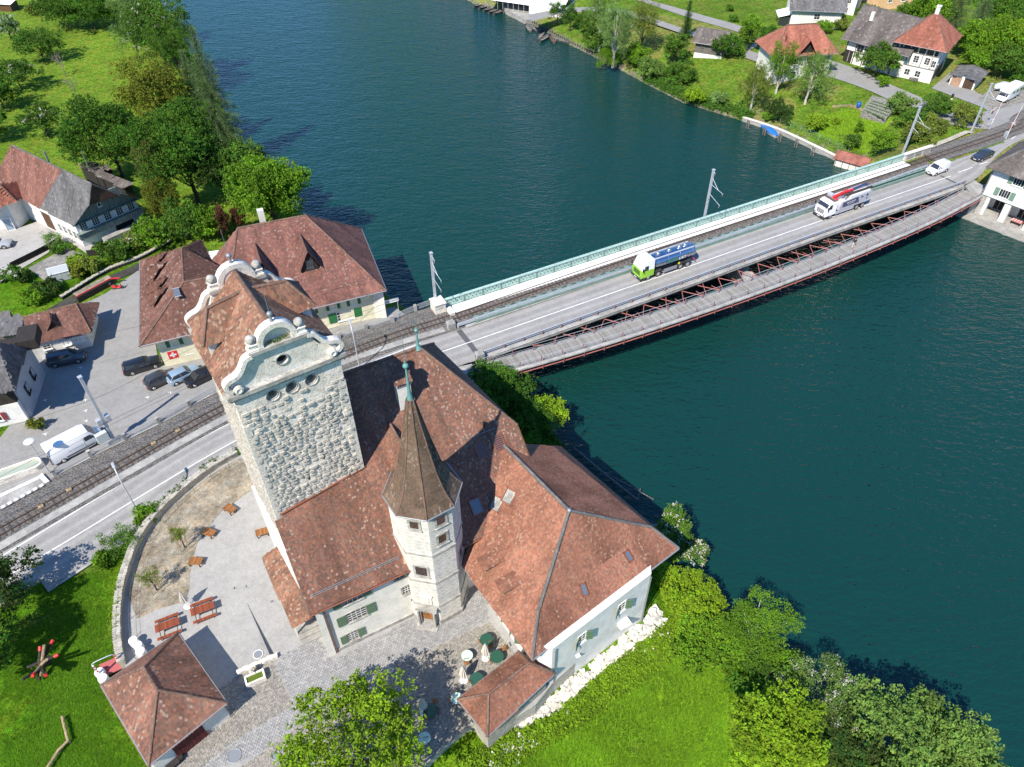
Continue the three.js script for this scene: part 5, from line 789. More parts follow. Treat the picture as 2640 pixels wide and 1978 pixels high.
function prismXY(poly, z0, z1) { const g = new THREE.ExtrudeGeometry(shapeOf(poly), { depth: z1 - z0, bevelEnabled: false }); g.translate(0, 0, z0); return g; }
{ // neighbour at the left picture edge
  const b = thing('farm_annex', 'white house with red pantile roof at the left picture edge', 'building'); reseed(121);
  const A = [-82.65, 4.6, -102.3], C = [-78.54, 4.6, -106.47], R0 = [-84.14, 7.2, -107.7], R1 = [-80.1, 7.2, -106.92];
  tiled(b, [[A, C, R1, R0], [C, [C[0] + 0.5, 4.6, C[2] - 7], R1]], 'orange', { w: 0.34, c: 0.32, name: 'roof', hips: [[C, R1]] });
  mesh('wall', prism([[-86.23, -104.84], [-80.14, -106.08], [[-80.14, -106.08][0] + 0.8, [-80.14, -106.08][1] - 6], [[-86.23, -104.84][0], [-86.23, -104.84][1] - 7]], -1, 4.6), M.white, b);
  const p = [-81.7, -105.26], q = [-80.14, -106.08], turn = Math.atan2(-(q[1] - p[1]), q[0] - p[0]);
  windowPart(b, [p[0] + 0.9, 1.1, p[1] + 0.05], turn, 1.0, 2.0, { cols: 1, rows: 1, name: 'door', glass: std([0.3, 0.38, 0.46]), sill: false }); windowPart(b, [p[0] - 0.3, 3.4, p[1] + 0.2], turn, 1.2, 0.9, {});
}
{ // shed with one little gable dormer by the car park
  const b = thing('roadside_shed', 'low shed with brown tiled roof and one tiny gable dormer', 'shed'); reseed(131);
  const A = [-62.05, 2.7, -73.18], C = [-55.07, 2.7, -75.91], R0 = [-63.78, 4.3, -77.05], R1 = [-58.08, 4.3, -79.9], Bk = [-58.53, 2.6, -82.9];
  tiled(b, [[A, C, R1, R0], [C, [C[0] - 1.5, 2.7, C[2] - 6.5], R1]], 'brown', { w: 0.3, c: 0.25, hips: [[R0, R1], [R1, C]] });
  const a = [-61.57, -73.68], c = [-56.03, -76.28]; mesh('wall', prism([a, c, [c[0] - 1.6, c[1] - 6], [a[0] - 2.4, a[1] - 4.8]], -0.5, 2.65), M.white, b);
  const turn = Math.atan2(-(c[1] - a[1]), c[0] - a[0]), m = along(a, c, 0.72); windowPart(b, [m[0], 1.6, m[1] + 0.03], turn, 2.6, 0.75, { cols: 5, rows: 2, glass: M.whiteCloth, bars: M.galv }); windowPart(b, [along(a, c, 0.2)[0], 1.7, along(a, c, 0.2)[1] + 0.03], turn, 0.8, 0.6, {});
  const d = new THREE.Group(); d.name = 'dormer'; const dp = [-59.71, 3.3, -76.33]; d.position.set(...dp); d.rotation.y = turn; b.add(d); tiled(d, [[[-0.9, 0, 0.5], [0, 1.2, 0.5], [0, 1.1, -1.6]], [[0.9, 0, 0.5], [0, 1.1, -1.6], [0, 1.2, 0.5]]], 'brown', { w: 0.3, c: 0.25, name: 'dormer_roof' }); mesh('dormer_front', poly3([[-0.75, 0, 0.35], [0.75, 0, 0.35], [0, 1.05, 0.35]]), M.woodDark, d);
}
{ // timbered house at left edge: dark roof and a white gable toward the road
  const b = thing('corner_house', 'dark roofed house with black timber wall and white gable at left edge', 'building'); reseed(141);
  const A = [-59.7, 6.5, -59.6], C = [-56.18, 6.5, -61.06], R0 = [-61.76, 9.5, -66.47], R1 = [-59.16, 9.5, -65.9];
  tiled(b, [[A, C, R1, R0]], 'slate', { w: 0.32, c: 0.28, hips: [[R0, R1]] }); tiled(b, [[C, [-58.55, 6.2, -68.64], R1]], 'grey', { w: 0.32, c: 0.28, name: 'side_roof' });
  const q = [-58.23, -62.59], p = [-63.69, -60.73]; mesh('wall', [prism([p, q, [q[0] - 1.9, q[1] - 8.2], [p[0], p[1] - 9]], -0.5, 3.0)], M.white, b);
  mesh('timber_wall', [prism([[p[0], p[1] - 0.05], [q[0] - 0.05, q[1] - 0.05], [q[0] - 2, q[1] - 8], [p[0], p[1] - 9]], 3.0, 6.4)], M.woodDark, b);
  mesh('side_wall', [prism([[q[0] - 0.1, q[1] - 0.5], [q[0] + 0.15, q[1] - 0.6], [q[0] - 1.6, q[1] - 8.2], [q[0] - 1.9, q[1] - 8]], -0.5, 5.6)], std([0.45, 0.47, 0.5], { map: T.plaster }), b);
  const turn = Math.atan2(-(q[1] - p[1]), q[0] - p[0]), m = along(p, q, 0.5); windowPart(b, [m[0], 1.5, m[1] + 0.04], turn, 1.0, 1.1, { shutters: std([0.22, 0.03, 0.04]), cols: 2, rows: 2 });
  for (const k of [0.3, 0.65]) windowPart(b, [q[0] + 0.16 - k * 1.75, 2.6, q[1] - 0.6 - k * 7.6], turn + Math.PI / 2, 1.0, 1.2, { trim: M.woodDark });
  mesh('balcony', [box(2.2, 1.4, 3.2, q[0] - 0.6, 6.6, q[1] - 7.6, turn)], M.woodDark, b);
}
{ // flat grey roofed shed behind, and the green house
  const b = thing('back_shed', 'grey slab roofed shed behind the corner house', 'shed'); reseed(151);
  tiled(b, [[[-68.33, 3.2, -74.33], [-63.37, 3.2, -75.22], [-64.59, 4, -77.92], [-69.05, 4, -76.5]]], 'slate', { w: 0.4, c: 0.35 }); mesh('wall', prism([[-70.56, -75.61], [-65.94, -77.16], [-67.55, -80.12], [-72.37, -79.16]], -0.5, 3.1), M.woodGrey, b);
  const g = thing('greenhouse', 'tiny white framed greenhouse in the farm garden', 'greenhouse', [[-66.92, -91.89][0], 0, [-66.92, -91.89][1]], R(28));
  const gl = new THREE.MeshPhysicalMaterial({ color: lin(0.75, 0.8, 0.82), roughness: 0.25, transmission: 0.55, thickness: 0, side: THREE.DoubleSide });
  mesh('glazing', [bx(-1.3, 1.3, 0.05, 1.5, 0.88, 0.9), bx(-1.3, 1.3, 0.05, 1.5, -0.9, -0.88), bx(-1.3, -1.28, 0.05, 1.5, -0.9, 0.9), bx(1.28, 1.3, 0.05, 1.5, -0.9, 0.9)], gl, g); mesh('roof_pane', [poly3([[-1.4, 1.45, 1], [1.4, 1.45, 1], [1.4, 2.1, 0], [-1.4, 2.1, 0]])], gl, g); mesh('roof_pane', [poly3([[-1.4, 1.45, -1], [-1.4, 2.1, 0], [1.4, 2.1, 0], [1.4, 1.45, -1]])], gl, g);
  const fr = []; for (const x of [-1.3, 0, 1.3]) for (const z of [-0.9, 0.9]) fr.push(bx(x - 0.03, x + 0.03, 0, 1.5, z - 0.03, z + 0.03)); fr.push(bx(-1.4, 1.4, 2.08, 2.14, -0.04, 0.04), bx(-1.4, 1.4, 1.44, 1.5, 0.92, 0.98), bx(-1.4, 1.4, 1.44, 1.5, -0.98, -0.92)); mesh('frame', fr, M.frame, g);
}
// ---------------------------------------------------------------- right bank buildings, each in its own frame: x along the long wall seen from the camera, z toward the camera
function house(name, label, p, turn, w, d, y0, e, k, o = {}) {
  const { pal = 'grey', wall = M.white, over = 0.7, hip = 0, tile = 0.4, cat = 'building', half = 0, ridgeX = true } = o;
  const b = thing(name, label, cat, [p[0], 0, p[1]], turn); reseed(Math.round(p[0] * 13 + 500));
  mesh('wall', bx(0, w, y0, e, -d, 0), wall, b);
  const X0 = -over, X1 = w + over, Z0 = -d - over, Z1 = over, E = e - 0.15;
  let r0, r1; if (ridgeX) { r0 = [hip ? hip : X0, k, -d / 2]; r1 = [w - (hip ? hip : -over), k, -d / 2]; } else { r0 = [w / 2, k, -d + (hip ? hip : -over)]; r1 = [w / 2, k, hip ? -hip : over]; }
  const A = [X0, E, Z1], B = [X1, E, Z1], C = [X1, E, Z0], D = [X0, E, Z0];
  const faces = ridgeX ? [[A, B, r1, r0], [C, D, r0, r1]] : [[A, r1, r0, D], [B, C, r0, r1]];
  if (hip) faces.push(...(ridgeX ? [[B, C, r1], [D, A, r0]] : [[A, B, r1], [C, D, r0]]));
  else mesh('gable_wall', ridgeX ? [poly3([[0.02, e, 0], [0.02, k - 0.2, -d / 2], [0.02, e, -d]]), poly3([[w - 0.02, e, 0], [w - 0.02, k - 0.2, -d / 2], [w - 0.02, e, -d]])] : [poly3([[0, e, -0.02], [w, e, -0.02], [w / 2, k - 0.2, -0.02]]), poly3([[0, e, -d + 0.02], [w, e, -d + 0.02], [w / 2, k - 0.2, -d + 0.02]])], wall, b);
  tiled(b, faces, pal, { w: tile, c: tile * 0.85, th: 0.05, hips: [[r0, r1, 0.16], ...(hip ? (ridgeX ? [[A, r0], [B, r1], [C, r1], [D, r0]] : [[A, r1], [B, r1], [C, r0], [D, r0]]) : [])], ridge: o.ridge || M.ridgeGrey });
  mesh('gutter', [cyl(A, B, 0.08, 0.08, 6)], M.zinc, b);
  b.userData.win = (x, y, ww, hh, q = {}) => windowPart(b, [x, y, 0], 0, ww, hh, q); b.userData.winR = (z, y, ww, hh, q = {}) => windowPart(b, [w, y, z], Math.PI / 2, ww, hh, q); b.userData.winL = (z, y, ww, hh, q = {}) => windowPart(b, [0, y, z], -Math.PI / 2, ww, hh, q);
  return b;
}
const done = b => { const u = b.userData; delete u.win; delete u.winR; delete u.winL; };
const beam = (b, list, m = M.woodDark) => list.forEach(g => mesh('timber', g, m, b));
{ // white house on the quay at the right edge
  const t = Math.atan2(-(-109.66 + 115.88), 86.99 - 81.44), b = thing('quay_house', 'white house with green shutters and open arcade on the quay', 'building', [81.4, 0, -115.9], t); reseed(161);
  const w = 15, d = 11, e = 4.9;
  mesh('wall', [bx(0, w, -0.45, e, -d, 0), bx(0, 0.9, -4.2, -0.45, -d, 0), bx(3.9, 4.9, -4.2, -0.45, -0.9, 0), bx(7.9, 8.9, -4.2, -0.45, -0.9, 0), bx(11.9, 15, -4.2, -0.45, -0.9, 0), bx(0.9, w, -4.2, -0.46, -d, -3.6), bx(0, 1.4, -4.2, -0.5, -0.7, 0)], M.white, b);
  mesh('arcade_floor', bx(0.5, w, -4.3, -3.9, -3.7, 0.2), M.concrete, b); mesh('string_course', bx(-0.06, w, -0.5, -0.3, -0.2, 0.08), M.frame, b);
  for (const x of [2.3, 6.4, 10.4]) windowPart(b, [x, -2.4, -3.6], 0, 1.3, 2.6, { name: 'arcade_door', glass: M.woodDark, cols: 2, rows: 1, sill: false, trim: M.woodGrey });
  for (const x of [3.1, 8.6, 13]) windowPart(b, [x, 0.9, 0], 0, 1.6, 1.3, { cols: 4, rows: 1, shutters: std([0.16, 0.26, 0.2], { roughness: 0.6 }), shutW: 0.75 }); for (const x of [4.3, 9.6]) windowPart(b, [x, 3.5, 0], 0, 1.6, 1.2, { cols: 4, rows: 1, shutters: std([0.16, 0.26, 0.2], { roughness: 0.6 }), shutW: 0.75 });
  mesh('downpipe', [cyl([-0.1, -4, 0.1], [-0.1, e, 0.1], 0.06, 0.06, 6), cyl([-0.12, -0.4, 0.12], [w, -0.4, 0.12], 0.05, 0.05, 6)], M.zinc, b);
  const A = [-1.1, e - 0.3, 1.1], B = [w + 1, e - 0.3, 1.1], C = [w + 1, e - 0.3, -d - 1.1], D = [-1.1, e - 0.3, -d - 1.1], r0 = [5.2, 10.6, -d / 2], r1 = [w - 3, 10.6, -d / 2];
  tiled(b, [[A, B, r1, r0], [D, A, r0], [C, D, r0, r1]], 'grey', { w: 0.3, c: 0.26, hips: [[A, r0], [r0, r1], [D, r0]], ridge: M.ridgeGrey, base: M.woodDark }); mesh('soffit', bx(-1, w + 1, e - 0.42, e - 0.36, -d - 1, 1), M.woodGrey, b);
  mesh('quay_wall', [bx(-2.5, w + 8, -6.5, -4.0, 0.2, 2.3), bx(-2.5, w + 8, -6.5, -4.15, 2.3, 2.7)], M.concrete, b);
  const l = thing('quay_ladder', 'metal ladder hanging from the quay wall into the water', 'ladder', [81.4, 0, -115.9], t); for (const x of [6.2, 6.7]) mesh('rail', cyl([x, -6, 2.8], [x, -3.5, 2.78], 0.03, 0.03, 6), M.galv, l); for (let i = 0; i < 7; i++) mesh('rung', cyl([6.2, -5.6 + i * 0.3, 2.79], [6.7, -5.6 + i * 0.3, 2.79], 0.02, 0.02, 5), M.galv, l);
  const tb = thing('cafe_table', 'small table with red checked cloth under the quay arcade', 'table', [81.4 + 6.6 * Math.cos(t) + 0.9 * Math.sin(t) * -1, -3.9, -115.9 - 6.6 * Math.sin(t) - 0.9 * Math.cos(t)], t); mesh('cloth', rbox(1.7, 0.12, 1.0, 0.04, 0, 0.75, 0), std([0.55, 0.14, 0.14], { map: T.metal }), tb); mesh('check', [...Array(4)].map((_, i) => bx(-0.8 + i * 0.42, -0.62 + i * 0.42, 0.812, 0.816, -0.5, 0.5)), std([0.75, 0.5, 0.48]), tb); for (const [x, z] of [[-0.7, -0.4], [0.7, -0.4], [-0.7, 0.4], [0.7, 0.4]]) mesh('leg', cyl([x, 0, z], [x, 0.7, z], 0.03, 0.03, 6), M.black, tb);
}
{ // half-timbered house with a pyramid roof, barn joined on its left
  const t = Math.atan2(-(-163 + 166.7), 91.3 - 86.4), b = house('timber_house', 'white half timbered house with a red pyramid roof near the crossing', [84.4, -168.1], t, 8.6, 10.5, -0.6, 7.2, 12.4, { pal: 'orange', hip: 4.2, over: 1.2, tile: 0.36, ridge: M.ridgeTile });
  const u = b.userData; [2.0, 4.3, 6.6].forEach(x => { u.win(x, 4.2, 1.0, 1.4, { cols: 2, rows: 3 }); }); u.win(8.0, 3.9, 0.8, 1.3, {}); [1.2, 3.4, 5.6].forEach(x => u.win(x, 1.3, 1.0, 1.2, { cols: 2 })); [-2, -5, -8].forEach(z => u.winR(z, 4.4, 1.0, 1.4, {}));
  mesh('loggia_shade_panel', bx(0.4, 8.2, 5.5, 6.7, -0.05, 0.015), M.glass, b); mesh('barn_gate', bx(8.55, 8.615, 0.2, 2.3, -8.5, -1), M.woodBrown, b); [1.0, 2.6, 4.2, 5.8, 7.4].forEach(x => mesh('loggia_post', bx(x - 0.12, x + 0.12, 5.5, 6.7, 0, 0.06), M.frame, b));  // dark band behind the loggia posts stands for the shaded open loggia
  beam(b, [bx(0, 8.6, 5.3, 5.48, 0, 0.04), bx(0, 8.6, 2.6, 2.78, 0, 0.04), bx(0, 0.16, 2.8, 5.3, 0, 0.04), bx(1.0, 1.14, 2.8, 5.3, 0, 0.04), bx(3.05, 3.2, 2.8, 5.3, 0, 0.04), bx(5.35, 5.5, 2.8, 5.3, 0, 0.04), bx(7.35, 7.5, 2.8, 5.3, 0, 0.04), bx(8.58, 8.64, 2.6, 2.78, -10.5, 0)], M.woodGrey);
  mesh('chimney', [bx(3.9, 4.7, 11.5, 13.6, -5.6, -4.8), bx(3.8, 4.8, 13.6, 13.75, -5.7, -4.7)], M.plaster, b); mesh('bench', bx(4.4, 6.2, 0, 0.5, 0.3, 0.8), M.woodGrey, b); done(b);
  const p = house('timber_barn', 'half timbered barn with long grey tiled roof behind the round tree', [76.6, -176.3], Math.atan2(-(-168.3 + 178.6), 86 - 76.4), 13.5, 11, -0.6, 5.0, 10.6, { pal: 'grey', over: 1.1, tile: 0.36 });
  beam(p, [bx(0, 13.5, 2.4, 2.6, 0, 0.05), bx(0, 13.5, 4.6, 4.8, 0, 0.05), bx(0.0, 0.2, 0, 4.8, 0, 0.05), bx(2.2, 2.4, 0, 4.8, 0, 0.05), bx(4.4, 4.6, 0, 4.8, 0, 0.05), bx(6.6, 6.8, 0, 4.8, 0, 0.05), bx(9, 9.2, 0, 4.8, 0, 0.05), bx(11, 11.2, 0, 4.8, 0, 0.05)]); p.userData.win(3.3, 3.6, 1.2, 1.0, { trim: M.woodDark }); p.userData.win(5.5, 3.6, 1.2, 1.0, { trim: M.woodDark }); p.userData.win(5.4, 1.3, 0.9, 1.2, { trim: M.woodDark }); windowPart(p, [1.1, 1.2, 0], 0, 1.6, 2.3, { name: 'barn_door', glass: M.woodDark, cols: 2, rows: 1, sill: false, trim: M.woodDark }); mesh('chimney', bx(2.2, 2.9, 8.6, 10.4, -3.4, -2.7), M.plaster, p); done(p);
}
{ const b = house('red_roof_house', 'white villa with bright red hipped roof behind the birches', [57.5, -166.2], R(8), 13.2, 8.5, -2.5, 5.0, 9.6, { pal: 'orange', hip: 3.2, over: 0.9, tile: 0.34, ridge: M.ridgeTile }); const u = b.userData; [2, 5, 8.4, 11.4].forEach(x => { u.win(x, 3.4, 1.1, 1.4, { shutters: M.shutter }); u.win(x, 0.4, 1.1, 1.4, {}); });
  const g = new THREE.Group(); g.name = 'cross_gable'; g.position.set(6.6, 5, 0.4); b.add(g); mesh('gable_front', prismXY([[-2, -0.2], [2, -0.2], [0, 2.6]], -0.1, 0.1), M.woodDark, g); tiled(g, [[[-2.5, -0.6, 0.7], [0, 2.9, 0.7], [0, 2.9, -4.2]], [[2.5, -0.6, 0.7], [0, 2.9, -4.2], [0, 2.9, 0.7]]], 'orange', { w: 0.34, c: 0.29, name: 'gable_roof' }); beam(b, [bx(13.2, 13.26, 2.5, 2.7, -8, 0), bx(13.2, 13.26, 4.2, 4.4, -8, 0), bx(13.2, 13.26, 2.7, 4.2, -4, -3.8)]); mesh('flue', cyl([2.2, 7, -1.6], [2.2, 8.6, -1.6], 0.15, 0.15, 7), M.copperBrown, b); done(b); }
{ const b = thing('double_garage', 'low white double garage with one rusty and one brown door', 'garage', [95.1, 0, -162.3], Math.atan2(-(-159.1 + 162.3), 98.8 - 95.1)); reseed(171); mesh('wall', bx(0, 5, -0.3, 2.1, -6.4, 0), M.white, b); tiled(b, [[[-0.4, 2.0, 0.4], [2.4, 2.7, 0.4], [2.4, 2.7, -6.8], [-0.4, 2.0, -6.8]], [[5.4, 2.0, 0.4], [5.4, 2.0, -6.8], [2.4, 2.7, -6.8], [2.4, 2.7, 0.4]]], 'slate', { w: 0.6, c: 0.5 }); mesh('gable_wall', prismXY([[0, 2.1], [5, 2.1], [2.4, 2.6]], -0.1, 0.0), M.white, b); mesh('door', bx(0.25, 2.2, 0, 1.95, 0, 0.05), std([0.4, 0.25, 0.18], { map: T.tuff }), b); mesh('door', bx(2.75, 4.7, 0, 1.95, 0, 0.05), std([0.13, 0.075, 0.05], { map: T.wood }), b); }
{ const b = house('gable_house', 'white gabled house with grey roof and awning in the top row', [70.5, -199.2], R(-8), 12, 9, -1, 4.2, 8.6, { pal: 'slate', over: 0.8, tile: 0.45 }); const u = b.userData; u.win(6.2, 2.6, 1.3, 1.2, {}); u.win(7, 0.6, 1, 1.1, {}); u.win(10, 0.8, 1, 1.2, {}); u.winL(-2.6, 4.2, 0.9, 1.6, {}); u.winL(-5.2, 4.2, 0.9, 1.6, {}); mesh('awning', [poly3([[-3, 2.0, -0.4], [-3, 2.0, -6], [0, 2.8, -6], [0, 2.8, -0.4]])], M.whiteCloth, b); mesh('conservatory', bx(-2.6, 0, -0.8, 2.0, -5.6, -0.8), M.glass, b); done(b); }
{ const b = house('plain_house', 'white house with two small windows beside the grey yard', [84, -211], R(-30), 6.5, 9, -1, 5.5, 9, { pal: 'slate', over: 0.5, tile: 0.5 }); b.userData.win(2, 3, 0.9, 1.2, {}); b.userData.win(4.6, 3.2, 0.9, 1.2, {}); b.userData.win(4.4, 0.9, 0.9, 1.2, {}); done(b); }
{ const b = house('peach_house', 'peach coloured house at the top edge', [98.5, -212.2], R(14), 9, 9, -1, 5, 8.5, { pal: 'slate', wall: std([0.75, 0.5, 0.28], { map: T.plaster }), over: 0.5, tile: 0.5 }); b.userData.win(2, 2.2, 1, 1.3, {}); b.userData.win(6, 2.2, 1, 1.3, {}); done(b); }
{ const b = house('corner_villa', 'white villa with dark terrace at the top edge', [45, -224], R(-12), 12, 9, -1, 5, 9, { pal: 'slate', over: 0.5, tile: 0.5 }); b.userData.win(2.4, 1.6, 1.4, 1.3, {}); b.userData.win(6, 1.6, 1.4, 1.3, {}); b.userData.win(10, 3.6, 1.1, 1.3, { trim: M.red }); done(b); }
{ const b = house('wooden_shed', 'grey wooden shed on a white base near the river', [43.6, -182.6], R(-26), 6.5, 5.2, -2, 2.3, 4.6, { pal: 'grey', wall: M.woodGrey, over: 0.6, tile: 0.4, cat: 'shed' }); mesh('base_wall', bx(-0.03, 6.53, -2.4, -0.2, -5.23, 0.03), M.white, b); b.userData.win(1.6, 1.5, 0.6, 0.5, { trim: M.woodGrey }); b.userData.win(4.8, 1.5, 0.6, 0.5, { trim: M.woodGrey }); b.userData.winL(-2.6, 2.3, 0.7, 0.6, { trim: M.woodGrey }); done(b); }
{ const b = thing('boathouse', 'small boathouse with red corrugated roof at the water by the bridge', 'boathouse', [62.6, 0, -134.2], R(-38)); mesh('wall', [bx(0, 5.6, -6, -3.0, -3.4, 0)], M.plaster, b); mesh('roof', [...Array(22)].map((_, i) => bar([-0.3 + i * 0.29, -2.95, 0.35], [-0.3 + i * 0.29, -1.95, -1.8], 0.29, 0.05 + (i % 2) * 0.03)).concat([...Array(22)].map((_, i) => bar([-0.3 + i * 0.29, -1.95, -1.8], [-0.3 + i * 0.29, -2.8, -3.8], 0.29, 0.05 + (i % 2) * 0.03))), std([0.4, 0.15, 0.11], { map: T.stone }), b); mesh('post', [...Array(5)].map((_, i) => bx(0.1 + i * 1.3, 0.22 + i * 1.3, -6, -3, 0, 0.08)), M.woodGrey, b); }
{ const b = thing('marquee', 'long white marquee tent on the far quay', 'tent', [-0.5, -3.1, -224.5], R(-25)); mesh('roof', [poly3([[-6, 2.2, 1.6], [17, 2.2, 1.6], [17, 4.2, -3], [-6, 4.2, -3]]), poly3([[-6, 2.2, -8], [-6, 4.2, -3], [17, 4.2, -3], [17, 2.2, -8]])], M.whiteCloth, b); mesh('side', [bx(7, 17, 0, 2.2, 1.3, 1.4), bx(16.9, 17, 0, 2.2, -7.5, 1.3), bx(-6, 17, 0, 2.2, -7.6, -7.5)], M.whiteCloth, b); for (let i = 0; i < 9; i++) mesh('pole', cyl([-5.8 + i * 1.6, 0, 1.4], [-5.8 + i * 1.6, 2.2, 1.4], 0.06, 0.06, 6), M.galv, b); mesh('interior_shade_panel', bx(-6, 7, 0.02, 2.0, -4, -3.9), M.woodGrey, b); }  // grey panel inside stands for the shaded tent interior, not a hung cloth
{ const b = thing('garden_hut', 'tiny hut with white roof in the top left meadow', 'hut', [[-136.06, -218.08][0], -0.7, [-136.06, -218.08][1]], R(-10)); mesh('wall', bx(-2, 2, 0, 2.0, -1.5, 1.5), M.woodBrown, b); mesh('roof', [poly3([[-2.5, 1.9, 1.9], [2.5, 1.9, 1.9], [2.5, 2.6, -1.9], [-2.5, 2.6, -1.9]]), bx(-2.5, 2.5, 1.85, 1.95, 1.8, 1.9)], M.white, b); }
// retaining wall, concrete steps and grey ramp by the railway on the right bank
structure('embankment_edge', [ribbon(smooth([[77.21, -131.4], [83.2, -135.04], [89.22, -138.83], [89.13, -138.31]], 12), 1.0, 0.3)], M.rubble);
structure('ramp', prism([[81.92, -135.31], [85.97, -141], [88.37, -142.67], [84.76, -137.29]], -1.5, -0.3), M.concrete);
structure('grass_strip', [sheet([[76.81, -126.54], [81.73, -128.33], [81.51, -127.4], [76.71, -125.45]], 0.03), sheet([[85.77, -131.11], [94.16, -135.31], [93.96, -134.52], [85.78, -130.35]], 0.03)], std([0.15, 0.24, 0.04], { map: T.grass }));
structure('garden_plot', prism([[71.75, -149.06], [76.47, -156.45], [81.11, -152.76], [75.42, -145.33]], -1.6, 0.08), M.gravel);
structure('motorhome_pitch', sheet([[97.83, -154.69], [105.09, -161.42], [110.39, -158.57], [106.64, -152.62], [98.9, -148.89]], 0.03), M.gravel);
structure('mown_path', [ribbon(smooth([[68.92, -135.66], [70.7, -140.22], [74.7, -144.37], [77.02, -146.6], [73.5, -151.04], [71.5, -154.03], [67.89, -154.73]], 24), 0.9, (x, z) => landH(x, z) + 0.05)], std([0.3, 0.27, 0.12], { map: T.grass }));
// ---------------------------------------------------------------- vehicles: x forward, y up, z to the right side of the vehicle; base at ground
const tyreG = (r, w) => { const g = new THREE.CylinderGeometry(r, r, w, 20); g.rotateX(Math.PI / 2); return g; };
function wheel(v, x, z, r, w, rimMat = M.steel) { const g = new THREE.Group(); g.name = 'wheel'; g.position.set(x, r, z); v.add(g); const s = Math.sign(z); mesh('tyre', [cyl([0, 0, -w / 2], [0, 0, w / 2], r, r, 20)], M.tyre, g); mesh('rim', [cyl([0, 0, s * w * 0.46], [0, 0, s * (w / 2 + 0.012)], r * 0.66, r * 0.62, 16), cyl([0, 0, s * w * 0.5], [0, 0, s * (w / 2 + 0.03)], r * 0.2, r * 0.16, 8)], rimMat, g); }
// body from cross-section stations along x: [x, halfWidth, yBottom, yTop, topHalfWidth]
function loft(st, ring) { const a = [], sec = st.map(s => ring(s)); for (let i = 0; i + 1 < sec.length; i++) for (let k = 0; k < sec[i].length; k++) { const k2 = (k + 1) % sec[i].length, p = sec[i][k], q = sec[i][k2], r = sec[i + 1][k2], t = sec[i + 1][k]; a.push(...p, ...t, ...q, ...q, ...t, ...r); }
  for (const s of [sec[0], sec.at(-1)]) { const c = [0, 0, 0]; s.forEach(p => { c[0] += p[0] / s.length; c[1] += p[1] / s.length; c[2] += p[2] / s.length; }); for (let k = 0; k < s.length; k++) { const p = s[k], q = s[(k + 1) % s.length]; if (s === sec[0]) a.push(...c, ...p, ...q); else a.push(...c, ...q, ...p); } }
  const g = new THREE.BufferGeometry(); g.setAttribute('position', new THREE.Float32BufferAttribute(a, 3)); g.computeVertexNormals(); return toCreasedNormals(g, 0.7); }
const bodyRing = ([x, w, y0, y1, tw = w * 0.94]) => { const h = y1 - y0; return [[x, y0, -w * 0.93], [x, y0 + h * 0.25, -w], [x, y0 + h * 0.7, -w], [x, y1 - h * 0.08, -tw], [x, y1, -tw * 0.86], [x, y1 + h * 0.015, 0], [x, y1, tw * 0.86], [x, y1 - h * 0.08, tw], [x, y0 + h * 0.7, w], [x, y0 + h * 0.25, w], [x, y0, w * 0.93]]; };
const vanRing = ([x, w, y0, y1, tw = w]) => { const h = y1 - y0, r = Math.min(0.12, h * 0.2); return [[x, y0, -w * 0.95], [x, y0 + 0.1, -w], [x, y0 + h * 0.55, -w], [x, y1 - r, -tw], [x, y1 - r * 0.3, -tw + r * 0.4], [x, y1, -tw + r], [x, y1 + 0.02, 0], [x, y1, tw - r], [x, y1 - r * 0.3, tw - r * 0.4], [x, y1 - r, tw], [x, y0 + h * 0.55, w], [x, y0 + 0.1, w], [x, y0, w * 0.95]]; };
const slabRing = ([x, w0, y0, y1, w1]) => [[x, y0, -w0], [x, y1 - 0.04, -w1], [x, y1, -w1 * 0.88], [x, y1 + 0.012, 0], [x, y1, w1 * 0.88], [x, y1 - 0.04, w1], [x, y0, w0]];
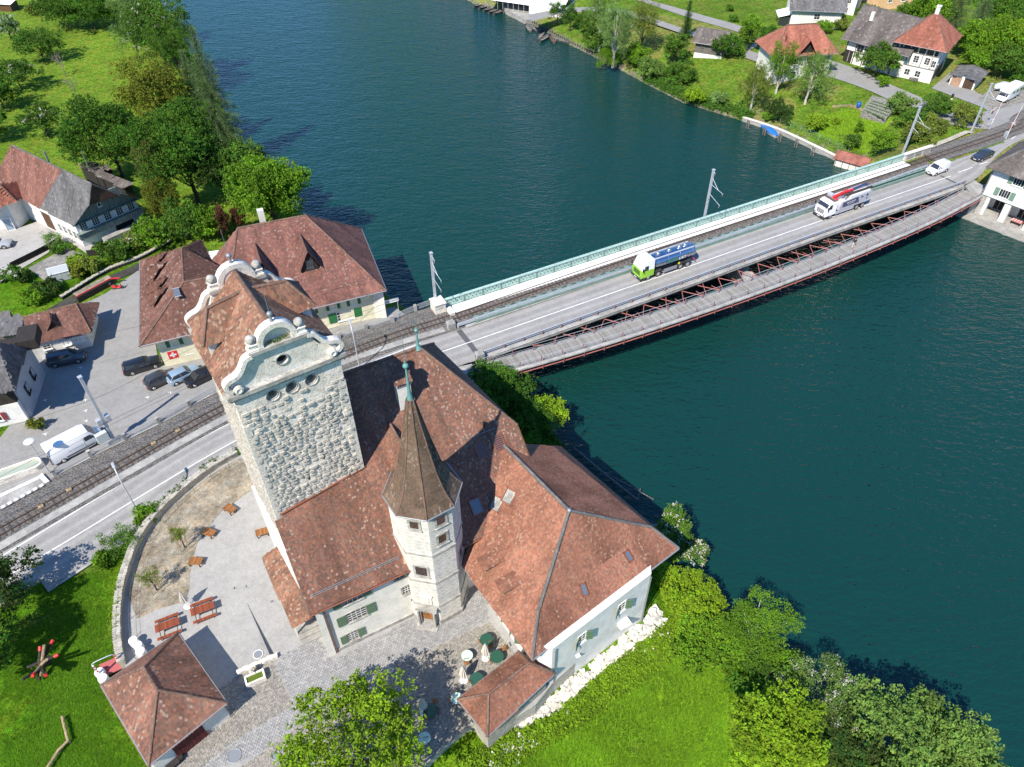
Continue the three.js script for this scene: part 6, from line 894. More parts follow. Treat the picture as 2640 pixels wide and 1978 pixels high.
// spec: L, W, belt (shoulder height), H, hood profile and glasshouse stations
function car(label, p, turn, paint, s, group) {
  const v = thing(s.name || 'parked_car', label, s.cat || 'car', [p[0], s.y || 0.012, p[1]], turn, group), L = s.L, W = s.W / 2, B = s.belt, H = s.H, b = v;
  const f = L / 2, r = -L / 2, hb = s.hood, [w0, w1, r0, r1] = s.cab;              // windscreen foot, windscreen top, rear roof, rear foot (x)
  mesh('body', [loft([[r, W * 0.86, 0.32, B * 0.9], [r + 0.12, W * 0.96, 0.24, s.tail], [r1, W, 0.22, s.tail + 0.02], [mix(r1, w0, 0.5), W, 0.2, B], [w0, W, 0.22, B], [w0 + (f - w0) * 0.6, W * 0.97, 0.22, mix(B, hb, 0.55)], [f - 0.12, W * 0.9, 0.25, hb], [f, W * 0.78, 0.34, hb * 0.86]], bodyRing)], paint, v);
  mesh('glasshouse', [loft([[r1 - 0.03, W * 0.9, B - 0.08, B, W * 0.86], [r0, W * 0.9, B - 0.06, H - 0.06, W * 0.72], [w1, W * 0.9, B - 0.06, H - 0.06, W * 0.72], [w0, W * 0.9, B - 0.08, B + 0.01, W * 0.86]], slabRing)], s.coverGlass || M.glass, v);
  mesh('roof_panel', [loft([[r0 - 0.18, W * 0.66, H - 0.13, H - 0.075, W * 0.62], [r0 + 0.1, W * 0.74, H - 0.075, H, W * 0.68], [w1 - 0.1, W * 0.74, H - 0.075, H, W * 0.68], [w1 + 0.12, W * 0.68, H - 0.13, H - 0.07, W * 0.64]], slabRing)], paint, v);
  for (const sd of [-1, 1]) { const z = k => sd * W * k;
    mesh('pillar', [bar([w0 - 0.02, B, z(0.88)], [w1, H - 0.06, z(0.735)], 0.07, 0.05), bar([r1 + 0.02, B, z(0.88)], [r0, H - 0.06, z(0.735)], 0.1, 0.05), bar([mix(w0, r1, 0.48), B, z(0.92)], [mix(w1, r0, 0.5), H - 0.05, z(0.74)], 0.07, 0.04)], paint, v);
    wheel(v, f - s.fo, sd * (W - 0.1), s.wr, 0.21); wheel(v, r + s.ro, sd * (W - 0.1), s.wr, 0.21);
    mesh('wheel_arch', [[f - s.fo], [r + s.ro]].map(([x]) => cyl([x, s.wr + 0.02, sd * (W - 0.3)], [x, s.wr + 0.02, sd * (W + 0.004)], s.wr + 0.06, s.wr + 0.06, 18)), M.black, v);
    mesh('door_mirror', rbox(0.1, 0.13, 0.2, 0.03, w0 - 0.25, B + 0.08, sd * (W + 0.1)), paint, v);
    mesh('headlight', rbox(0.16, 0.13, 0.34, 0.04, f - 0.1, hb * 0.84, sd * W * 0.66), M.steel, v); mesh('tail_light', rbox(0.1, 0.3, 0.18, 0.03, r + 0.07, B * 0.88, sd * W * 0.82), std([0.4, 0.02, 0.02], { roughness: 0.3 }), v);
    mesh('sill', bx(r + s.ro + s.wr, f - s.fo - s.wr, 0.2, 0.3, sd > 0 ? W - 0.06 : -W - 0.012, sd > 0 ? W + 0.012 : -W + 0.06), M.plastic, v); mesh('door_handle', [box(0.18, 0.03, 0.03, mix(w0, r1, 0.4), B - 0.12, sd * (W + 0.005))], paint, v); }
  mesh('bumper', [rbox(0.2, 0.26, s.W * 0.86, 0.06, f - 0.06, 0.42, 0)], s.bumper || M.plastic, v); mesh('bumper', [rbox(0.2, 0.26, s.W * 0.86, 0.06, r + 0.06, 0.46, 0)], s.bumper || paint, v); mesh('number_plate', bx(f + 0.035, f + 0.05, 0.38, 0.5, -0.26, 0.26), M.paint, v); mesh('number_plate', bx(r - 0.05, r - 0.035, 0.45, 0.57, -0.26, 0.26), M.paint, v); mesh('grille', bx(f - 0.02, f + 0.012, hb * 0.66, hb * 0.8, -W * 0.42, W * 0.42), M.black, v);
  return v;
}
const CAR = {
  sedan: { L: 4.85, W: 1.84, belt: 0.95, H: 1.45, hood: 0.78, tail: 1.0, cab: [0.95, 0.15, -1.25, -1.95], fo: 0.95, ro: 1.05, wr: 0.33 },
  estate: { L: 4.75, W: 1.84, belt: 0.95, H: 1.5, hood: 0.8, tail: 0.98, cab: [1.0, 0.3, -1.9, -2.25], fo: 0.95, ro: 1.0, wr: 0.33 },
  hatch: { L: 4.0, W: 1.72, belt: 0.95, H: 1.5, hood: 0.85, tail: 1.0, cab: [0.95, 0.25, -1.35, -1.85], fo: 0.8, ro: 0.7, wr: 0.3 },
  mpv: { L: 4.6, W: 1.82, belt: 1.05, H: 1.7, hood: 0.92, tail: 1.05, cab: [1.35, 0.5, -1.85, -2.15], fo: 0.9, ro: 0.95, wr: 0.33 },
  minivan: { L: 4.6, W: 1.86, belt: 1.1, H: 1.85, hood: 0.98, tail: 1.1, cab: [1.25, 0.65, 0.05, -0.1], fo: 0.9, ro: 0.9, wr: 0.33 },
};
{
  const gp = 'cars parked on the asphalt by the inn';
  car('dark grey people carrier parked in the shade beside the shed', [-58.02, -73.2], R(18), carPaint(0.06, 0.075, 0.1), CAR.mpv, gp);
  car('black estate car parked nearest the corner of the inn', [-47.64, -71.83], R(28), carPaint(0.012, 0.012, 0.014), CAR.estate, gp);
  car('charcoal hatchback with silver pillars parked left of the pale blue car', [-44.35, -69.18], R(40 + 180), carPaint(0.05, 0.052, 0.058), { ...CAR.hatch, H: 1.58 }, gp).rotation.y = R(42);
  car('pale blue hatchback parked between the two dark cars', [-41.76, -69.96], R(42), carPaint(0.28, 0.4, 0.52), { ...CAR.hatch, L: 4.05, H: 1.52 }, gp);
  car('black car under a dark cover parked right of the pale blue car', [-39.46, -69.52], R(42 + 180), carPaint(0.015, 0.015, 0.017), { ...CAR.hatch, coverGlass: std([0.025, 0.025, 0.027], { roughness: 0.9 }) }, gp);
  car('silver car nose cut by the left picture edge on the farm lane', [-80.79, -100.3], R(10), carPaint(0.45, 0.46, 0.48), CAR.sedan);
  car('dark blue grey saloon driving on the far bridge approach', [86.68, -128.27], R(33 + 180), carPaint(0.035, 0.04, 0.06), { ...CAR.sedan, name: 'saloon_car' });
  const mv = car('small white panel van driving onto the bridge', [76.11, -122.97], R(30 + 180), M.whitePaint, { ...CAR.minivan, name: 'panel_van', cat: 'van' });
  mesh('cargo_body', [loft([[-2.2, 0.86, 1.0, 1.76, 0.74], [-2.05, 0.9, 1.0, 1.86, 0.78], [0.0, 0.9, 1.0, 1.88, 0.78], [0.62, 0.88, 1.5, 1.86, 0.72]], slabRing)], M.whitePaint, mv);
}
{ // long white van with the lamp's shadow on its roof
  const v = thing('delivery_van', 'long high white delivery van parked along the railway fence', 'van', [[-50.24, -57.88][0], 0.012, [-50.24, -57.88][1]], R(44));
  mesh('body', [loft([[-3.0, 1.0, 0.4, 2.48, 0.92], [-2.96, 1.02, 0.36, 2.54, 0.94], [1.1, 1.02, 0.34, 2.56, 0.94], [1.6, 1.02, 0.34, 2.44, 0.9], [2.25, 1.0, 0.36, 1.45, 0.95], [2.8, 0.95, 0.4, 1.12, 0.88], [3.0, 0.85, 0.45, 0.95, 0.78]], vanRing)], M.whitePaint, v);
  mesh('windscreen', [poly3([[1.7, 2.3, -0.8], [2.25, 1.47, -0.9], [2.25, 1.47, 0.9], [1.7, 2.3, 0.8]].map(p => [p[0] + 0.03, p[1] + 0.03, p[2]]))], M.glass, v);
  for (const s of [-1, 1]) { mesh('side_window', [poly3([[0.9, 2.0, s * 0.985], [1.6, 2.0, s * 0.985], [2.1, 1.45, s * 1.03], [0.9, 1.42, s * 1.045]])], M.glass, v); wheel(v, 2.1, s * 0.92, 0.34, 0.22); wheel(v, -1.9, s * 0.92, 0.34, 0.22); mesh('side_moulding', bx(-1.5, 1.7, 0.55, 0.68, s > 0 ? 1.0 : -1.05, s > 0 ? 1.05 : -1.0), M.plastic, v); mesh('door_seam', [bx(0.78, 0.8, 0.5, 2.2, s > 0 ? 1.015 : -1.032, s > 0 ? 1.032 : -1.015), bx(-1.1, 0.7, 1.2, 1.23, s > 0 ? 1.02 : -1.036, s > 0 ? 1.036 : -1.02)], std([0.2, 0.2, 0.22]), v); mesh('mirror', rbox(0.12, 0.34, 0.22, 0.04, 1.95, 1.5, s * 1.2), M.plastic, v); mesh('headlight', rbox(0.2, 0.28, 0.25, 0.05, 2.82, 0.95, s * 0.72), M.steel, v); mesh('tail_light', bx(-3.02, -2.97, 0.9, 1.5, s * 0.9 - 0.08, s * 0.9 + 0.08), M.red, v); }
  mesh('bumper', rbox(0.3, 0.35, 1.8, 0.08, 2.9, 0.5, 0), M.plastic, v); mesh('rear_step', bx(-3.12, -2.9, 0.4, 0.55, -0.85, 0.85), M.plastic, v); mesh('roof_rib', [...Array(4)].map((_, i) => bx(-2.6 + i * 0.9, -2.57 + i * 0.9, 2.5, 2.56, -0.7, 0.7)), M.whitePaint, v);
}
function cab(v, x0, paint, roofPaint, H) {              // truck cab, front at x0, facing +x
  mesh('cab', [loft([[x0 - 2.2, 1.24, 0.75, 1.9, 1.24], [x0 - 0.15, 1.24, 0.7, 1.9, 1.24], [x0, 1.16, 0.7, 1.8, 1.16]], slabRing), rbox(0.25, 0.5, 2.4, 0.08, x0 - 0.05, 0.62, 0)], paint, v);
  mesh('cab_upper', [loft([[x0 - 2.2, 1.22, 1.88, H, 1.12], [x0 - 1.0, 1.22, 1.88, H + 0.06, 1.12], [x0 - 0.6, 1.2, 1.88, H - 0.08, 1.08], [x0 - 0.1, 1.18, 1.88, 2.0, 1.14]], slabRing)], roofPaint, v);
  mesh('windscreen', [poly3([[x0 - 0.08, 1.93, -1.08], [x0 - 0.08, 1.93, 1.08], [x0 - 0.42, 2.72, 1.02], [x0 - 0.42, 2.72, -1.02]])], M.glass, v);
  for (const s of [-1, 1]) { mesh('side_window', [poly3([[x0 - 0.3, 1.9, s * 1.235], [x0 - 0.55, 2.62, s * 1.2], [x0 - 1.15, 2.62, s * 1.2], [x0 - 1.15, 1.85, s * 1.25]])], M.glass, v); mesh('mirror', rbox(0.12, 0.55, 0.25, 0.04, x0 - 0.05, 2.2, s * 1.42), M.black, v); mesh('headlight', rbox(0.12, 0.2, 0.42, 0.04, x0 + 0.05, 0.85, s * 0.95), M.steel, v); mesh('step', bx(x0 - 1.1, x0 - 0.4, 0.35, 0.7, s > 0 ? 1.1 : -1.24, s > 0 ? 1.24 : -1.1), M.plastic, v); }
  mesh('grille', [...Array(4)].map((_, i) => bx(x0 - 0.02, x0 + 0.03, 1.0 + i * 0.2, 1.1 + i * 0.2, -0.75, 0.75)), M.black, v); mesh('bumper', rbox(0.3, 0.36, 2.45, 0.08, x0 + 0.02, 0.5, 0), M.plastic, v); mesh('number_plate', bx(x0 + 0.17, x0 + 0.185, 0.45, 0.58, -0.28, 0.28), M.paint, v);
}
{ // milk tanker
  const p = [[21.67, -92.3], [19.49, -90.76], [25.24, -93.99]], v = thing('tanker_truck', 'milk tanker truck with lime green and white cab on the bridge', 'truck', [(p[1][0] + p[2][0]) / 2 - 1.1 * 0 + 0.45, 0.005, (p[1][1] + p[2][1]) / 2 - 0.95], R(28 + 180));
  const lime = carPaint(0.3, 0.62, 0.03), tank = new THREE.MeshPhysicalMaterial({ color: lin(0.42, 0.48, 0.58), metalness: 1, roughness: 0.12, side: THREE.DoubleSide });
  cab(v, 5.0, lime, M.whitePaint, 3.35);
  mesh('chassis', bx(-4.8, 4.4, 0.75, 1.05, -0.5, 0.5), M.black, v);
  { const st = [[-4.85, 0.9], [-4.6, 1.0], [2.2, 1.0], [2.5, 0.9]], ring = ([x, k]) => [...Array(28)].map((_, i) => { const a = i / 28 * Math.PI * 2; return [x, 2.25 + Math.sin(a) * 0.98 * k, Math.cos(a) * 1.22 * k]; }); mesh('tank', loft(st, ring), tank, v); }
  mesh('band', [[-4.3], [-2], [0.2], [2.0]].map(([x]) => { const g = loft([[x, 1.01], [x + 0.08, 1.01]], ([xx, k]) => [...Array(28)].map((_, i) => { const a = i / 28 * Math.PI * 2; return [xx, 2.25 + Math.sin(a) * 0.98 * k, Math.cos(a) * 1.22 * k]; })); return g; }), M.steel, v);
  for (let i = 0; i < 4; i++) { const h = new THREE.Group(); h.name = 'manhole'; h.position.set(-3.4 + [0, 1.05, 2.9, 4.9][i], 3.22, 0); v.add(h); mesh('dome', [cyl([0, -0.1, 0], [0, 0.12, 0], 0.36, 0.33, 14), sph(0.3, 0, 0.05, 0, 12)], M.steel, h); mesh('handle', [cyl([-0.3, 0.25, 0.3], [0.3, 0.25, 0.3], 0.025, 0.025, 5)], M.steel, h); }
  mesh('catwalk', bx(-4.6, 2.4, 3.02, 3.1, -0.85, -0.45), M.galv, v); mesh('catwalk', bx(-4.6, 2.4, 3.02, 3.1, 0.45, 0.85), M.galv, v);
  // lettering on both flanks: green TRANS, white LAIT
  { const cv = document.createElement('canvas'); cv.width = 512; cv.height = 96; const x = cv.getContext('2d'); x.fillStyle = '#5d6d88'; x.fillRect(0, 0, 512, 96); x.font = 'bold italic 92px sans-serif'; x.fillStyle = '#22a05a'; x.fillText('TRANS', 6, 80); x.fillStyle = '#ffffff'; x.fillText('LAIT', 318, 80); const tx = new THREE.CanvasTexture(cv); tx.colorSpace = THREE.SRGBColorSpace; const m = std([1, 1, 1], { map: tx, roughness: 0.4, metalness: 0.3 }); for (const s of [-1, 1]) { const g = new THREE.PlaneGeometry(3.6, 0.62); if (s < 0) g.rotateY(Math.PI); g.translate(-1.1, 2.2, s * 1.235); mesh('lettering', g, m, v, true); } }
  for (const s of [-1, 1]) { for (const x of [3.75, 1.85, -2.2, -3.55]) wheel(v, x, s * 1.02, 0.5, 0.34); mesh('side_guard', bx(-1.5, 0.9, 0.45, 1.0, s > 0 ? 1.1 : -1.22, s > 0 ? 1.22 : -1.1), std([0.35, 0.37, 0.4], { metalness: 0.5, roughness: 0.4 }), v); for (const x of [-2.2, -3.55, 1.85]) mesh('mudguard', box(1.15, 0.06, 0.4, x, 1.06, s * 1.0), M.plastic, v); mesh('tail_light', bx(-4.92, -4.86, 0.8, 1.0, s * 0.9 - 0.2, s * 0.9 + 0.2), M.red, v); }
  mesh('round_sign', cyl([-1.75, 1.3, -1.24], [-1.75, 1.3, -1.27], 0.2, 0.2, 14), std([0.75, 0.65, 0.03]), v); mesh('round_sign', cyl([-1.75, 1.3, 1.24], [-1.75, 1.3, 1.27], 0.2, 0.2, 14), std([0.75, 0.65, 0.03]), v);
}
{ // crane lorry
  const p = [[50.95, -107.3], [56.3, -110.34]], v = thing('crane_truck', 'white and navy lorry with a red loading crane on the bridge', 'truck', [(p[0][0] + p[1][0]) / 2 + 1.2, 0.005, (p[0][1] + p[1][1]) / 2 - 1.35], R(28.5 + 180));
  const navy = carPaint(0.02, 0.03, 0.13), grey = std([0.42, 0.43, 0.47], { roughness: 0.5 });
  cab(v, 5.0, M.whitePaint, M.whitePaint, 2.95); mesh('cab_deflector', rbox(0.7, 0.12, 2.1, 0.04, 3.3, 3.0, 0), std([0.12, 0.08, 0.07]), v);
  mesh('chassis', bx(-4.8, 4.2, 0.75, 1.1, -0.5, 0.5), M.black, v); mesh('flatbed', bx(-5.0, 2.1, 1.1, 1.3, -1.22, 1.22), grey, v);
  // side boards carrying printed panels, with slanted ends
  for (const s of [-1, 1]) { mesh('side_board', prismXY([[-5.0, 1.3], [1.6, 1.3], [2.1, 1.7], [1.7, 2.55], [-5.0, 2.9]], s > 0 ? 1.14 : -1.2, s > 0 ? 1.2 : -1.14), grey, v); mesh('printed_panel', prismXY([[-2.4, 1.42], [1.4, 1.42], [1.5, 2.3], [-1.9, 2.55]], s > 0 ? 1.2 : -1.215, s > 0 ? 1.215 : -1.2), navy, v); mesh('logo_mark', [prismXY([[-3.2, 2.3], [-2.6, 2.6], [-2.6, 2.1]], s > 0 ? 1.2 : -1.213, s > 0 ? 1.213 : -1.2), prismXY([[-4.3, 2.3], [-3.9, 2.7], [-3.8, 2.2], [-4.2, 2.1]], s > 0 ? 1.2 : -1.213, s > 0 ? 1.213 : -1.2), prismXY([[-4.4, 1.7], [-3.9, 1.9], [-4.0, 1.55]], s > 0 ? 1.2 : -1.213, s > 0 ? 1.213 : -1.2)], navy, v); mesh('print_line', [prismXY([[-1.4, 2.1], [0.6, 2.0], [0.6, 2.1], [-1.4, 2.2]], s > 0 ? 1.215 : -1.222, s > 0 ? 1.222 : -1.215), prismXY([[-1.2, 1.78], [0.3, 1.7], [0.3, 1.77], [-1.2, 1.85]], s > 0 ? 1.215 : -1.222, s > 0 ? 1.222 : -1.215)], M.paint, v); for (const x of [3.7, -2.3, -3.65]) wheel(v, x, s * 1.02, 0.5, 0.34); mesh('side_guard', bx(-1.5, 2.6, 0.5, 1.05, s > 0 ? 1.1 : -1.2, s > 0 ? 1.2 : -1.1), grey, v); }
  mesh('load', [bx(-4.8, -0.4, 1.3, 3.0, -0.95, 0.1), bx(-4.8, 1.4, 1.3, 2.9, 0.35, 1.0)], M.whitePaint, v);
  mesh('crane_base', [rbox(0.9, 1.7, 1.2, 0.06, 2.55, 2.0, 0)], M.red, v); mesh('crane_boom', [bar([2.6, 2.9, 0.25], [-0.6, 3.35, 0.1], 0.4, 0.42), bar([1.2, 3.45, -0.1], [-1.2, 3.6, -0.2], 0.3, 0.3)], M.red, v); mesh('crane_jib', [bar([-0.6, 3.3, 0.1], [-5.2, 3.25, 0.3], 0.32, 0.34)], navy, v); mesh('crane_jib', [bar([0.6, 3.2, -0.6], [-5.4, 3.15, -0.55], 0.3, 0.3)], M.dark, v); mesh('crane_cabinet', [rbox(0.7, 1.0, 0.9, 0.05, 2.6, 2.95, 0.75)], grey, v);
}
{ // motorhome
  const v = thing('motorhome', 'white motorhome parked on gravel near the crossing', 'motorhome', [[104.05, -154.62][0], 0.04, [104.05, -154.62][1]], R(38 + 180)); mesh('body', [loft([[-3.2, 1.1, 0.5, 2.7, 1.08], [-3.1, 1.14, 0.45, 2.85, 1.1], [1.8, 1.14, 0.45, 2.9, 1.1], [2.6, 1.1, 1.9, 2.6, 1.0], [2.75, 0.95, 2.0, 2.3, 0.9]], bodyRing)], M.whitePaint, v); mesh('cab', [loft([[1.7, 1.0, 0.45, 1.9, 0.95], [2.3, 1.0, 0.4, 1.85, 0.9], [2.7, 0.98, 0.4, 1.2, 0.9], [3.3, 0.85, 0.45, 0.9, 0.75]], bodyRing)], M.whitePaint, v); mesh('windscreen', poly3([[2.33, 1.84, -0.8], [2.33, 1.84, 0.8], [2.78, 1.22, 0.88], [2.78, 1.22, -0.88]]), M.glass, v); for (const s of [-1, 1]) { wheel(v, 2.4, s * 0.95, 0.34, 0.22); wheel(v, -1.6, s * 0.98, 0.34, 0.22); for (const x of [-2.2, -0.6, 0.9]) mesh('window', bx(x - 0.4, x + 0.4, 1.6, 2.1, s > 0 ? 1.1 : -1.16, s > 0 ? 1.16 : -1.1), M.glass, v); } mesh('roof_hatch', [rbox(0.6, 0.12, 0.6, 0.04, -0.5, 2.95, 0)], M.frame, v); mesh('roof_hatch', [rbox(0.6, 0.12, 0.6, 0.04, -2.2, 2.93, 0)], M.frame, v);
  const t = thing('covered_trailer', 'boat on a trailer under a grey cover beside the motorhome', 'trailer', [[104.94, -159.33][0], 0.04, [104.94, -159.33][1]], R(30)); mesh('cover', loft([[-2.2, 0.3, 0.6, 0.9, 0.2], [-1.2, 0.9, 0.55, 1.3, 0.5], [1.2, 0.95, 0.55, 1.35, 0.5], [2.0, 0.8, 0.6, 1.1, 0.5]], bodyRing), std([0.5, 0.52, 0.55]), t); for (const s of [-1, 1]) wheel(t, 0.3, s * 0.9, 0.3, 0.2); mesh('drawbar', cyl([-3.2, 0.45, 0], [-1, 0.45, 0], 0.06, 0.06, 6), M.galv, t);
}
// ---------------------------------------------------------------- courtyard paving: setts and cobbles laid one by one
{
  const setts = (name, poly, w, l, th, turn, cols, jit, sd, row = true) => {
    reseed(sd); let x0 = 1e9, x1 = -1e9, z0 = 1e9, z1 = -1e9; const c = Math.cos(turn), s = Math.sin(turn), to = ([x, z]) => [x * c - z * s, x * s + z * c], q = poly.map(to);
    for (const [x, z] of q) { x0 = Math.min(x0, x); x1 = Math.max(x1, x); z0 = Math.min(z0, z); z1 = Math.max(z1, z); }
    const mats = [], tint = [], X = new THREE.Matrix4(); let r = 0;
    for (let z = z0; z < z1; z += w, r++) for (let x = x0 + (r % 2) * l * 0.5; x < x1; x += l) { const a = x + rr(-jit, jit), b = z + rr(-jit, jit); if (!inPoly(q, a, b)) continue; X.makeRotationY(turn + rr(-jit, jit) * 2); X.scale(V(rr(0.88, 1), 1, rr(0.88, 1))); X.setPosition(a * c + b * s, YARD + 0.012 + rr(0, 0.012), -a * s + b * c); mats.push(X.clone()); const k = rr(0.8, 1.12) * (0.9 + 0.2 * fbm(a * 0.4, b * 0.4, 2)), cc = pick(cols); tint.push(lin(cc[0] * k, cc[1] * k, cc[2] * k)); }
    const g = new THREE.BoxGeometry(l * 0.93, th, w * 0.93, 1, 1, 1); const m = instanced(name, g, std([1, 1, 1], { map: T.stone, roughness: 0.85 }), mats, tint); tag(m, name === 'sett_paving' ? 'strip of pale squared setts curving through the courtyard' : 'rounded cobbles covering the lower courtyard', 'paving', null, 'stuff');
  };
  const path = [[-21.63, -31.89], [-17.98, -33.81], [-16.22, -31.61], [-8.93, -36.01], [-4.62, -36.15], [-3.69, -39.7], [-2.32, -37.29], [-2.28, -35.32], [-7.77, -32.54], [-11.16, -30.92], [-14.59, -28.52], [-17.71, -26.24], [-21.04, -23.45], [-23.78, -22.65], [-26.5, -19.27], [-27.45, -20.24], [-23.18, -24.52], [-18.89, -27.51]];
  setts('sett_paving', path, 0.19, 0.27, 0.03, R(28), [[0.62, 0.62, 0.63], [0.56, 0.565, 0.585], [0.68, 0.67, 0.66]], 0.012, 201);
  const cob1 = [[-23.83, -30.77], [-21.57, -31.63], [-18.92, -27.62], [-23.21, -24.62], [-27.49, -20.34], [-28.56, -22.24], [-27.18, -23.37], [-24.11, -26.51], [-25.78, -28.95]], cob2 = [[-2.28, -35.24], [-7.76, -32.47], [-11.15, -30.85], [-14.58, -28.45], [-17.69, -26.17], [-21.02, -23.39], [-23.2, -21.89], [-17.91, -20.92], [-7.85, -22.17], [-3.91, -25.77], [-1.34, -29.74], [0.21, -32], [-2.2, -35.28]];
  setts('cobble_paving', cob1, 0.17, 0.18, 0.045, R(20), [[0.6, 0.56, 0.5], [0.48, 0.455, 0.42], [0.7, 0.65, 0.57]], 0.03, 202); setts('cobble_paving', cob2, 0.17, 0.18, 0.045, R(35), [[0.6, 0.555, 0.48], [0.5, 0.47, 0.42], [0.7, 0.64, 0.55]], 0.03, 203);
  scene.children.filter(o => o.name.startsWith('cobble_paving')).forEach((o, i) => { o.userData.label = ['rounded cobbles around the water trough', 'rounded cobbles under the courtyard tree and cafe tables'][i]; });
  for (const [p, r, l, mt] of [[[-22.98, -32.21], 0.42, 'white ringed manhole cover near the trough wall', M.paint], [[-22.8, -23.5], 0.55, 'large round manhole cover on the cobbles', M.zinc], [[-19.41, -23.49], 0.34, 'small round manhole cover on the cobbles', M.zinc], [[-10.93, -30.7], 0.34, 'round manhole cover in the tree shade', M.zinc]]) { const m = thing('manhole_cover', l, 'manhole', [p[0], YARD + 0.035, p[1]]); mesh('ring', (() => { const g = new THREE.TorusGeometry(r, 0.05, 5, 24); g.rotateX(Math.PI / 2); return g; })(), mt, m); mesh('cover', cyl([0, -0.02, 0], [0, 0.02, 0], r, r, 22), M.zinc, m); }
}
// ---------------------------------------------------------------- benches, tables, parasols, chairs
function lounger(label, p, turn) { const b = thing('wooden_bench', label, 'bench', [p[0], YARD + 0.01, p[1]], turn, 'slatted wooden benches in the courtyard'); for (let i = 0; i < 9; i++) place('slat', 'lslat', () => bx(-0.65, 0.65, 0, 0.035, -0.045, 0.045), M.woodOrange, b, [0, 0.42 + (i > 6 ? (i - 6) * 0.06 : 0), -0.42 + i * 0.105]); for (const x of [-0.5, 0.5]) { mesh('leg', [bx(x - 0.04, x + 0.04, 0, 0.4, -0.4, -0.32)], M.black, b); mesh('leg', [bx(x - 0.04, x + 0.04, 0, 0.4, 0.32, 0.4)], M.black, b); mesh('rail', [bx(x - 0.03, x + 0.03, 0.36, 0.4, -0.45, 0.45)], M.black, b); } return b; }
lounger('slatted bench nearest the tower on the soil edge', [-29.75, -48.16], R(-35)); lounger('slatted bench beside the upper staked sapling', [-31.07, -45.17], R(-22)); lounger('slatted bench beside the lower staked sapling', [-31.39, -41.74], R(-5)); lounger('slatted bench standing against the tower foot', [-25.63, -45.19], R(20));
for (const [p, l] of [[[-29.06, -36.39], 'red picnic table beside the white folded parasol'], [[-31.81, -34.76], 'red picnic table nearest the coach house roof']]) {
  const t = thing('picnic_table', l, 'table', [p[0], YARD, p[1]], R(26), 'red picnic tables'); for (let i = 0; i < 5; i++) place('board', 'ptb', () => bx(-1.05, 1.05, 0, 0.04, -0.075, 0.075), M.woodRed, t, [0, 0.73, -0.34 + i * 0.17]); for (const z of [-0.95, 0.95]) { const s = new THREE.Group(); s.name = 'seat'; t.add(s); for (const k of [-0.08, 0.08]) place('board', 'pts', () => bx(-1.05, 1.05, 0, 0.04, -0.07, 0.07), M.woodRed, s, [0, 0.44, z + k]); } for (const x of [-0.75, 0.75]) { mesh('leg', [tube([[x, 0, -0.95], [x, 0.4, -0.95], [x, 0.35, -0.4], [x, 0.7, -0.3]], 0.03, 12, 6)], M.black, t); mesh('leg', [tube([[x, 0, 0.95], [x, 0.4, 0.95], [x, 0.35, 0.4], [x, 0.7, 0.3]], 0.03, 12, 6)], M.black, t); mesh('crossbar', cyl([x, 0.4, -0.95], [x, 0.4, 0.95], 0.025, 0.025, 6), M.black, t); } }
function parasol(label, p) { const u = thing('folded_parasol', label, 'parasol', [p[0], YARD + 0.02, p[1]], rnd() * 3, 'folded parasols'); const n = 20, a = []; for (let i = 0; i < n; i++) { const t = i / n * Math.PI * 2, t2 = (i + 1) / n * Math.PI * 2, r = i % 2 ? 0.24 : 0.4, r2 = (i + 1) % 2 ? 0.24 : 0.4; for (const [y0, k0, y1, k1] of [[2.65, 0.06, 1.9, 0.62], [1.9, 0.62, 1.05, 1]]) { const P = (tt, q, y) => [Math.cos(tt) * q, y, Math.sin(tt) * q]; const A = P(t, r * k0, y0), B = P(t2, r2 * k0, y0), C = P(t2, r2 * k1, y1), D = P(t, r * k1, y1); a.push(...A, ...C, ...B, ...A, ...D, ...C); } } const g = new THREE.BufferGeometry(); g.setAttribute('position', new THREE.Float32BufferAttribute(a, 3)); g.computeVertexNormals(); mesh('canopy', g, M.cloth, u); mesh('pole', cyl([0, 0, 0], [0, 2.75, 0], 0.03, 0.025, 8), M.galv, u); mesh('base', lathe([[0, 0.16], [0.1, 0.16], [0.36, 0.07], [0.42, 0], [0, 0]], 20), M.paint, u); }
reseed(301); parasol('folded beige parasol beside the red picnic tables', [-30.82, -37.04]); parasol('folded parasol between the two upper green cafe tables', [-2.47, -31.76]); parasol('folded parasol nearest the small tiled outbuilding', [-4.35, -29.73]); parasol('folded parasol standing in the tree shade', [-7.6, -26.98]);
function cafe(label, p, r, mat, group) { const t = thing('cafe_table', label, 'table', [p[0], YARD + 0.02, p[1]], rnd() * 3, group); mesh('top', [cyl([0, 0.7, 0], [0, 0.74, 0], r, r, 24)], mat, t); mesh('rim', (() => { const g = new THREE.TorusGeometry(r, 0.02, 5, 24); g.rotateX(Math.PI / 2); g.translate(0, 0.72, 0); return g; })(), mat, t); mesh('stem', cyl([0, 0, 0], [0, 0.7, 0], 0.04, 0.03, 8), M.black, t); for (let i = 0; i < 3; i++) { const a = i * 2.1; mesh('foot', cyl([0, 0.1, 0], [Math.cos(a) * r * 0.7, 0.02, Math.sin(a) * r * 0.7], 0.025, 0.02, 6), M.black, t); } }
const greenTop = std([0.025, 0.09, 0.06], { roughness: 0.35 }), mint = std([0.5, 0.68, 0.58], { roughness: 0.4 });
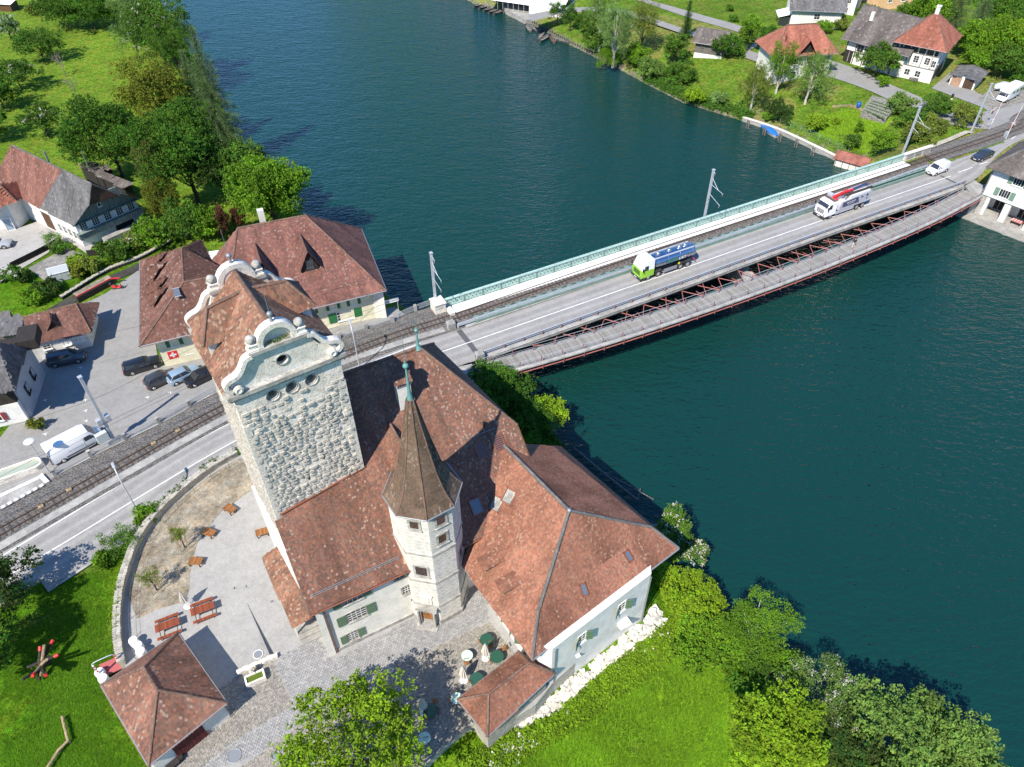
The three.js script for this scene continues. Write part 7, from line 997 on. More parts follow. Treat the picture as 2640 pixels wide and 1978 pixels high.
cafe('dark green round table nearest the wing wall', [-2.42, -33.14], 0.6, greenTop); cafe('dark green round table in the middle by the outbuilding roof', [-1.47, -31.53], 0.6, greenTop); cafe('dark green round table touching the outbuilding eave', [-3.2, -29.47], 0.62, greenTop); cafe('pale mint round table in the open cobbles', [-4.11, -31.65], 0.5, mint); cafe('pale mint round table at the outbuilding corner', [-4.84, -27.82], 0.5, mint); cafe('dark round table in the tree shade', [-6.99, -26.82], 0.6, greenTop); cafe('pale glass table half under the tree crown', [-7.34, -24.55], 0.5, mint);
function chair(label, p, turn) { const c = thing('cafe_chair', label, 'chair', [p[0], YARD + 0.02, p[1]], turn, 'folding wooden cafe chairs'); for (let i = 0; i < 4; i++) place('slat', 'cslat', () => bx(-0.2, 0.2, 0, 0.02, -0.045, 0.045), M.woodOrange, c, [0, 0.45, -0.16 + i * 0.105]); for (let i = 0; i < 2; i++) place('back_slat', 'cback', () => bx(-0.2, 0.2, 0, 0.08, -0.01, 0.01), M.woodOrange, c, [0, 0.65 + i * 0.12, -0.22]); for (const x of [-0.2, 0.2]) { mesh('leg', cyl([x, 0, 0.2], [x, 0.85, -0.24], 0.014, 0.014, 5), M.black, c); mesh('leg', cyl([x, 0, -0.25], [x, 0.45, 0.2], 0.014, 0.014, 5), M.black, c); } }
[[[-2.9, -33.13], 2.2, 'wooden chair left of the table at the wing wall'], [[-2.06, -32.74], 0.3, 'wooden chair right of the table at the wing wall'], [[-4.12, -31.1], 0.2, 'wooden chair below the pale mint table in the open'], [[-1.94, -31.33], 2.0, 'wooden chair left of the middle green table'], [[-0.84, -32.42], -1.2, 'wooden chair right of the middle green table'], [[-3.64, -29.44], 2.5, 'wooden chair by the table at the outbuilding eave'], [[-5.29, -27.92], 2, 'wooden chair at the outbuilding corner table'], [[-7.36, -26.45], 0.5, 'wooden chair in the tree shade left of the dark table'], [[-6.51, -26.84], -0.6, 'wooden chair in the tree shade right of the dark table'], [[-6.71, -27.72], 3.4, 'wooden chair in the tree shade above the dark table'], [[-7.19, -24.38], 0.2, 'wooden chair half under the tree crown']].forEach(([p, t, l]) => chair(l, p, t));
// water trough with a green pool and a spout
{ const t = thing('water_trough', 'stone water trough with green algae water on the cobbles', 'trough', [[-22.58, -29.84][0], YARD, [-22.58, -29.84][1]], R(27)); mesh('basin', [bx(-0.85, 0.85, 0, 0.62, 0.3, 0.45), bx(-0.85, 0.85, 0, 0.62, -0.45, -0.3), bx(-0.85, -0.7, 0, 0.62, -0.3, 0.3), bx(0.7, 0.85, 0, 0.62, -0.3, 0.3), bx(-0.85, 0.85, 0, 0.1, -0.3, 0.3)], M.tuffLight, t); mesh('water', bx(-0.7, 0.7, 0.1, 0.5, -0.3, 0.3), new THREE.MeshPhysicalMaterial({ color: lin(0.09, 0.13, 0.01), roughness: 0.1 }), t); mesh('spout_pillar', [bx(-0.35, 0.0, 0, 1.3, -0.75, -0.5), cyl([-0.17, 1.1, -0.5], [-0.17, 1.05, -0.1], 0.03, 0.03, 6)], M.tuffLight, t);
  const w = thing('trough_wall', 'low pale stone wall behind the water trough', 'wall', [[-22.8, -31.2][0], YARD, [-22.8, -31.2][1]], R(27)); for (let i = 0; i < 5; i++) place('stone', 'tws', () => rockGeo(1, 0.4, 0.4, 3), M.tuffLight, w, [-1.4 + i * 0.72, 0.2, 0], [0, rr(-0.1, 0.1), 0], [0.7, 1, 1]);
  const e = thing('corten_edge', 'thin dark steel edge strip tapering across the courtyard', 'edging', [0, 0, 0]); const A = [-25.24, 1, -37.29], B = [-21.57, 1, -31.63]; mesh('blade', (() => { const g = new THREE.BufferGeometry(), v = [A[0], 1.0, A[2], B[0], 1.0, B[2], B[0], 1.45, B[2]]; g.setAttribute('position', new THREE.Float32BufferAttribute(v, 3)); g.computeVertexNormals(); return g; })(), M.black, e); mesh('foot', bar([A[0], 1.01, A[2]], [B[0], 1.01, B[2]], 0.06, 0.03), M.zinc, e); }
// inner courtyard fence wires along the garden wall
{ const f = thing('wire_fence', 'thin wire fence along the inside of the garden wall', 'fence'); const l = offset(wallLine, -1.0); for (let i = 4; i < l.length; i += 6) mesh('post', cyl([l[i][0], YARD, l[i][1]], [l[i][0], YARD + 1, l[i][1]], 0.025, 0.025, 5), M.woodGrey, f); for (const y of [0.5, 0.95]) mesh('wire', tube(l.filter((_, i) => i % 3 === 0).map(p => [p[0], YARD + y, p[1]]), 0.012, 60, 4), M.zinc, f); }
// yellow hydrant-like drum and dark bin at the coach house
{ const p = [-24.94, -26.4], b = thing('yellow_drum', 'bright yellow coiled hose drum at the coach house corner', 'drum', [p[0], YARD, p[1]]); const y = std([0.75, 0.62, 0.02], { roughness: 0.5 }); mesh('drum', [cyl([0, 0.1, 0], [0, 0.65, 0], 0.36, 0.36, 16)], y, b); mesh('coil', [0.2, 0.4, 0.6].map(h => { const g = new THREE.TorusGeometry(0.37, 0.06, 6, 18); g.rotateX(Math.PI / 2); g.translate(0, h, 0); return g; }), y, b); mesh('stand', bx(-0.3, 0.3, 0, 0.12, -0.3, 0.3), M.plastic, b);
  const q = [-27.52, -23.06], k = thing('dark_bench', 'dark bench with a bin in the coach house shade', 'bench', [q[0], YARD, q[1]], R(27)); mesh('seat', bx(-0.7, 0.7, 0.4, 0.46, -0.25, 0.25), M.woodDark, k); mesh('back', bx(-0.7, 0.7, 0.55, 0.9, -0.28, -0.22), M.woodDark, k); for (const x of [-0.6, 0.6]) mesh('leg', bx(x - 0.04, x + 0.04, 0, 0.4, -0.22, 0.22), M.black, k); }
// white drums and the striped frame of the festival tower at the garden wall
{ const wp = [[-34.37, -33.24], [-33.78, -32.78], [-33.33, -32.2]]; wp.forEach((p, i) => { const b = thing('white_drum', ['white plastic drum nearest the picnic tables', 'middle white plastic drum by the garden wall', 'white plastic drum nearest the coach house'][i], 'drum', [p[0], YARD, p[1]], 0, 'white drums by the garden wall'); mesh('body', lathe([[0, 0], [0.36, 0], [0.4, 0.15], [0.4, 0.75], [0.36, 0.9], [0, 0.9]], 18), M.whiteCloth, b); mesh('lid', cyl([0, 0.9, 0], [0, 0.93, 0], 0.2, 0.2, 12), M.frame, b); });
  const f = thing('striped_arch', 'steel arch draped with red and white striped cloth on the lawn', 'arch', [[-35.84, -30.96][0], 0.2, [-35.84, -30.96][1]], R(30)); mesh('frame', tube([[-0.9, 0, 0], [-0.9, 2.5, 0], [-0.85, 2.6, 0], [0.85, 2.6, 0], [0.9, 2.5, 0], [0.9, 0, 0]], 0.05, 30, 6), M.galv, f); const rw = [std([0.6, 0.06, 0.09]), M.whiteCloth]; for (let i = 0; i < 12; i++) { place('stripe', 'stripecloth', () => box(0.14, 0.2, 0.14), rw[i % 2], f, [-0.9, 0.1 + i * 0.2, 0.02]); place('stripe', 'stripecloth', null, rw[(i + 1) % 2], f, [0.9, 0.1 + i * 0.2, 0.02]); } mesh('platform', bx(-0.9, 0.9, 0.3, 0.36, -1.2, 0.2), std([0.4, 0.1, 0.1]), f);
  [[-36.71, -30.68], [-36.19, -30.13]].forEach((p, i) => { const b = thing('white_drum', ['white plastic drum on the lawn left of the striped arch', 'white plastic drum on the lawn touching the coach house eave'][i], 'drum', [p[0], 0.1, p[1]], 0, 'white drums by the garden wall'); mesh('body', lathe([[0, 0], [0.36, 0], [0.42, 0.15], [0.42, 0.85], [0.36, 1.0], [0, 1.0]], 18), M.whiteCloth, b); mesh('lid', cyl([0, 1.0, 0], [0, 1.03, 0], 0.2, 0.2, 12), M.frame, b); }); }
// log climbing heap and balance beams on the lawn
{ const p = [-42, -31.3], l = thing('log_climber', 'climbing heap of crossed red ended logs on the lawn', 'play equipment', [p[0], 0.1, p[1]]); l.scale.setScalar(1.5); reseed(311); for (let i = 0; i < 11; i++) { const a = rnd() * 6.3, e = rr(0.15, 0.9), L = rr(1.1, 1.7), d = V(Math.cos(a) * Math.cos(e), Math.sin(e), Math.sin(a) * Math.cos(e)), c = V(rr(-0.2, 0.2), rr(0.5, 0.8), rr(-0.2, 0.2)); mesh('log', cyl(c.clone().addScaledVector(d, -L * 0.55).setY(Math.max(0.05, c.y - d.y * L * 0.55)), c.clone().addScaledVector(d, L), 0.1, 0.09, 8), i % 3 ? M.woodDark : M.woodPale, l); if (i % 2) mesh('red_end', cyl(c.clone().addScaledVector(d, L * 0.8), c.clone().addScaledVector(d, L * 1.01), 0.105, 0.1, 8), M.red, l); }
  const q = thing('balance_beam', 'pale zigzag balance beam logs lying on the lawn', 'play equipment', [0, 0, 0]); const pts = [[-38.61, 0.4, -26.94], [-37.29, 0.4, -25.01], [-37.76, 0.4, -24.24], [-38.14, 0.4, -22.58]]; for (let i = 0; i + 1 < 4; i++) mesh('beam', cyl(pts[i], pts[i + 1], 0.13, 0.13, 8), M.woodPale, q); pts.forEach(a => mesh('post', cyl([a[0], -0.1, a[2]], [a[0], 0.5, a[2]], 0.1, 0.1, 8), M.woodPale, q)); }
// staked saplings' timber frames come with the trees below
// ---------------------------------------------------------------- railway fence, lamps, signs on the left bank
{ const L = smooth([[-51.18, -53.92], [-48, -56.98], [-44.54, -59.93], [-40.94, -63.12], [-38.02, -66.29], [-36.64, -67.52]], 40), f = thing('railing_fence', 'grey barred railing with stone posts between car park and track', 'fence'); L.forEach((p, i) => { if (i % 8 === 0) mesh('pillar', [box(0.35, 1.0, 0.35, p[0], 0.5, p[1], R(45)), box(0.42, 0.08, 0.42, p[0], 1.04, p[1], R(45))], M.concrete, f); }); const X = new THREE.Matrix4(), ms = []; for (let i = 0; i + 1 < L.length; i++) { for (let k = 0; k < 6; k++) { const p = along(L[i], L[i + 1], k / 6); X.makeTranslation(p[0], 0.55, p[1]); ms.push(X.clone()); } } instanced('bars', box(0.025, 0.8, 0.025), M.galv, ms, null, f); for (const y of [0.18, 0.95]) mesh('rail', L.slice(0, -1).map((p, i) => bar([p[0], y, p[1]], [L[i + 1][0], y, L[i + 1][1]], 0.04, 0.04)), M.galv, f); mesh('footing', [ribbon(L, 0.4, 0.14)], M.concrete, f);
  const L2 = smooth([[-23.26, -77.54], [-20.04, -79.34], [-15.9, -81.44], [-15.11, -82.38], [-11.1, -85.07]], 30), f2 = thing('railing_fence', 'grey barred railing in front of the inn beside the track', 'fence'); L2.forEach((p, i) => { if (i % 8 === 0) mesh('pillar', [box(0.4, 1.1, 0.4, p[0], 0.5, p[1], R(25))], M.concrete, f2); }); const m2 = []; for (let i = 0; i + 1 < L2.length; i++) for (let k = 0; k < 6; k++) { const p = along(L2[i], L2[i + 1], k / 6); X.makeTranslation(p[0], 0.55, p[1]); m2.push(X.clone()); } instanced('bars', box(0.025, 0.8, 0.025), M.galv, m2, null, f2); for (const y of [0.18, 0.95]) mesh('rail', L2.slice(0, -1).map((p, i) => bar([p[0], y, p[1]], [L2[i + 1][0], y, L2[i + 1][1]], 0.04, 0.04)), M.galv, f2); }
function curvedLamp(label, p, turn, h) { const l = thing('street_lamp', label, 'street lamp', [p[0], 0, p[1]], turn, 'street lamps along the road'); mesh('pole', tube([[0, 0, 0], [0, h * 0.6, 0], [0.05, h * 0.85, 0], [0.6, h * 1.0, 0], [1.3, h * 1.05, 0]], 0.07, 30, 8), M.galv, l); mesh('head', rbox(0.75, 0.12, 0.28, 0.05, 1.55, h * 1.05, 0), M.galv, l); mesh('lens', bx(1.3, 1.85, h * 1.05 - 0.075, h * 1.05 - 0.06, -0.1, 0.1), M.frame, l); mesh('base', cyl([0, 0, 0], [0, 0.5, 0], 0.12, 0.1, 10), M.galv, l); }
curvedLamp('curved street lamp leaning over the road beside the garden shrub', [-39.33, -47.91], R(125), 7.0); curvedLamp('curved street lamp by the track in front of the inn', [-19.64, -71.47], R(110), 6.4);
{ const p = [-52.12, -54.43], l = thing('platform_lamp', 'round disc platform lamp casting its shadow on the white van', 'street lamp', [p[0], 0, p[1]]); mesh('pole', cyl([0, 0, 0], [0, 5.1, 0], 0.06, 0.045, 8), M.galv, l); mesh('disc', lathe([[0, 5.3], [0.3, 5.28], [0.55, 5.2], [0.56, 5.14], [0, 5.1]], 22), std([0.6, 0.62, 0.63], { roughness: 0.4 }), l); mesh('base', bx(-0.2, 0.2, 0, 0.15, -0.2, 0.2), M.concrete, l); }
{ const q = thing('water_fountain', 'long pale stone fountain basin at the left edge', 'fountain', [[-56.25, -53.96][0], 0, [-56.25, -53.96][1]], R(30)); const s = (r, e) => { const h = new THREE.Shape(); h.absarc(e, 0, r, -Math.PI / 2, Math.PI / 2); h.absarc(-e, 0, r, Math.PI / 2, Math.PI * 1.5); return h; }; const o = s(0.85, 2.6); o.holes.push(s(0.62, 2.6)); const g = new THREE.ExtrudeGeometry(o, { depth: 0.7, bevelEnabled: false, curveSegments: 12 }); g.rotateX(-Math.PI / 2); mesh('basin', g, M.tuffLight, q); const w = new THREE.ShapeGeometry(s(0.63, 2.6)); w.rotateX(-Math.PI / 2); w.translate(0, 0.5, 0); mesh('water', w, new THREE.MeshPhysicalMaterial({ color: lin(0.35, 0.4, 0.33), roughness: 0.08 }), q); }
{ const p = [-56.13, -61.43], s = thing('notice_sign', 'small white notice board on a post beside the potted bush', 'sign', [p[0], 0, p[1]], R(40)); mesh('post', cyl([0, 0, 0], [0, 1.5, 0], 0.04, 0.04, 6), M.galv, s); mesh('board', bx(-0.35, 0.35, 0.8, 1.5, 0.04, 0.07), M.paint, s); mesh('print', [...Array(4)].map((_, i) => bx(-0.28, 0.2 + 0.06 * (i % 2), 1.34 - i * 0.13, 1.38 - i * 0.13, 0.07, 0.075)), M.black, s);
  const q = thing('scooter', 'red motor scooter parked under the cart beside the stream wall', 'scooter', [[-57.47, -89.11][0], 0.02, [-57.47, -89.11][1]], R(10)); for (const x of [-0.6, 0.6]) { const g = new THREE.TorusGeometry(0.22, 0.07, 8, 16); g.translate(x, 0.24, 0); mesh('wheel', g, M.tyre, q); } mesh('body', [loft([[-0.75, 0.12, 0.35, 0.7, 0.1], [-0.2, 0.2, 0.3, 0.75, 0.16], [0.0, 0.18, 0.25, 0.35, 0.15], [0.4, 0.18, 0.25, 0.4, 0.15], [0.55, 0.12, 0.3, 0.9, 0.1]], bodyRing)], M.red, q); mesh('seat', rbox(0.6, 0.12, 0.28, 0.05, -0.35, 0.8, 0), M.black, q); mesh('handlebar', cyl([0.5, 1.0, -0.3], [0.5, 1.0, 0.3], 0.025, 0.025, 6), M.black, q); mesh('top_case', rbox(0.36, 0.28, 0.4, 0.05, -0.8, 0.98, 0), M.black, q);
  const bed = thing('red_planter', 'long planter wall with a red steel edge below the farm garden', 'planter'); const A = [-62, 0.9, -85.97], B = [-58.78, 0.9, -90.44], C = [-57.46, 0.9, -90.54]; mesh('edge', [bar(A, B, 0.12, 0.16), bar([B[0], 0.9, B[2]], C, 0.12, 0.16)], M.red, bed); mesh('wall', [bar([A[0], 0.35, A[2]], [B[0], 0.35, B[2]], 0.5, 1.0)], M.woodDark, bed); mesh('soil', bar([A[0] - 0.5, 0.75, A[2] - 0.7], [B[0] - 0.5, 0.75, B[2] - 0.7], 1.0, 0.12), M.soil, bed);
  const g = thing('terrace_sign', 'white banner sign reading Gartenterrasse beside the inn', 'sign', [[-17.32, -82.69][0], 0, [-17.32, -82.69][1]], R(24)); mesh('post', cyl([-1.6, 0, 0], [-1.6, 2.4, 0], 0.05, 0.05, 6), M.galv, g); mesh('post', cyl([1.6, 0, 0], [1.6, 2.4, 0], 0.05, 0.05, 6), M.galv, g); const cv = document.createElement('canvas'); cv.width = 512; cv.height = 80; const x = cv.getContext('2d'); x.fillStyle = '#f2f2ee'; x.fillRect(0, 0, 512, 80); x.fillStyle = '#333'; x.font = 'bold 58px serif'; x.fillText('Gartenterrasse', 40, 58); const tx = new THREE.CanvasTexture(cv); tx.colorSpace = THREE.SRGBColorSpace; mesh('board', bx(-1.8, 1.8, 1.85, 2.5, -0.04, 0), M.paint, g); const pg = new THREE.PlaneGeometry(3.5, 0.55); pg.translate(0, 2.17, 0.006); mesh('print', pg, std([1, 1, 1], { map: tx }), g, true); }
// farm garden fences
{ const fence = (label, pts, n) => { const L = smooth(pts, n), f = thing('picket_fence', label, 'fence', [0, 0, 0], 0, 'dark picket fences round the farm garden'), X = new THREE.Matrix4(), ms = []; for (let i = 0; i + 1 < L.length; i++) { const a = Math.atan2(-(L[i + 1][1] - L[i][1]), L[i + 1][0] - L[i][0]); for (let k = 0; k < 5; k++) { const p = along(L[i], L[i + 1], k / 5); X.makeRotationY(a); X.setPosition(p[0], 0.5, p[1]); ms.push(X.clone()); } } instanced('pickets', box(0.08, 0.95, 0.03), M.woodDark, ms, null, f); for (const y of [0.25, 0.8]) mesh('rail', L.slice(0, -1).map((p, i) => bar([p[0], y, p[1]], [L[i + 1][0], y, L[i + 1][1]], 0.04, 0.07)), M.woodDark, f); };
  fence('dark picket fence along the farm lane', [[-75.56, -94.57], [-72.89, -98.5], [-71.18, -101.75]], 34); fence('dark picket fence behind the shrubs below the farmhouse', [[-65.41, -97.79], [-60.22, -98.59], [-57.77, -101.18], [-54.74, -103.84]], 40); fence('dark picket fence below the tiny greenhouse', [[-67.53, -90.15], [-65.49, -92.87], [-63.04, -94.86]], 26);
  const w = thing('stream_wall', 'dark stone retaining wall of the sunken stream beside the inn', 'wall'); const L = smooth([[-64.69, -86.75], [-60.69, -93.62], [-57.08, -96.87], [-53.76, -101.58]], 20); mesh('core', L.slice(0, -1).map((p, i) => bar([p[0], -0.6, p[1]], [L[i + 1][0], -0.6, L[i + 1][1]], 0.5, 1.9)), M.woodDark, w); reseed(321); for (let i = 0; i + 1 < L.length; i++) place('stone', 'sws', () => rockGeo(1, 0.2, 0.5, 9), M.rubble, w, [(L[i][0] + L[i + 1][0]) / 2, 0.4, (L[i][1] + L[i + 1][1]) / 2], [0, Math.atan2(-(L[i + 1][1] - L[i][1]), L[i + 1][0] - L[i][0]), 0], [Math.hypot(L[i + 1][0] - L[i][0], L[i + 1][1] - L[i][1]) * 0.96, 1, 1]);
  structure('stream_bed', [strip(offset(smooth([[-64.97, -83.88], [-59.77, -91.24], [-56.78, -94.4], [-54.82, -96.85]], 16), -0.9), offset(smooth([[-64.97, -83.88], [-59.77, -91.24], [-56.78, -94.4], [-54.82, -96.85]], 16), 0.9), 0.02)], std([0.07, 0.065, 0.055], { map: T.soil })); }
// ---------------------------------------------------------------- level crossing, signals
{ const sig = (label, p, turn, cross) => { const s = thing('crossing_signal', label, 'signal', [p[0], 0, p[1]], turn, 'level crossing signals'); mesh('post', cyl([0, 0, 0], [0, 2.6, 0], 0.06, 0.06, 8), M.galv, s); mesh('lamp_board', [rbox(0.5, 0.7, 0.1, 0.05, 0, 2.2, 0.1)], M.black, s); mesh('lamp', cyl([0, 2.3, 0.15], [0, 2.3, 0.18], 0.12, 0.12, 12), std([0.35, 0.02, 0.02]), s); mesh('cross_arm', box(1.4, 0.14, 0.03, 0, 2.75, 0.12, 0, 0, 0.5), M.paint, s); mesh('cross_arm', box(1.4, 0.14, 0.03, 0, 2.75, 0.16, 0, 0, -0.5), M.paint, s); for (const k of [-0.45, 0.45]) mesh('red_tip', box(0.3, 0.142, 0.04, k * 1.15, 2.75 + k * 0.62, 0.12, 0, 0, 0.5), M.red, s); mesh('cabinet', bx(-0.35, 0.35, 0, 1.0, -0.5, -0.1), M.galv, s); };
  sig('level crossing signal with white cross on the hedge side', [94.77, -142.86], R(200), 1); sig('level crossing signal with white cross on the road side', [95.37, -136.71], R(20), 1);
  const barr = (label, a, b) => { const t = thing('crossing_barrier', label, 'barrier', [0, 0, 0], 0, 'raised crossing barriers'); const A = v3(a), B = v3(b); for (let i = 0; i < 6; i++) mesh(i % 2 ? 'red_band' : 'white_band', cyl(A.clone().lerp(B, i / 6), A.clone().lerp(B, (i + 1) / 6), 0.07 - i * 0.006, 0.066 - i * 0.006, 7), i % 2 ? std([0.75, 0.5, 0.48]) : M.paint, t); mesh('base', cyl([A.x, 0, A.z], [A.x, 1.1, A.z], 0.16, 0.16, 8), M.galv, t); };
  barr('raised white barrier boom beside the hedge', [93.69, 0.9, -140.3], [[93.69, 0.9, -140.3][0] + 0.6, 7.6, [93.69, 0.9, -140.3][2] - 0.4]); barr('raised white barrier boom beside the road', [94.81, 0.9, -136.01], [[94.81, 0.9, -136.01][0] + 0.6, 7.4, [94.81, 0.9, -136.01][2] - 0.3]);
  const s = thing('rail_signal', 'small railway signal with dark heads beside the lane', 'signal', [[89.68, -149.95][0], 0, [89.68, -149.95][1]]); mesh('post', cyl([0, 0, 0], [0, 4.2, 0], 0.06, 0.05, 6), M.galv, s); mesh('head', rbox(0.45, 0.8, 0.2, 0.05, 0, 2.6, 0), M.black, s); mesh('disc', cyl([0, 2.0, 0.1], [0, 2.0, 0.13], 0.2, 0.2, 12), M.paint, s); }
// ---------------------------------------------------------------- boats, piles, river wall
function boat(label, p, turn, L, W, paint, inside, group, cover) { const b = thing('wooden_boat', label, 'boat', [p[0], WATER, p[1]], turn, group); const st = [[-L / 2, W * 0.22], [-L * 0.4, W * 0.36], [-L * 0.1, W * 0.5], [L * 0.2, W * 0.48], [L * 0.42, W * 0.26], [L / 2, W * 0.1]]; const ring = ([x, w]) => [[x, 0.42 + Math.abs(x / L) * 0.2, -w], [x, 0, -w * 0.72], [x, -0.06, 0], [x, 0, w * 0.72], [x, 0.42 + Math.abs(x / L) * 0.2, w], [x, 0.36 + Math.abs(x / L) * 0.2, w * 0.9], [x, 0.08, w * 0.62], [x, 0.08, -w * 0.62], [x, 0.36 + Math.abs(x / L) * 0.2, -w * 0.9]]; mesh('hull', loft(st, ring), paint, b); for (const k of cover ? [] : [-0.28, 0.02, 0.26]) mesh('thwart', bx(L * k - 0.12, L * k + 0.12, 0.3, 0.34, -W * 0.42, W * 0.42), inside, b); mesh('floor', bx(-L * 0.38, L * 0.34, 0.085, 0.1, -W * 0.28, W * 0.28), inside, b); if (cover) mesh('cover', loft([[-L * 0.5, W * 0.2, 0.4, 0.52, W * 0.1], [-L * 0.25, W * 0.44, 0.4, 0.75, W * 0.2], [L * 0.15, W * 0.52, 0.4, 0.8, W * 0.2], [L * 0.42, W * 0.32, 0.45, 0.65, W * 0.12], [L * 0.52, W * 0.1, 0.5, 0.6, W * 0.06]], bodyRing), cover, b); return b; }
{ const pa = std([0.2, 0.2, 0.19], { map: T.wood }), inn = std([0.42, 0.4, 0.37], { map: T.wood }), g1 = 'long grey boats moored in a row at the quay', g2 = 'grey boats moored at the grassy bank';
  [[110, 30], [150, 42], [187, 60], [222, 70], [262, 82]].forEach((_, i) => boat(['leftmost', 'second', 'third', 'fourth', 'fifth'][i] + ' long grey boat from the left at the far quay', [[-8.44, -232.32], [-6.87, -230.74], [-5.49, -228.7], [-4.03, -227.16], [-2.62, -225.98]][i], R(52), 6.6, 1.5, pa, inn, g1));
  boat('grey boat lying alongside the far quay', [0.95, -223.87], R(-28), 6.5, 1.4, pa, inn, g1);
  [['grey boat nearest the quay ramp at the grassy bank', [4.91, -212.15], 100], ['second grey boat from the quay ramp', [6.68, -211.29], 120], ['third grey boat from the quay ramp', [8.18, -206.77], 78], ['fourth grey boat from the quay ramp', [9.12, -204.46], 62], ['boat with a red inside at the grassy bank', [11.01, -203.74], 98]].forEach(([l, p, t], i) => boat(l, p, R(t), 6.2, 1.4, pa, i === 4 ? std([0.35, 0.16, 0.14], { map: T.wood }) : inn, g2));
  boat('long grey boat lying along the grassy bank wall', [14.14, -201.94], R(-35), 8, 1.5, pa, inn, g2);
  boat('boat under a bright blue tarpaulin among the piles', [53.73, -148.82], R(110), 5.4, 1.9, std([0.5, 0.5, 0.5]), inn, null, std([0.02, 0.16, 0.5], { roughness: 0.6 })); boat('open white motor boat by the boathouse', [62.22, -138.97], R(-42), 5.2, 1.8, M.frame, inn, null);
  [[[49.46, -150.76], 'leftmost'], [[52.14, -147.66], 'second'], [[54.57, -144.66], 'third'], [[57.13, -142.02], 'fourth'], [[59.38, -138.34], 'fifth']].forEach(([p, k]) => { const t = thing('mooring_piles', k + ' pair of grey mooring piles from the left along the garden wall', 'piles', [p[0], 0, p[1]], 0, 'mooring piles along the garden wall'); mesh('pile', cyl([0, -6, 0], [0, -2.6, 0], 0.14, 0.13, 8), M.woodGrey, t); mesh('pile', cyl([0.5, -6, 0.25], [0.3, -2.7, 0.15], 0.14, 0.13, 8), M.woodGrey, t); mesh('tie', bar([-0.1, -3.0, 0], [0.5, -3.0, 0.2], 0.08, 0.14), M.woodGrey, t); });
  const rw = thing('river_wall', 'low pale river wall in front of the gardens', 'wall'); const L = smooth([[49.5, -154.3], [55.2, -148.9], [60.5, -141.3], [64, -135.8]], 40); mesh('core', L.slice(0, -1).map((p, i) => bar([p[0], -5, p[1]], [L[i + 1][0], -5, L[i + 1][1]], 0.5, 2.8)), M.concrete, rw); for (let i = 0; i + 1 < L.length; i++) place('coping', 'rwc', () => box(1, 0.14, 0.62), M.tuffLight, rw, [(L[i][0] + L[i + 1][0]) / 2, -3.53, (L[i][1] + L[i + 1][1]) / 2], [0, Math.atan2(-(L[i + 1][1] - L[i][1]), L[i + 1][0] - L[i][0]), 0], [Math.hypot(L[i + 1][0] - L[i][0], L[i + 1][1] - L[i][1]) * 0.97, 1, 1]);
  const pl = thing('sheet_piling', 'row of grey timber bank piles below the grassy bank', 'piling'); const Q = smooth([[6, -216], [16.5, -198.8], [22, -190.5], [27, -183.5]], 80); Q.forEach((p, i) => { if (i % 2 === 0) place('pile', 'bankpile', () => cyl([0, -6, 0], [0, 0, 0], 0.2, 0.18, 6), M.woodGrey, pl, [p[0], -3.5 + (i % 3) * 0.08, p[1]]); });
  const gf = thing('garden_fence', 'green wire fence behind the river wall', 'fence'); const G = offset(L, -2.2); G.forEach((p, i) => { if (i % 4 === 0) mesh('post', cyl([p[0], -4, p[1]], [p[0], -2.1, p[1]], 0.03, 0.03, 5), M.galv, gf); }); for (const y of [-3.2, -2.8, -2.4, -2.1]) mesh('wire', tube(G.filter((_, i) => i % 3 === 0).map(p => [p[0], y, p[1]]), 0.015, 40, 4), std([0.1, 0.25, 0.2]), gf); }
{ const p = [72.61, -152.9], b = thing('blue_barrel', 'blue rain barrel beside the vegetable plot', 'barrel', [p[0], landH(p[0], p[1]), p[1]]); mesh('barrel', lathe([[0, 0], [0.36, 0], [0.44, 0.35], [0.44, 0.75], [0.38, 1.1], [0, 1.1]], 18), std([0.02, 0.1, 0.45], { roughness: 0.4 }), b); mesh('lid', cyl([0, 1.1, 0], [0, 1.14, 0], 0.4, 0.4, 16), std([0.02, 0.08, 0.35]), b); }
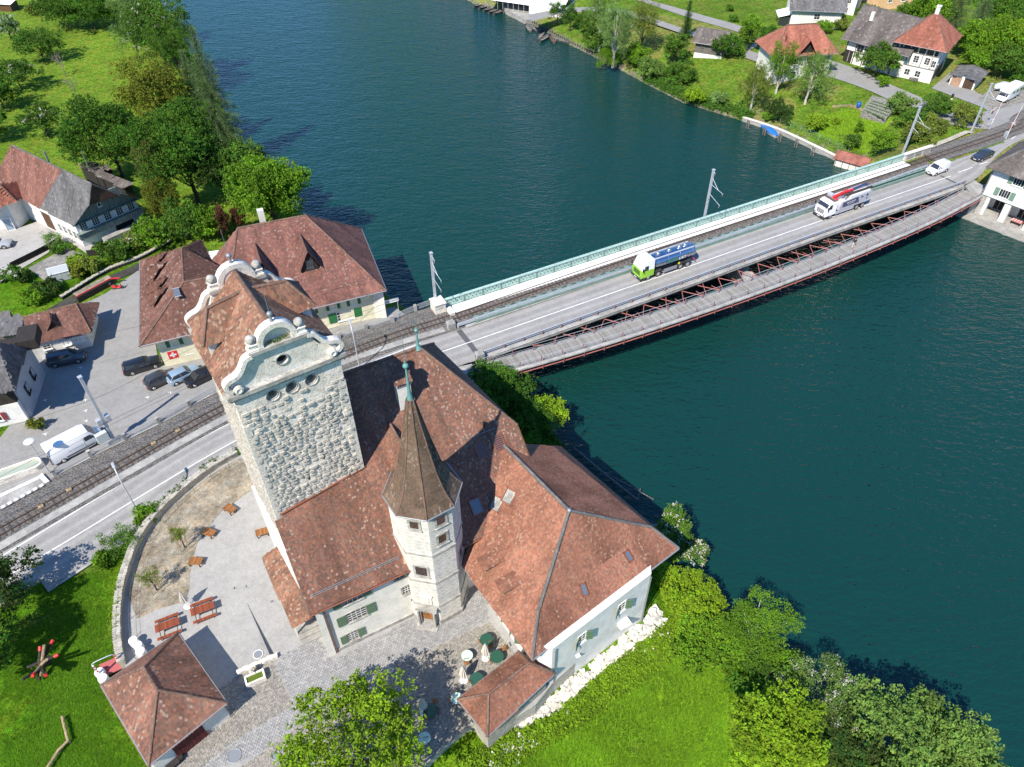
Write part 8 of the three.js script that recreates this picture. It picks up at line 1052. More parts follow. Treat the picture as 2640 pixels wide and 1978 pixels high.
{ const v = thing('vegetable_bed', 'rows of low vegetables on the gravel plot', 'garden bed'); reseed(331); const A = [73.08, -147.12], B = [79.46, -150.8], C = [72.16, -148.99]; for (let i = 0; i < 5; i++) { const p = along(C, [76.04, -154.73], i / 5), q = along([74.92, -144.97], [80.11, -151.11], i / 5), l = []; for (let k = 0; k < 26; k++) { const s = along(p, q, (k + 0.5) / 26); for (let m = 0; m < 4; m++) l.push(box(0.22, 0.02, 0.1, s[0] + rr(-0.15, 0.15), 0.12 + rr(0, 0.2), s[1] + rr(-0.15, 0.15), rnd() * 6, rr(-0.6, 0.6))); } mesh('plant_row', l, std([0.08, 0.17, 0.04]), v); } }
// ---------------------------------------------------------------- swallows over the courtyard
[[[-26.4, 2.2, -38.24], 'small bird flying over the middle of the courtyard'], [[-22.52, 2.2, -36.83], 'small bird flying near the lean-to roof'], [[-16.35, 2, -32.16], 'small bird flying in front of the white hall corner']].forEach(([p, l], i) => { const b = thing('swallow', l, 'bird', p, i * 1.1 + 0.4, 'swallows over the courtyard'), d = std([0.03, 0.03, 0.04]); mesh('body', [loft([[-0.16, 0.006, 0, 0.012, 0.004], [-0.06, 0.022, -0.012, 0.024, 0.018], [0.04, 0.026, -0.014, 0.028, 0.02], [0.09, 0.018, -0.004, 0.03, 0.014], [0.115, 0.004, 0.008, 0.016, 0.003]], bodyRing)], d, b); for (const s of [-1, 1]) mesh('wing', [poly3([[0.05, 0.02, s * 0.02], [0.04, 0.05, s * 0.1], [-0.06, 0.06, s * 0.24], [-0.02, 0.04, s * 0.1], [-0.03, 0.02, s * 0.02]])], d, b); mesh('tail', [poly3([[-0.12, 0.008, 0], [-0.25, 0.01, 0.035], [-0.18, 0.008, 0], [-0.25, 0.01, -0.035]])], d, b); });
// ---------------------------------------------------------------- the walker on the footbridge: one continuous body from tapered capsules
function bodyMesh(bones, cell, min, size) {
  const N = Math.ceil(Math.max(...size) / cell), mc = new MarchingCubes(N, std([1, 1, 1]), false, false, 60000); mc.isolation = 0;
  const S = N * cell, at = (i, o) => o + (i / N) * S, f = mc.field, smin = (a, b, k) => { const h = clamp(0.5 + 0.5 * (b - a) / k, 0, 1); return mix(b, a, h) - k * h * (1 - h); };
  const cap = (p, [a, b, ra, rb]) => { const bax = b[0] - a[0], bay = b[1] - a[1], baz = b[2] - a[2], pax = p[0] - a[0], pay = p[1] - a[1], paz = p[2] - a[2], t = clamp((pax * bax + pay * bay + paz * baz) / (bax * bax + bay * bay + baz * baz + 1e-9), 0, 1); return Math.hypot(pax - bax * t, pay - bay * t, paz - baz * t) - mix(ra, rb, t); };
  for (let z = 0; z < N; z++) for (let y = 0; y < N; y++) for (let x = 0; x < N; x++) { const p = [at(x, min[0]), at(y, min[1]), at(z, min[2])]; let d = 1e3; for (const b of bones) d = smin(d, cap(p, b), b[4] || 0.03); f[x + y * N + z * N * N] = -d; }
  mc.update(); const n = mc.count, a = new Float32Array(n * 3); const half = N / 2; for (let i = 0; i < n; i++) for (let k = 0; k < 3; k++) a[i * 3 + k] = min[k] + (mc.positionArray[i * 3 + k] + 1) / 2 * S;
  const g = new THREE.BufferGeometry(); g.setAttribute('position', new THREE.BufferAttribute(a, 3)); g.setAttribute('normal', new THREE.BufferAttribute(mc.normalArray.slice(0, n * 3), 3)); return g;
}
{ const p = [53.42, -99.42], w = thing('person', 'person in dark top and pale trousers walking on the footbridge', 'person', [p[0], -0.3, p[1]], R(60));
  const skin = std([0.5, 0.3, 0.21], { roughness: 0.6 }), arm = s => [[[0, 1.42, s * 0.19], [s * 0.1, 1.14, s * 0.25], 0.055, 0.042], [[s * 0.1, 1.14, s * 0.25], [s * 0.1 + 0.16, 0.95, s * 0.22], 0.04, 0.03], [[s * 0.1 + 0.16, 0.95, s * 0.22], [s * 0.1 + 0.2, 0.9, s * 0.21], 0.03, 0.028]];
  const leg = s => [[[0, 0.92, s * 0.09], [s * 0.16, 0.5, s * 0.09], 0.085, 0.06], [[s * 0.16, 0.5, s * 0.09], [s * 0.2 - 0.06, 0.09, s * 0.09], 0.055, 0.038], [[s * 0.2 - 0.08, 0.05, s * 0.09], [s * 0.2 + 0.1, 0.04, s * 0.1], 0.045, 0.035]];
  const fingers = s => [-0.024, -0.008, 0.008, 0.024].map((o, i) => [[s * 0.1 + 0.2, 0.89, s * 0.21 + o], [s * 0.1 + 0.235, 0.83 + [0.008, 0, 0.002, 0.012][i], s * 0.21 + o], 0.009, 0.008, 0.004]).concat([[[s * 0.1 + 0.185, 0.91, s * 0.19], [s * 0.1 + 0.225, 0.875, s * 0.175], 0.01, 0.008, 0.004]]);
  const bones = [[[0, 0.95, 0], [0.01, 1.2, 0], 0.14, 0.135, 0.06], [[0.01, 1.2, -0.06], [0, 1.42, -0.12], 0.11, 0.08, 0.06], [[0.01, 1.2, 0.06], [0, 1.42, 0.12], 0.11, 0.08, 0.06], [[0, 1.45, 0], [0.02, 1.56, 0], 0.055, 0.05], [[0.03, 1.66, 0], [0.02, 1.72, 0], 0.085, 0.09], [[0.11, 1.66, 0], [0.125, 1.64, 0], 0.018, 0.014], ...arm(1), ...arm(-1), ...leg(1), ...leg(-1), ...fingers(1), ...fingers(-1)];
  const g = bodyMesh(bones, 0.02, [-0.5, -0.03, -0.9], [1.9, 1.9, 1.9]); mesh('body', g, skin, w);
  mesh('trousers', bodyMesh([[[0, 0.95, 0], [0, 1.0, 0], 0.15, 0.15, 0.05], ...leg(1).slice(0, 2).map(b => [b[0], b[1], b[2] + 0.018, b[3] + 0.018]), ...leg(-1).slice(0, 2).map(b => [b[0], b[1], b[2] + 0.018, b[3] + 0.018])], 0.025, [-0.5, -0.03, -0.6], [1.3, 1.3, 1.3]), std([0.5, 0.45, 0.38]), w);
  mesh('top', bodyMesh([[[0, 1.0, 0], [0.01, 1.2, 0], 0.16, 0.15, 0.06], [[0.01, 1.2, -0.06], [0, 1.42, -0.12], 0.125, 0.095, 0.06], [[0.01, 1.2, 0.06], [0, 1.42, 0.12], 0.125, 0.095, 0.06], ...arm(1).slice(0, 1).map(b => [b[0], b[1], 0.072, 0.06]), ...arm(-1).slice(0, 1).map(b => [b[0], b[1], 0.072, 0.06])], 0.025, [-0.5, 0.8, -0.6], [1.2, 1.2, 1.2]), std([0.025, 0.028, 0.045]), w);
  mesh('hair', (() => { const s = new THREE.SphereGeometry(0.108, 14, 10, 0, Math.PI * 2, 0, Math.PI * 0.6); s.rotateZ(0.45); s.translate(0.008, 1.71, 0); return s; })(), std([0.06, 0.04, 0.025]), w); for (const s of [-1, 1]) mesh('eye', sph(0.012, 0.108, 1.69, s * 0.033, 6), M.black, w); mesh('mouth', box(0.008, 0.008, 0.045, 0.108, 1.61, 0), std([0.3, 0.09, 0.08]), w); for (const s of [-1, 1]) mesh('ear', sph(0.022, 0.02, 1.665, s * 0.092, 6), skin, w); for (const s of [-1, 1]) mesh('shoe', rbox(0.27, 0.09, 0.1, 0.035, s * 0.2 + 0.01, 0.045, s * 0.095), M.plastic, w); mesh('bag', rbox(0.14, 0.34, 0.28, 0.05, -0.2, 1.22, 0), M.black, w);
}
// ---------------------------------------------------------------- trees and shrubs
M.leaf = new THREE.MeshPhysicalMaterial({ color: lin(1, 1, 1), roughness: 0.95, specularIntensity: 0.25, transmission: 0.35, thickness: 0, side: THREE.DoubleSide });
function clumpGeo(n, rad, len, wid, sd, droop = 0) { reseed(sd); const a = []; for (let i = 0; i < n; i++) { const c = V(rr(-1, 1), rr(-1, 1), rr(-1, 1)).multiplyScalar(rad), d = V(rr(-1, 1), rr(-0.6, 0.6) - droop, rr(-1, 1)).normalize(), s = V(rr(-1, 1), rr(-0.4, 0.4), rr(-1, 1)).cross(d).normalize(), u = d.clone().cross(s), b = c.clone().addScaledVector(d, -len / 2), e = c.clone().addScaledVector(d, len / 2), l = c.clone().addScaledVector(s, wid / 2).addScaledVector(u, wid * 0.2), r = c.clone().addScaledVector(s, -wid / 2).addScaledVector(u, wid * 0.2); for (const p of [b, l, e, b, e, r]) a.push(p.x, p.y, p.z); } const g = new THREE.BufferGeometry(); g.setAttribute('position', new THREE.Float32BufferAttribute(a, 3)); g.computeVertexNormals(); return g; }
const LEAF = { broad: [clumpGeo(9, 0.3, 0.32, 0.2, 901), clumpGeo(9, 0.3, 0.3, 0.22, 902)], fine: [clumpGeo(12, 0.3, 0.2, 0.1, 903), clumpGeo(12, 0.32, 0.22, 0.11, 904)], big: [clumpGeo(8, 0.5, 0.5, 0.34, 905), clumpGeo(8, 0.5, 0.46, 0.36, 906)], weep: [clumpGeo(12, 0.26, 0.34, 0.07, 907, 1.2)], needle: [clumpGeo(12, 0.34, 0.5, 0.07, 908, 0.4)], thuja: [clumpGeo(10, 0.24, 0.34, 0.1, 909, -0.8)] };
const TONE = { green: [0.08, 0.19, 0.02], bright: [0.13, 0.28, 0.014], lime: [0.2, 0.34, 0.014], dark: [0.035, 0.095, 0.015], deep: [0.065, 0.18, 0.015], yellow: [0.17, 0.21, 0.022], olive: [0.16, 0.22, 0.035], silver: [0.17, 0.3, 0.08], grey: [0.15, 0.27, 0.05], rust: [0.13, 0.06, 0.035], spruce: [0.14, 0.22, 0.075], thuja: [0.13, 0.18, 0.035] };
let treeNo = 0;
// p plan position, y0 ground, H height, Rad crown radius, opts: k leaf kind, t tone, b crown base height, n density, s leaf scale, bark, flower
function tree(name, label, p, y0, H, Rad, o = {}) {
  const { k = 'broad', t = 'green', b = H * 0.14, n = 1, s = p[1] > -75 ? 0.78 : 1, bark = M.bark, flower = 0, cat = 'tree', group, lobes, open = 0 } = o; reseed(1000 + treeNo++ * 7); if (y0 < 0.5) y0 = Math.max(y0, landH(p[0], p[1]) - 0.1);
  const g = thing(name, label, cat, [p[0], y0, p[1]], 0, group), ch = (H - b) / 2, cy = b + ch, lob = [], m = lobes || Math.round(clamp(6 + Rad * 2.2, 7, 26));
  for (let i = 0; i < m; i++) { const a = i * 2.399 + rr(-0.4, 0.4), e = Math.asin(clamp(-0.75 + 1.7 * (i + 0.5) / m, -1, 1)), q = rr(0.4, 0.84), sz = rr(0.22, 0.5); lob.push([Math.cos(a) * Math.cos(e) * Rad * q, cy + Math.sin(e) * ch * q, Math.sin(a) * Math.cos(e) * Rad * q, Rad * sz, ch * sz * rr(0.75, 1.05)]); }
  lob.push([0, cy, 0, Rad * 0.5, ch * 0.6]);
  // trunk and limbs
  const tr = Math.max(0.06, H * 0.02), trunk = [cyl([0, -0.4, 0], [rr(-0.1, 0.1), b * 0.9, rr(-0.1, 0.1)], tr * 1.25, tr * 0.9, 8), cyl([0, b * 0.88, 0], [0, cy + ch * 0.3, 0], tr * 0.9, tr * 0.35, 7)];
  lob.filter((_, i) => i % 2 === 0).slice(0, 9).forEach(l => trunk.push(cyl([0, mix(b * 0.8, cy, rnd() * 0.5), 0], [l[0] * 0.9, l[1], l[2] * 0.9], tr * 0.45, tr * 0.15, 5))); mesh('trunk', trunk, bark, g);
  const geos = LEAF[k], per = geos.map(() => [[], []]), area = 4 * Math.PI * Rad * Math.max(ch, Rad * 0.6), cnt = Math.round(clamp(area * 4.2 * n / (s * s), 120, 5200)), X = new THREE.Matrix4(), E = new THREE.Euler(), Q = new THREE.Quaternion(), tone = TONE[t];
  const lobT = lob.map(() => rr(0.78, 1.25));
  for (let i = 0; i < cnt; i++) { const li = Math.floor(rnd() * lob.length), l = lob[li], th = rnd() * 6.283, z = rr(-0.75, 1), q = Math.sqrt(1 - z * z), r = Math.pow(rnd(), 0.45); const P = V(l[0] + Math.cos(th) * q * l[3] * r, l[1] + z * l[4] * r, l[2] + Math.sin(th) * q * l[3] * r); if (k === 'weep') P.y -= rnd() * H * 0.22 * Math.hypot(P.x, P.z) / Rad; E.set(rnd() * 6.3, rnd() * 6.3, k === 'weep' || k === 'thuja' ? 0 : rnd() * 6.3); if (k === 'weep' || k === 'thuja') E.x = rr(-0.3, 0.3); const sc = s * rr(0.7, 1.3); X.compose(P, Q.setFromEuler(E), V(sc, sc, sc)); const gi = Math.floor(rnd() * geos.length); per[gi][0].push(X.clone()); const f = lobT[li] * rr(0.72, 1.3), yl = rr(-0.012, 0.03); per[gi][1].push(rnd() < flower ? lin(0.62, 0.6, 0.52) : lin(Math.max(0.01, (tone[0] + yl) * f), tone[1] * f, tone[2] * f)); }
  per.forEach(([a, c], i) => { if (a.length) instanced(i ? 'foliage' : 'crown', geos[i].clone(), M.leaf, a, c, g); });
  return g;
}
function spruce(name, label, p, y0, H, Rad, t = 'spruce', group, bare = 0.12) { reseed(2000 + treeNo++ * 7); const g = thing(name, label, 'tree', [p[0], y0, p[1]], 0, group); mesh('trunk', cyl([0, -0.4, 0], [0, H * 0.97, 0], H * 0.016, 0.03, 7), M.bark, g); const lv = Math.round(H * 1.5), a = [], c = [], br = [], X = new THREE.Matrix4(), Q = new THREE.Quaternion(), E = new THREE.Euler(), tone = TONE[t]; for (let i = 0; i < lv; i++) { const u = i / lv, y = mix(H * bare, H * 0.97, u), r = Rad * Math.pow(1 - u, 0.8) * rr(0.8, 1.08) + 0.15, nb = Math.round(4 + 5 * (1 - u)); for (let k = 0; k < nb; k++) { const th = k / nb * 6.283 + i * 1.1 + rr(-0.25, 0.25), L = r * rr(0.7, 1.1), tip = [Math.cos(th) * L, y - L * rr(0.12, 0.35), Math.sin(th) * L]; if (k % 2) br.push(cyl([0, y, 0], tip, 0.04, 0.015, 3)); const m = Math.max(2, Math.round(L * 3.2)); for (let q = 0; q < m; q++) { const w = (q + 0.6) / m, sc = rr(0.6, 1.1); E.set(rr(-0.4, 0.4), th, rr(-0.4, 0.4)); X.compose(V(tip[0] * w + rr(-0.2, 0.2), mix(y, tip[1], w) - rr(0, 0.3), tip[2] * w + rr(-0.2, 0.2)), Q.setFromEuler(E), V(sc, sc, sc)); a.push(X.clone()); const f = rr(0.7, 1.35); c.push(lin(tone[0] * f, tone[1] * f, tone[2] * f)); } } } mesh('branches', br, M.bark, g); instanced('crown', LEAF.needle[0].clone(), M.leaf, a, c, g); return g; }
function bareTree(name, label, p, y0, H) { reseed(3000 + treeNo++ * 7); const g = thing(name, label, 'tree', [p[0], y0, p[1]]), l = []; const grow = (a, d, len, r, lv) => { const b = a.clone().addScaledVector(d, len); l.push(cyl(a, b, r, r * 0.65, 5)); if (lv) for (let i = 0; i < 3; i++) grow(b, d.clone().add(V(rr(-0.8, 0.8), rr(-0.1, 0.6), rr(-0.8, 0.8))).normalize(), len * rr(0.55, 0.8), r * 0.6, lv - 1); }; grow(V(0, -0.3, 0), V(0.1, 1, 0).normalize(), H * 0.35, H * 0.02, 4); mesh('branches', l, std([0.2, 0.17, 0.15]), g); }
const shrub = (label, p, y0, H, Rad, o = {}) => tree('shrub', label, p, y0, H, Rad, { b: 0.05, cat: 'shrub', n: 1.2, ...o });
// ---- orchard, upper left
const orch = 'orchard trees on the mown meadow';
tree('orchard_tree', 'large leafy orchard tree with trunk shadow near the top left', [-109.43, -180.07], -0.8, 7.5, 5.6, { t: 'green', group: orch });
tree('orchard_tree', 'orchard tree at the left edge below the blossoming one', [-107.1, -163.68], -0.8, 6.8, 5.0, { t: 'green', flower: 0.05, group: orch });
tree('orchard_tree', 'orchard tree standing alone right above the farmhouse', [-90.88, -140.62], -0.7, 6.6, 4.4, { t: 'green', flower: 0.06, group: orch });
tree('orchard_tree', 'pale blossoming tree at the left edge near the hut', [-124.07, -194.6], -0.8, 6.5, 3.8, { t: 'silver', flower: 0.2, group: orch }); tree('orchard_tree', 'dark orchard tree cut by the left edge', [-105.94, -153.71], -0.8, 7, 4.5, { t: 'deep', group: orch }); tree('orchard_tree', 'orchard tree outside the left edge above the farmhouse', [-100.62, -138.9], -0.8, 7.5, 4.6, { t: 'deep', group: orch });
bareTree('bare_tree', 'leafless little tree in the middle of the orchard', [-100.56, -170.87], -0.8, 6); bareTree('bare_tree', 'thin half bare tree on the meadow below the leafless one', [-92.6, -158.09], -0.8, 5.5); bareTree('bare_tree', 'grey bare bush beside the bright round tree at the river', [-39.96, -121.82], -1, 5);
tree('row_tree', 'dark hedge tree left in the row at the top edge', [-113.64, -202.88], -0.8, 9, 7, { t: 'green' }); tree('row_tree', 'dark hedge tree in the middle of the top row', [-106.1, -201.55], -0.8, 9.5, 7.5, { t: 'deep' }); tree('row_tree', 'dark hedge tree right in the top row', [-100.57, -203.27], -0.8, 9.5, 7.5, { t: 'deep' }); shrub('brown bush beside the hut at the top left', [-127.34, -213.93], -0.8, 3, 2.6, { t: 'olive' });
// ---- riverside belt, upper left
const RT = (l, p, y, H, r, o) => tree('riverside_tree', l, p, y, H * 1.2, r, o);
RT( 'silvery willow at the top of the river belt', [-91.22, -195.63], -1, 12, 6.5, { t: 'silver', k: 'fine' }); RT( 'big light green poplar leaning over the river belt', [-78.33, -174.18], -1, 14, 7.5, { t: 'green', flower: 0.03 }); RT( 'pale silver poplar beside the meadow edge', [-87.44, -181.22], -1, 9, 4.5, { t: 'silver', k: 'fine', n: 0.8 }); RT( 'green alder behind the poplars at the water', [-73.05, -167.54], -1.5, 12, 6, { t: 'green', k: 'fine' });
RT( 'yellow green maple beside the tall spruce', [-66.52, -139.58], -1, 14, 7, { t: 'yellow', k: 'broad', n: 0.9 }); spruce('spruce', 'tall grey green spruce at the water on the left bank', [-54.17, -133.88], -1, 24, 5.2, 'spruce'); spruce('spruce', 'second spruce behind the tall one at the water', [-60.68, -142.56], -1, 17, 4.2, 'spruce');
RT( 'dense dark green beech next to the orchard', [-70.22, -124.27], -0.8, 12.5, 7.6, { t: 'deep', n: 1.1 }); RT( 'deep green maple in the middle of the tree belt', [-53.4, -114.15], -0.5, 15.5, 8.2, { t: 'deep', n: 1.2 }); RT( 'bright green round tree behind the inn roof', [-37.46, -104.13], -1, 12, 7.2, { t: 'bright', n: 1.25 }); RT( 'light tree left of the bright round one', [-43.71, -113.08], -1, 11, 5.2, { t: 'green' }); RT( 'dark tree between maple and spruce', [-48.43, -114.51], -1, 10, 5, { t: 'dark' });
tree('thuja', 'tall yellowish thuja in front of the maple', [-56.85, -110.29], -0.3, 14.5, 2.8, { k: 'thuja', t: 'thuja', b: 0.4, n: 1.3 }); tree('thuja', 'golden thuja left of the inn hedge', [-55.35, -105.85], -0.2, 9.5, 2.6, { k: 'thuja', t: 'yellow', b: 0.3, n: 1.3 }); tree('thuja', 'brown dead thuja behind the inn chimney', [-45.31, -102.68], -0.2, 6.2, 1.2, { k: 'thuja', t: 'rust', b: 0.2, n: 1.4 }); tree('thuja', 'reddish brown thuja right of the dead one', [-43.24, -104.5], -0.2, 6.2, 1.5, { k: 'thuja', t: 'rust', b: 0.2, n: 1.4 });
tree('garden_tree', 'green bush tree behind the inn left wing', [-51.24, -102.46], -0.2, 7, 4, { t: 'green', b: 0.5 }); tree('garden_tree', 'fresh green bush tree beside the brown thuja', [-47.5, -102.34], -0.2, 6, 3, { t: 'bright', b: 0.5 }); tree('garden_tree', 'light green bush below the golden thuja', [-55.73, -100.54], -0.1, 5, 3.4, { t: 'bright', b: 0.3 });
shrub('round green shrub below the farmhouse corner', [-60.89, -96.7], 0, 3.2, 2.7, { t: 'green' }); shrub('grey flowering shrub between the round shrub and the hedge', [-58.7, -100.2], 0, 2.8, 1.9, { t: 'olive', flower: 0.15 }); shrub('olive shrub above the greenhouse', [-62.9, -93.26], 0, 2.6, 1.9, { t: 'olive' }); shrub('olive shrub right of the greenhouse', [-64.35, -92.22], 0, 2.2, 1.5, { t: 'yellow' }); shrub('pale airy shrub at the farm lane fence', [-71.28, -100.16], 0, 3.0, 2.0, { t: 'silver', k: 'fine', n: 0.7 }); shrub('low green shrub under the pale airy one', [-70.16, -98.85], 0, 1.4, 1.4, { t: 'green' }); shrub('flowering rhododendron at the lane end', [-73.99, -91.33], 0, 2.3, 2.1, { t: 'deep', flower: 0.12 }); shrub('round dark rhododendron above the farm lawn', [-66.82, -88.15], 0, 2.0, 2.1, { t: 'dark' }); shrub('small dark rhododendron beside the flowering one', [-72.09, -91.35], 0, 1.6, 1.3, { t: 'dark' }); shrub('yellow green border plants by the garden terrace', [-66.21, -95.53], 0, 1.0, 1.9, { t: 'lime' }); shrub('light shrub on the farm lawn', [-68.17, -85.77], 0, 2.0, 1.9, { t: 'bright' }); shrub('potted bush beside the white notice board', [-56.36, -61.18], 0, 1.8, 0.95, { t: 'yellow' });
// ---- castle grounds
tree('courtyard_tree', 'large light green tree in the lower courtyard', [-11.78, -22.02], 1, 9.6, 6.0, { t: 'lime', k: 'broad', n: 1.15, s: 0.8, b: 2.6, lobes: 26 });
for (const [p, l] of [[[-33.2, -43.64], 'upper staked sapling in the soil bed'], [[-34.36, -38.79], 'lower staked sapling in the soil bed']]) { tree('sapling', l, p, 1, 3.4, 1.1, { t: 'olive', k: 'fine', n: 0.9, s: 0.5, b: 1.5, lobes: 9, group: 'staked saplings' }); const f = thing('sapling_stake', 'pale timber stake frame around the ' + l.split(' ')[0] + ' sapling', 'stake', [p[0], 1, p[1]], R(30)); for (const [x, z] of [[-0.4, -0.4], [0.4, -0.4], [-0.4, 0.4], [0.4, 0.4]]) mesh('stake', cyl([x, 0, z], [x, 1.7, z], 0.04, 0.04, 6), M.woodPale, f); for (const z of [-0.4, 0.4]) mesh('rail', bar([-0.4, 1.6, z], [0.4, 1.6, z], 0.03, 0.08), M.woodPale, f); }
shrub('leafy shrub at the lamp foot by the garden wall', [-38.3, -47.55], 0, 2.8, 1.7, { t: 'bright' }); shrub('feathery green shrub on the lawn outside the garden wall', [-39.55, -44.17], 0, 3.0, 2.3, { t: 'green', k: 'fine' }); shrub('small shrub on the lawn near the footpath', [-41.24, -42.33], 0, 1.8, 1.0, { t: 'bright' }); tree('roadside_tree', 'near black leaved tree cut by the left edge at the road', [-48.15, -37.9], 0, 7, 3.4, { t: 'dark' }); tree('lawn_tree', 'tree outside the left edge shading the road', [-46.5, -31.5], 0, 8, 3.6, { t: 'deep' });
tree('bank_tree', 'bright little tree at the water below the footbridge', [4.12, -63.72], -3, 4.8, 3.0, { t: 'lime', s: 0.8, n: 1.4, b: 1 }); tree('bank_tree', 'shaded dark tree between the hall and the river', [-1.12, -65.2], -2.5, 5.6, 3.8, { t: 'deep' }); tree('bank_tree', 'second shaded tree below the hall gable', [1.4, -61.42], -3, 5, 3.6, { t: 'deep' }); shrub('shaded bush under the footbridge landing', [-2.59, -68.77], -2.5, 3.4, 3, { t: 'deep' });
tree('bank_tree', 'white flowering elder at the wing corner', [16.77, -46.66], -3.2, 5.2, 2.6, { t: 'green', flower: 0.16 }); shrub('white flowering bush below the elder', [19.11, -45.13], -3.6, 2.8, 1.8, { t: 'green', flower: 0.3 });
tree('bank_tree', 'light birch like tree with pale trunk on the castle slope', [22.41, -34.49], -3, 7.5, 3.6, { t: 'bright', k: 'fine', bark: M.birch, n: 1.2 }); shrub('broad green bush on the castle slope', [18.46, -33.76], -2.4, 3.6, 3.8, { t: 'bright', n: 1.3 }); tree('bank_tree', 'hawthorn with white blossom at the water', [26.93, -28.19], -3, 7, 4.2, { t: 'grey', flower: 0.12, k: 'fine' }); tree('bank_tree', 'bright lime maple at the bottom of the slope', [21.3, -24.14], -2.6, 7.5, 4.2, { t: 'lime', n: 1.4 }); tree('bank_tree', 'large grey green willow at the bottom right', [32.55, -24.1], -3, 9, 5.4, { t: 'grey', n: 1.3 }); tree('bank_tree', 'small willow at the very bottom right', [37.96, -22.99], -3.5, 6, 3.2, { t: 'grey' }); tree('bank_tree', 'dark alder in the gap between maple and willow', [27.15, -24.48], -3, 6, 3.2, { t: 'dark' }); shrub('dark bush beside the bare earth on the slope', [22.24, -30.04], -2.6, 3.4, 2.6, { t: 'deep' }); shrub('yellow green bush between hawthorn and birch', [24.3, -31.24], -3, 4, 2.8, { t: 'bright' });
[[[15.86, -41.09], 'first', 2.2], [[17.9, -40.26], 'second', 2.3], [[19.24, -38.75], 'third', 2.2], [[16.67, -38.02], 'fourth', 2.2], [[17.94, -36.47], 'fifth', 2.2], [[15.59, -45.15], 'topmost', 1.9]].forEach(([p, w, r]) => shrub(w + ' bright bush down the bank from the castle wing corner', p, -3.4, 3.4, r, { t: 'lime', group: 'bright bank bushes' }));
// ---- right bank
const con = 'clipped conical trees on the far quay lawn';
[[[12.53, -210.96], 'left'], [[15.8, -206.71], 'middle'], [[18.97, -202.58], 'right']].forEach(([p, w]) => tree('conical_tree', w + ' one of the three conical trees on the far lawn', p, -3, 6.6, 2.5, { t: 'deep', b: 0.7, group: con, k: 'fine', n: 1.3 }));
tree('weeping_birch', 'tall weeping birch with white trunk at the far bank', [24.51, -181.84], -3, 16, 5.5, { k: 'weep', t: 'silver', bark: M.birch, n: 0.9, b: 3 }); tree('weeping_birch', 'second birch behind the white trunk', [22.04, -192.11], -3, 15, 4.5, { k: 'weep', t: 'grey', bark: M.birch, n: 0.8, b: 3 }); tree('far_bank_tree', 'tall slender ash at the far bank', [31.97, -188.44], -3, 14, 4.4, { t: 'olive', k: 'fine', n: 0.9 });
shrub('willow bush hanging over the far bank', [21.23, -192.49], -3.2, 5.5, 3.4, { t: 'green' }); shrub('drooping willow bush below the white birch', [23.34, -183.2], -3.4, 5, 3.6, { k: 'weep', t: 'bright' }); shrub('green bush below the slender ash', [30.2, -182.57], -3.2, 5.5, 3.3, { t: 'bright' }); shrub('grey willow bush at the middle of the far bank', [32.78, -175.6], -3.4, 4.8, 3.4, { t: 'grey' }); tree('far_bank_tree', 'round green tree below the wooden shed', [38.73, -181.37], -3, 7.5, 3.6, { t: 'green' }); spruce('spruce', 'slim dark spruce left of the wooden shed', [43.1, -192.3], -2, 11, 2.0, 'dark'); shrub('broad green bush at the far waterline', [38.71, -172.34], -3.3, 4.8, 4.0, { t: 'green', n: 1.2 }); shrub('lime yellow bush at the far waterline', [40.32, -162.12], -3.3, 2.8, 2.6, { t: 'lime' }); shrub('grey green bush right of the lime one', [45.49, -160.29], -3.3, 2.8, 2.0, { t: 'silver' }); tree('far_bank_tree', 'dark round tree right of the wooden shed', [50.55, -179.81], -2, 6, 4.2, { t: 'deep', b: 0.8 }); tree('far_bank_tree', 'open light tree near the promenade end', [56.03, -182.92], -1, 9, 2.6, { t: 'bright', n: 0.7 });
tree('birch', 'left birch in front of the red roofed villa', [51.63, -157.22], -3, 11, 3.8, { k: 'weep', t: 'olive', bark: M.birch, n: 0.9 }); tree('birch', 'large birch in front of the red roofed villa', [63.08, -157.28], -3, 13, 4.4, { k: 'weep', t: 'grey', bark: M.birch, n: 0.9 }); tree('birch', 'middle birch in front of the red roofed villa', [58.27, -162.77], -2.8, 11.5, 3.6, { k: 'fine', t: 'bright', bark: M.birch, n: 0.9 }); shrub('dark bush under the birches at the garden fence', [56.19, -152.24], -3.2, 4, 3.4, { t: 'dark' }); shrub('lime bush right of the large birch trunk', [62.43, -146.79], -3, 3.2, 2.2, { t: 'lime' }); shrub('small bush left of the birches', [54.27, -152.41], -3.2, 1.8, 1.4, { t: 'bright' }); shrub('tiny round bush on the river lawn', [67.02, -148.38], -2.8, 1.4, 0.8, { t: 'lime' }); shrub('dense bush at the boathouse lawn', [66.83, -138.59], -3, 3.2, 1.9, { t: 'green' }); shrub('slim bush above the dense one', [70.06, -144.17], -2.6, 2.8, 0.9, { t: 'bright' });
tree('yard_tree', 'big round tree in front of the half timbered barn', [80.6, -166.49], 0, 7.5, 4.4, { t: 'green', n: 1.2, b: 1 }); shrub('small bush at the foot of the big round tree', [80.3, -161.49], 0, 2.2, 1.5, { t: 'bright' });
const hg = 'bushes along the railway embankment'; [[[79.4, -148.97], 3.2, 'grey', 'pale bush at the vegetable plot'], [[79.93, -142.89], 3.4, 'green', 'green bush left of the far mast'], [[85.5, -146.58], 3.6, 'green', 'broad green bush behind the far mast'], [[77.99, -136.5], 3.2, 'olive', 'olive bush below the far mast arms'], [[82.1, -139.39], 3.0, 'olive', 'olive bush right of the far mast foot'], [[89.37, -142.48], 3.0, 'olive', 'dark hedge bush at the second far mast'], [[71.19, -135.09], 2.8, 'bright', 'bright bush at the bridge end']].forEach(([p, r, t, l]) => shrub(l, p, -1.8, 4.2, r, { t, group: hg, n: 1.3 }));
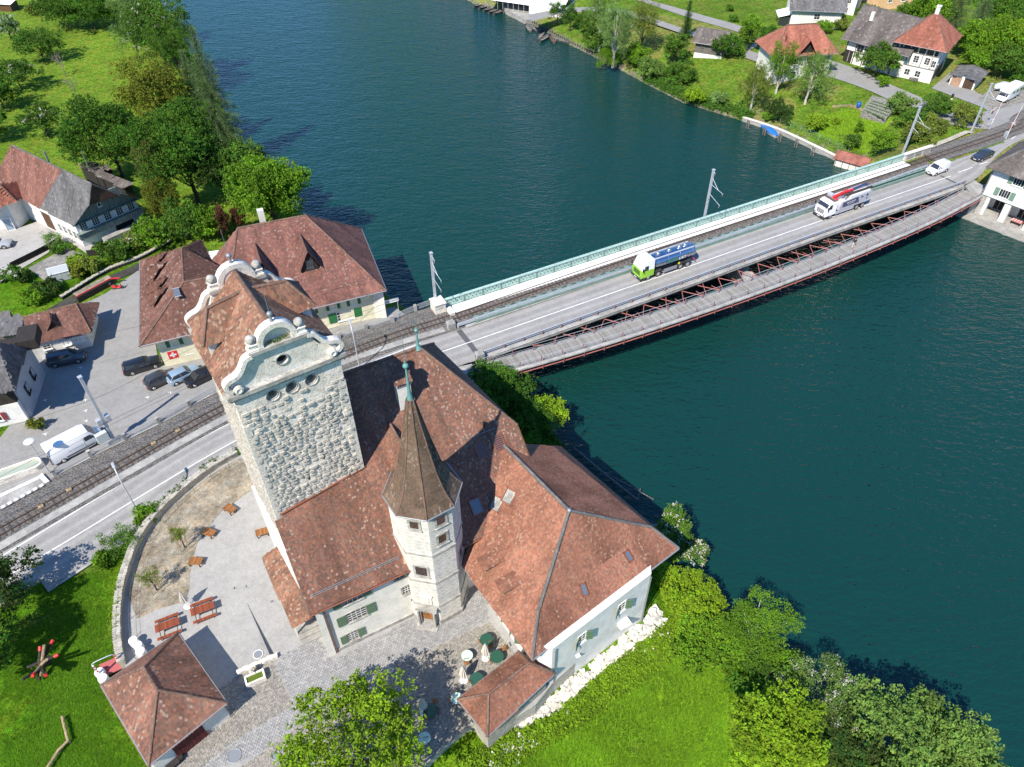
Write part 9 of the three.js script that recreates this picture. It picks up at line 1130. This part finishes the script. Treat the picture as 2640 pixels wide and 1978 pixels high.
const fr = 'wooded hillside trees at the top right'; [[[103.05, -194.35], 6, 'bright'], [[106.98, -190.67], 6.5, 'spruce'], [[107.84, -181.93], 6, 'spruce'], [[116.21, -188.2], 7, 'deep'], [[118.88, -184.03], 6.5, 'green'], [[107.1, -172.75], 6.5, 'bright'], [[112.26, -172.68], 6.5, 'lime'], [[105.03, -178.18], 4.5, 'bright'], [[102.63, -168.85], 3.6, 'bright'], [[107.64, -165.3], 4.5, 'green'], [[110.14, -163.65], 4.2, 'deep'], [[98.87, -196.99], 4, 'green'], [[126.5, -196.17], 6, 'green']].forEach(([p, r, t], i) => { const l = ['bright maple above the pyramid roof', 'left dark conifer of the hillside', 'right dark conifer of the hillside', 'deep green tree at the top edge right', 'green tree at the right edge below the top', 'bright tree right of the pyramid roof', 'lime green tree at the right edge', 'bright bush tree behind the pyramid roof', 'bright bushes above the double garage', 'green tree right above the double garage', 'dark tree at the right edge above the motorhome', 'green tree left of the red garden hut', 'green tree in the very top right corner'][i]; if (t === 'spruce') spruce('hillside_spruce', l, p, 0, 15, 4.5, 'spruce', fr); else tree('hillside_tree', l, p, 0, r * 1.7, r, { t, group: fr, s: 1.15 }); });
[[[92.57, -207.02], 2.8, 'green', 'bush between the white houses'], [[63.04, -190.63], 2.8, 'deep', 'dark bush below the awning house'], [[82.59, -196.97], 2.4, 'olive', 'olive hedge right of the gabled house'], [[78.09, -194.82], 2.6, 'bright', 'green hedge below the gabled house'], [[57.97, -191.01], 2.6, 'olive', 'small palm like tree near the awning'], [[72.7, -193.98], 2, 'bright', 'hedge piece above the red roof'], [[57.39, -203.48], 1.4, 'deep', 'clipped cone in the far front garden'], [[58.2, -211.99], 1.2, 'deep', 'second clipped cone in the far front garden'], [[109.66, -160.51], 3.2, 'deep', 'dark bush behind the motorhome']].forEach(([p, r, t, l]) => shrub(l, p, -0.2, r * 1.25, r, { t }));
// ---------------------------------------------------------------- ground cover, grasses and bank scrub (uncountable)
{
  const cover = (name, label, poly, n, geo, sc, tone, h0, h1, sd, up = false) => { reseed(sd); const a = [], c = [], X = new THREE.Matrix4(), E = new THREE.Euler(), Q = new THREE.Quaternion(); let x0 = 1e9, x1 = -1e9, z0 = 1e9, z1 = -1e9; for (const [x, z] of poly) { x0 = Math.min(x0, x); x1 = Math.max(x1, x); z0 = Math.min(z0, z); z1 = Math.max(z1, z); } for (let i = 0, k = 0; i < n && k < n * 6; k++) { const x = rr(x0, x1), z = rr(z0, z1); if (!inPoly(poly, x, z)) continue; const nz = fbm(x * 0.3, z * 0.3, 3); if (nz < 0.3 + rnd() * 0.2) continue; i++; const s = sc * rr(0.6, 1.3), y = landH(x, z); if (y < -4.2) continue; up ? E.set(rr(-0.35, 0.35), rnd() * 6.3, rr(-0.35, 0.35)) : E.set(rnd() * 6, rnd() * 6, rnd() * 6); X.compose(V(x, y + rr(h0, h1) * nz, z), Q.setFromEuler(E), V(s, s, s)); a.push(X.clone()); const f = rr(0.7, 1.3) * (0.7 + 0.6 * nz); c.push(lin(tone[0] * f, tone[1] * f, tone[2] * f)); } tag(instanced(name, geo.clone(), M.leaf, a, c), label, 'ground cover', null, 'stuff'); };
  const blade = (() => { reseed(4001); const a = []; for (let i = 0; i < 9; i++) { const t = rnd() * 6.28, l = rr(0.1, 0.34), x = rr(-0.12, 0.12), z = rr(-0.12, 0.12), w = 0.02; a.push(x - w * Math.sin(t), 0, z + w * Math.cos(t), x + w * Math.sin(t), 0, z - w * Math.cos(t), x + Math.cos(t) * l * 0.5, l, z + Math.sin(t) * l * 0.5); } const g = new THREE.BufferGeometry(); g.setAttribute('position', new THREE.Float32BufferAttribute(a, 3)); g.computeVertexNormals(); return g; })();
  cover('ivy_cover', 'bright leafy ground cover below the castle terrace', [[-4.9, -23.27], [-1.47, -25.21], [3.49, -27.37], [9.43, -32.3], [13.13, -34.83], [15.55, -37.25], [18.69, -39.22], [18.85, -35.6], [12.12, -30.56], [5.21, -26.04], [-2.07, -22.13]], 7000, LEAF.broad[0], 0.75, TONE.lime, 0.02, 0.4, 4100);
  cover('bank_cover', 'leafy slope cover below the castle wing corner', [[14.73, -41.59], [17.84, -43.43], [20.05, -40.38], [20.93, -37.5], [16.49, -36.42], [15.13, -37.81]], 2600, LEAF.broad[1], 0.7, TONE.lime, 0.1, 0.9, 4110);
  cover('meadow_grass', 'long bright meadow grass on the castle slope', [[-2.07, -22.13], [5.21, -26.04], [12.12, -30.56], [18.25, -35.07], [19.44, -30.94], [17.35, -22.37]], 26000, blade, 1.25, [0.25, 0.46, 0.02], 0, 0.1, 4120, true);
  cover('river_scrub', 'dense scrub on the shaded bank below the castle', [[-3, -70], [3, -66], [8, -59], [14, -51], [17, -46], [13, -44], [6, -53], [-3, -63]], 3500, LEAF.broad[0], 0.8, TONE.deep, 0.1, 1.2, 4130);
  cover('bank_scrub', 'scrub along the upper left river bank', [[-103, -236], [-78, -190], [-57, -147], [-36, -114], [-22, -97], [-27, -94], [-44, -116], [-62, -142], [-83, -188], [-112, -236]], 7000, LEAF.big[0], 1.0, TONE.bright, 0.2, 2.2, 4140);
  cover('far_bank_scrub', 'scrub along the far waterline', [[26, -183], [38.6, -163], [50.5, -153], [52, -155], [40, -167], [29, -185]], 2200, LEAF.big[1], 0.8, TONE.green, 0.1, 1.3, 4150);
  cover('lawn_grass', 'short lawn grass beside the coach house', [[-50.48, -40.24], [-44.05, -40.81], [-39.38, -42.34], [-37.45, -35.82], [-35.44, -31.82], [-36.73, -29.83], [-30.11, -22.59], [-27.98, -19.58], [-40.37, -19.64]], 30000, blade, 0.55, [0.17, 0.36, 0.016], 0, 0.05, 4160, true);
  cover('river_lawn_grass', 'tall grass on the far gardens', [[67.27, -155.2], [77.4, -146.89], [69.33, -136.47], [62.13, -144.47]], 9000, blade, 1.3, [0.3, 0.5, 0.03], 0, 0.1, 4170, true);
  { reseed(4300); const a = [], c = [], X = new THREE.Matrix4(), E = new THREE.Euler(), Q = new THREE.Quaternion(); for (let i = 0; i < 1500; i++) { const k = rnd() < 0.75 ? Math.floor(rnd() * 34) : 48 + Math.floor(rnd() * 14), q = wallLine[k], w = offset(wallLine, rr(0.1, 0.75))[k], s = rr(0.25, 0.55); if (fbm(k * 0.25, 3, 2) < 0.42) continue; E.set(rnd() * 6, rnd() * 6, rnd() * 6); X.compose(V(w[0] + rr(-0.2, 0.2), rr(0.6, 2.05), w[1] + rr(-0.2, 0.2)), Q.setFromEuler(E), V(s, s, s)); a.push(X.clone()); const t = k > 40 ? TONE.lime : pick([TONE.deep, TONE.olive, TONE.dark]), f = rr(0.7, 1.2); c.push(lin(t[0] * f, t[1] * f, t[2] * f)); } tag(instanced('wall_creeper', LEAF.broad[0].clone(), M.leaf, a, c), 'creeping plants hanging over the curved garden wall', 'creeper', null, 'stuff'); }
  // driftwood on the gravel shore
  const d = thing('driftwood', 'bleached driftwood trunk on the gravel shore below the wing', 'driftwood'); reseed(4200); const A = [7.54, -4, -61.25], B = [14.38, -4, -53.19], C = [16.2, -3.9, -53.21]; mesh('trunk', tube([A, [(A[0] + B[0]) / 2, -3.85, (A[2] + B[2]) / 2 + 0.3], B], 0.14, 16, 6), M.woodGrey, d); mesh('branch', tube([[(A[0] + B[0]) / 2, -3.85, (A[2] + B[2]) / 2], C], 0.07, 10, 5), M.woodGrey, d); mesh('branch', tube([B, [14.88, -3.8, -54.72]], 0.06, 8, 5), M.woodGrey, d);
}
renderer.render(scene, camera);
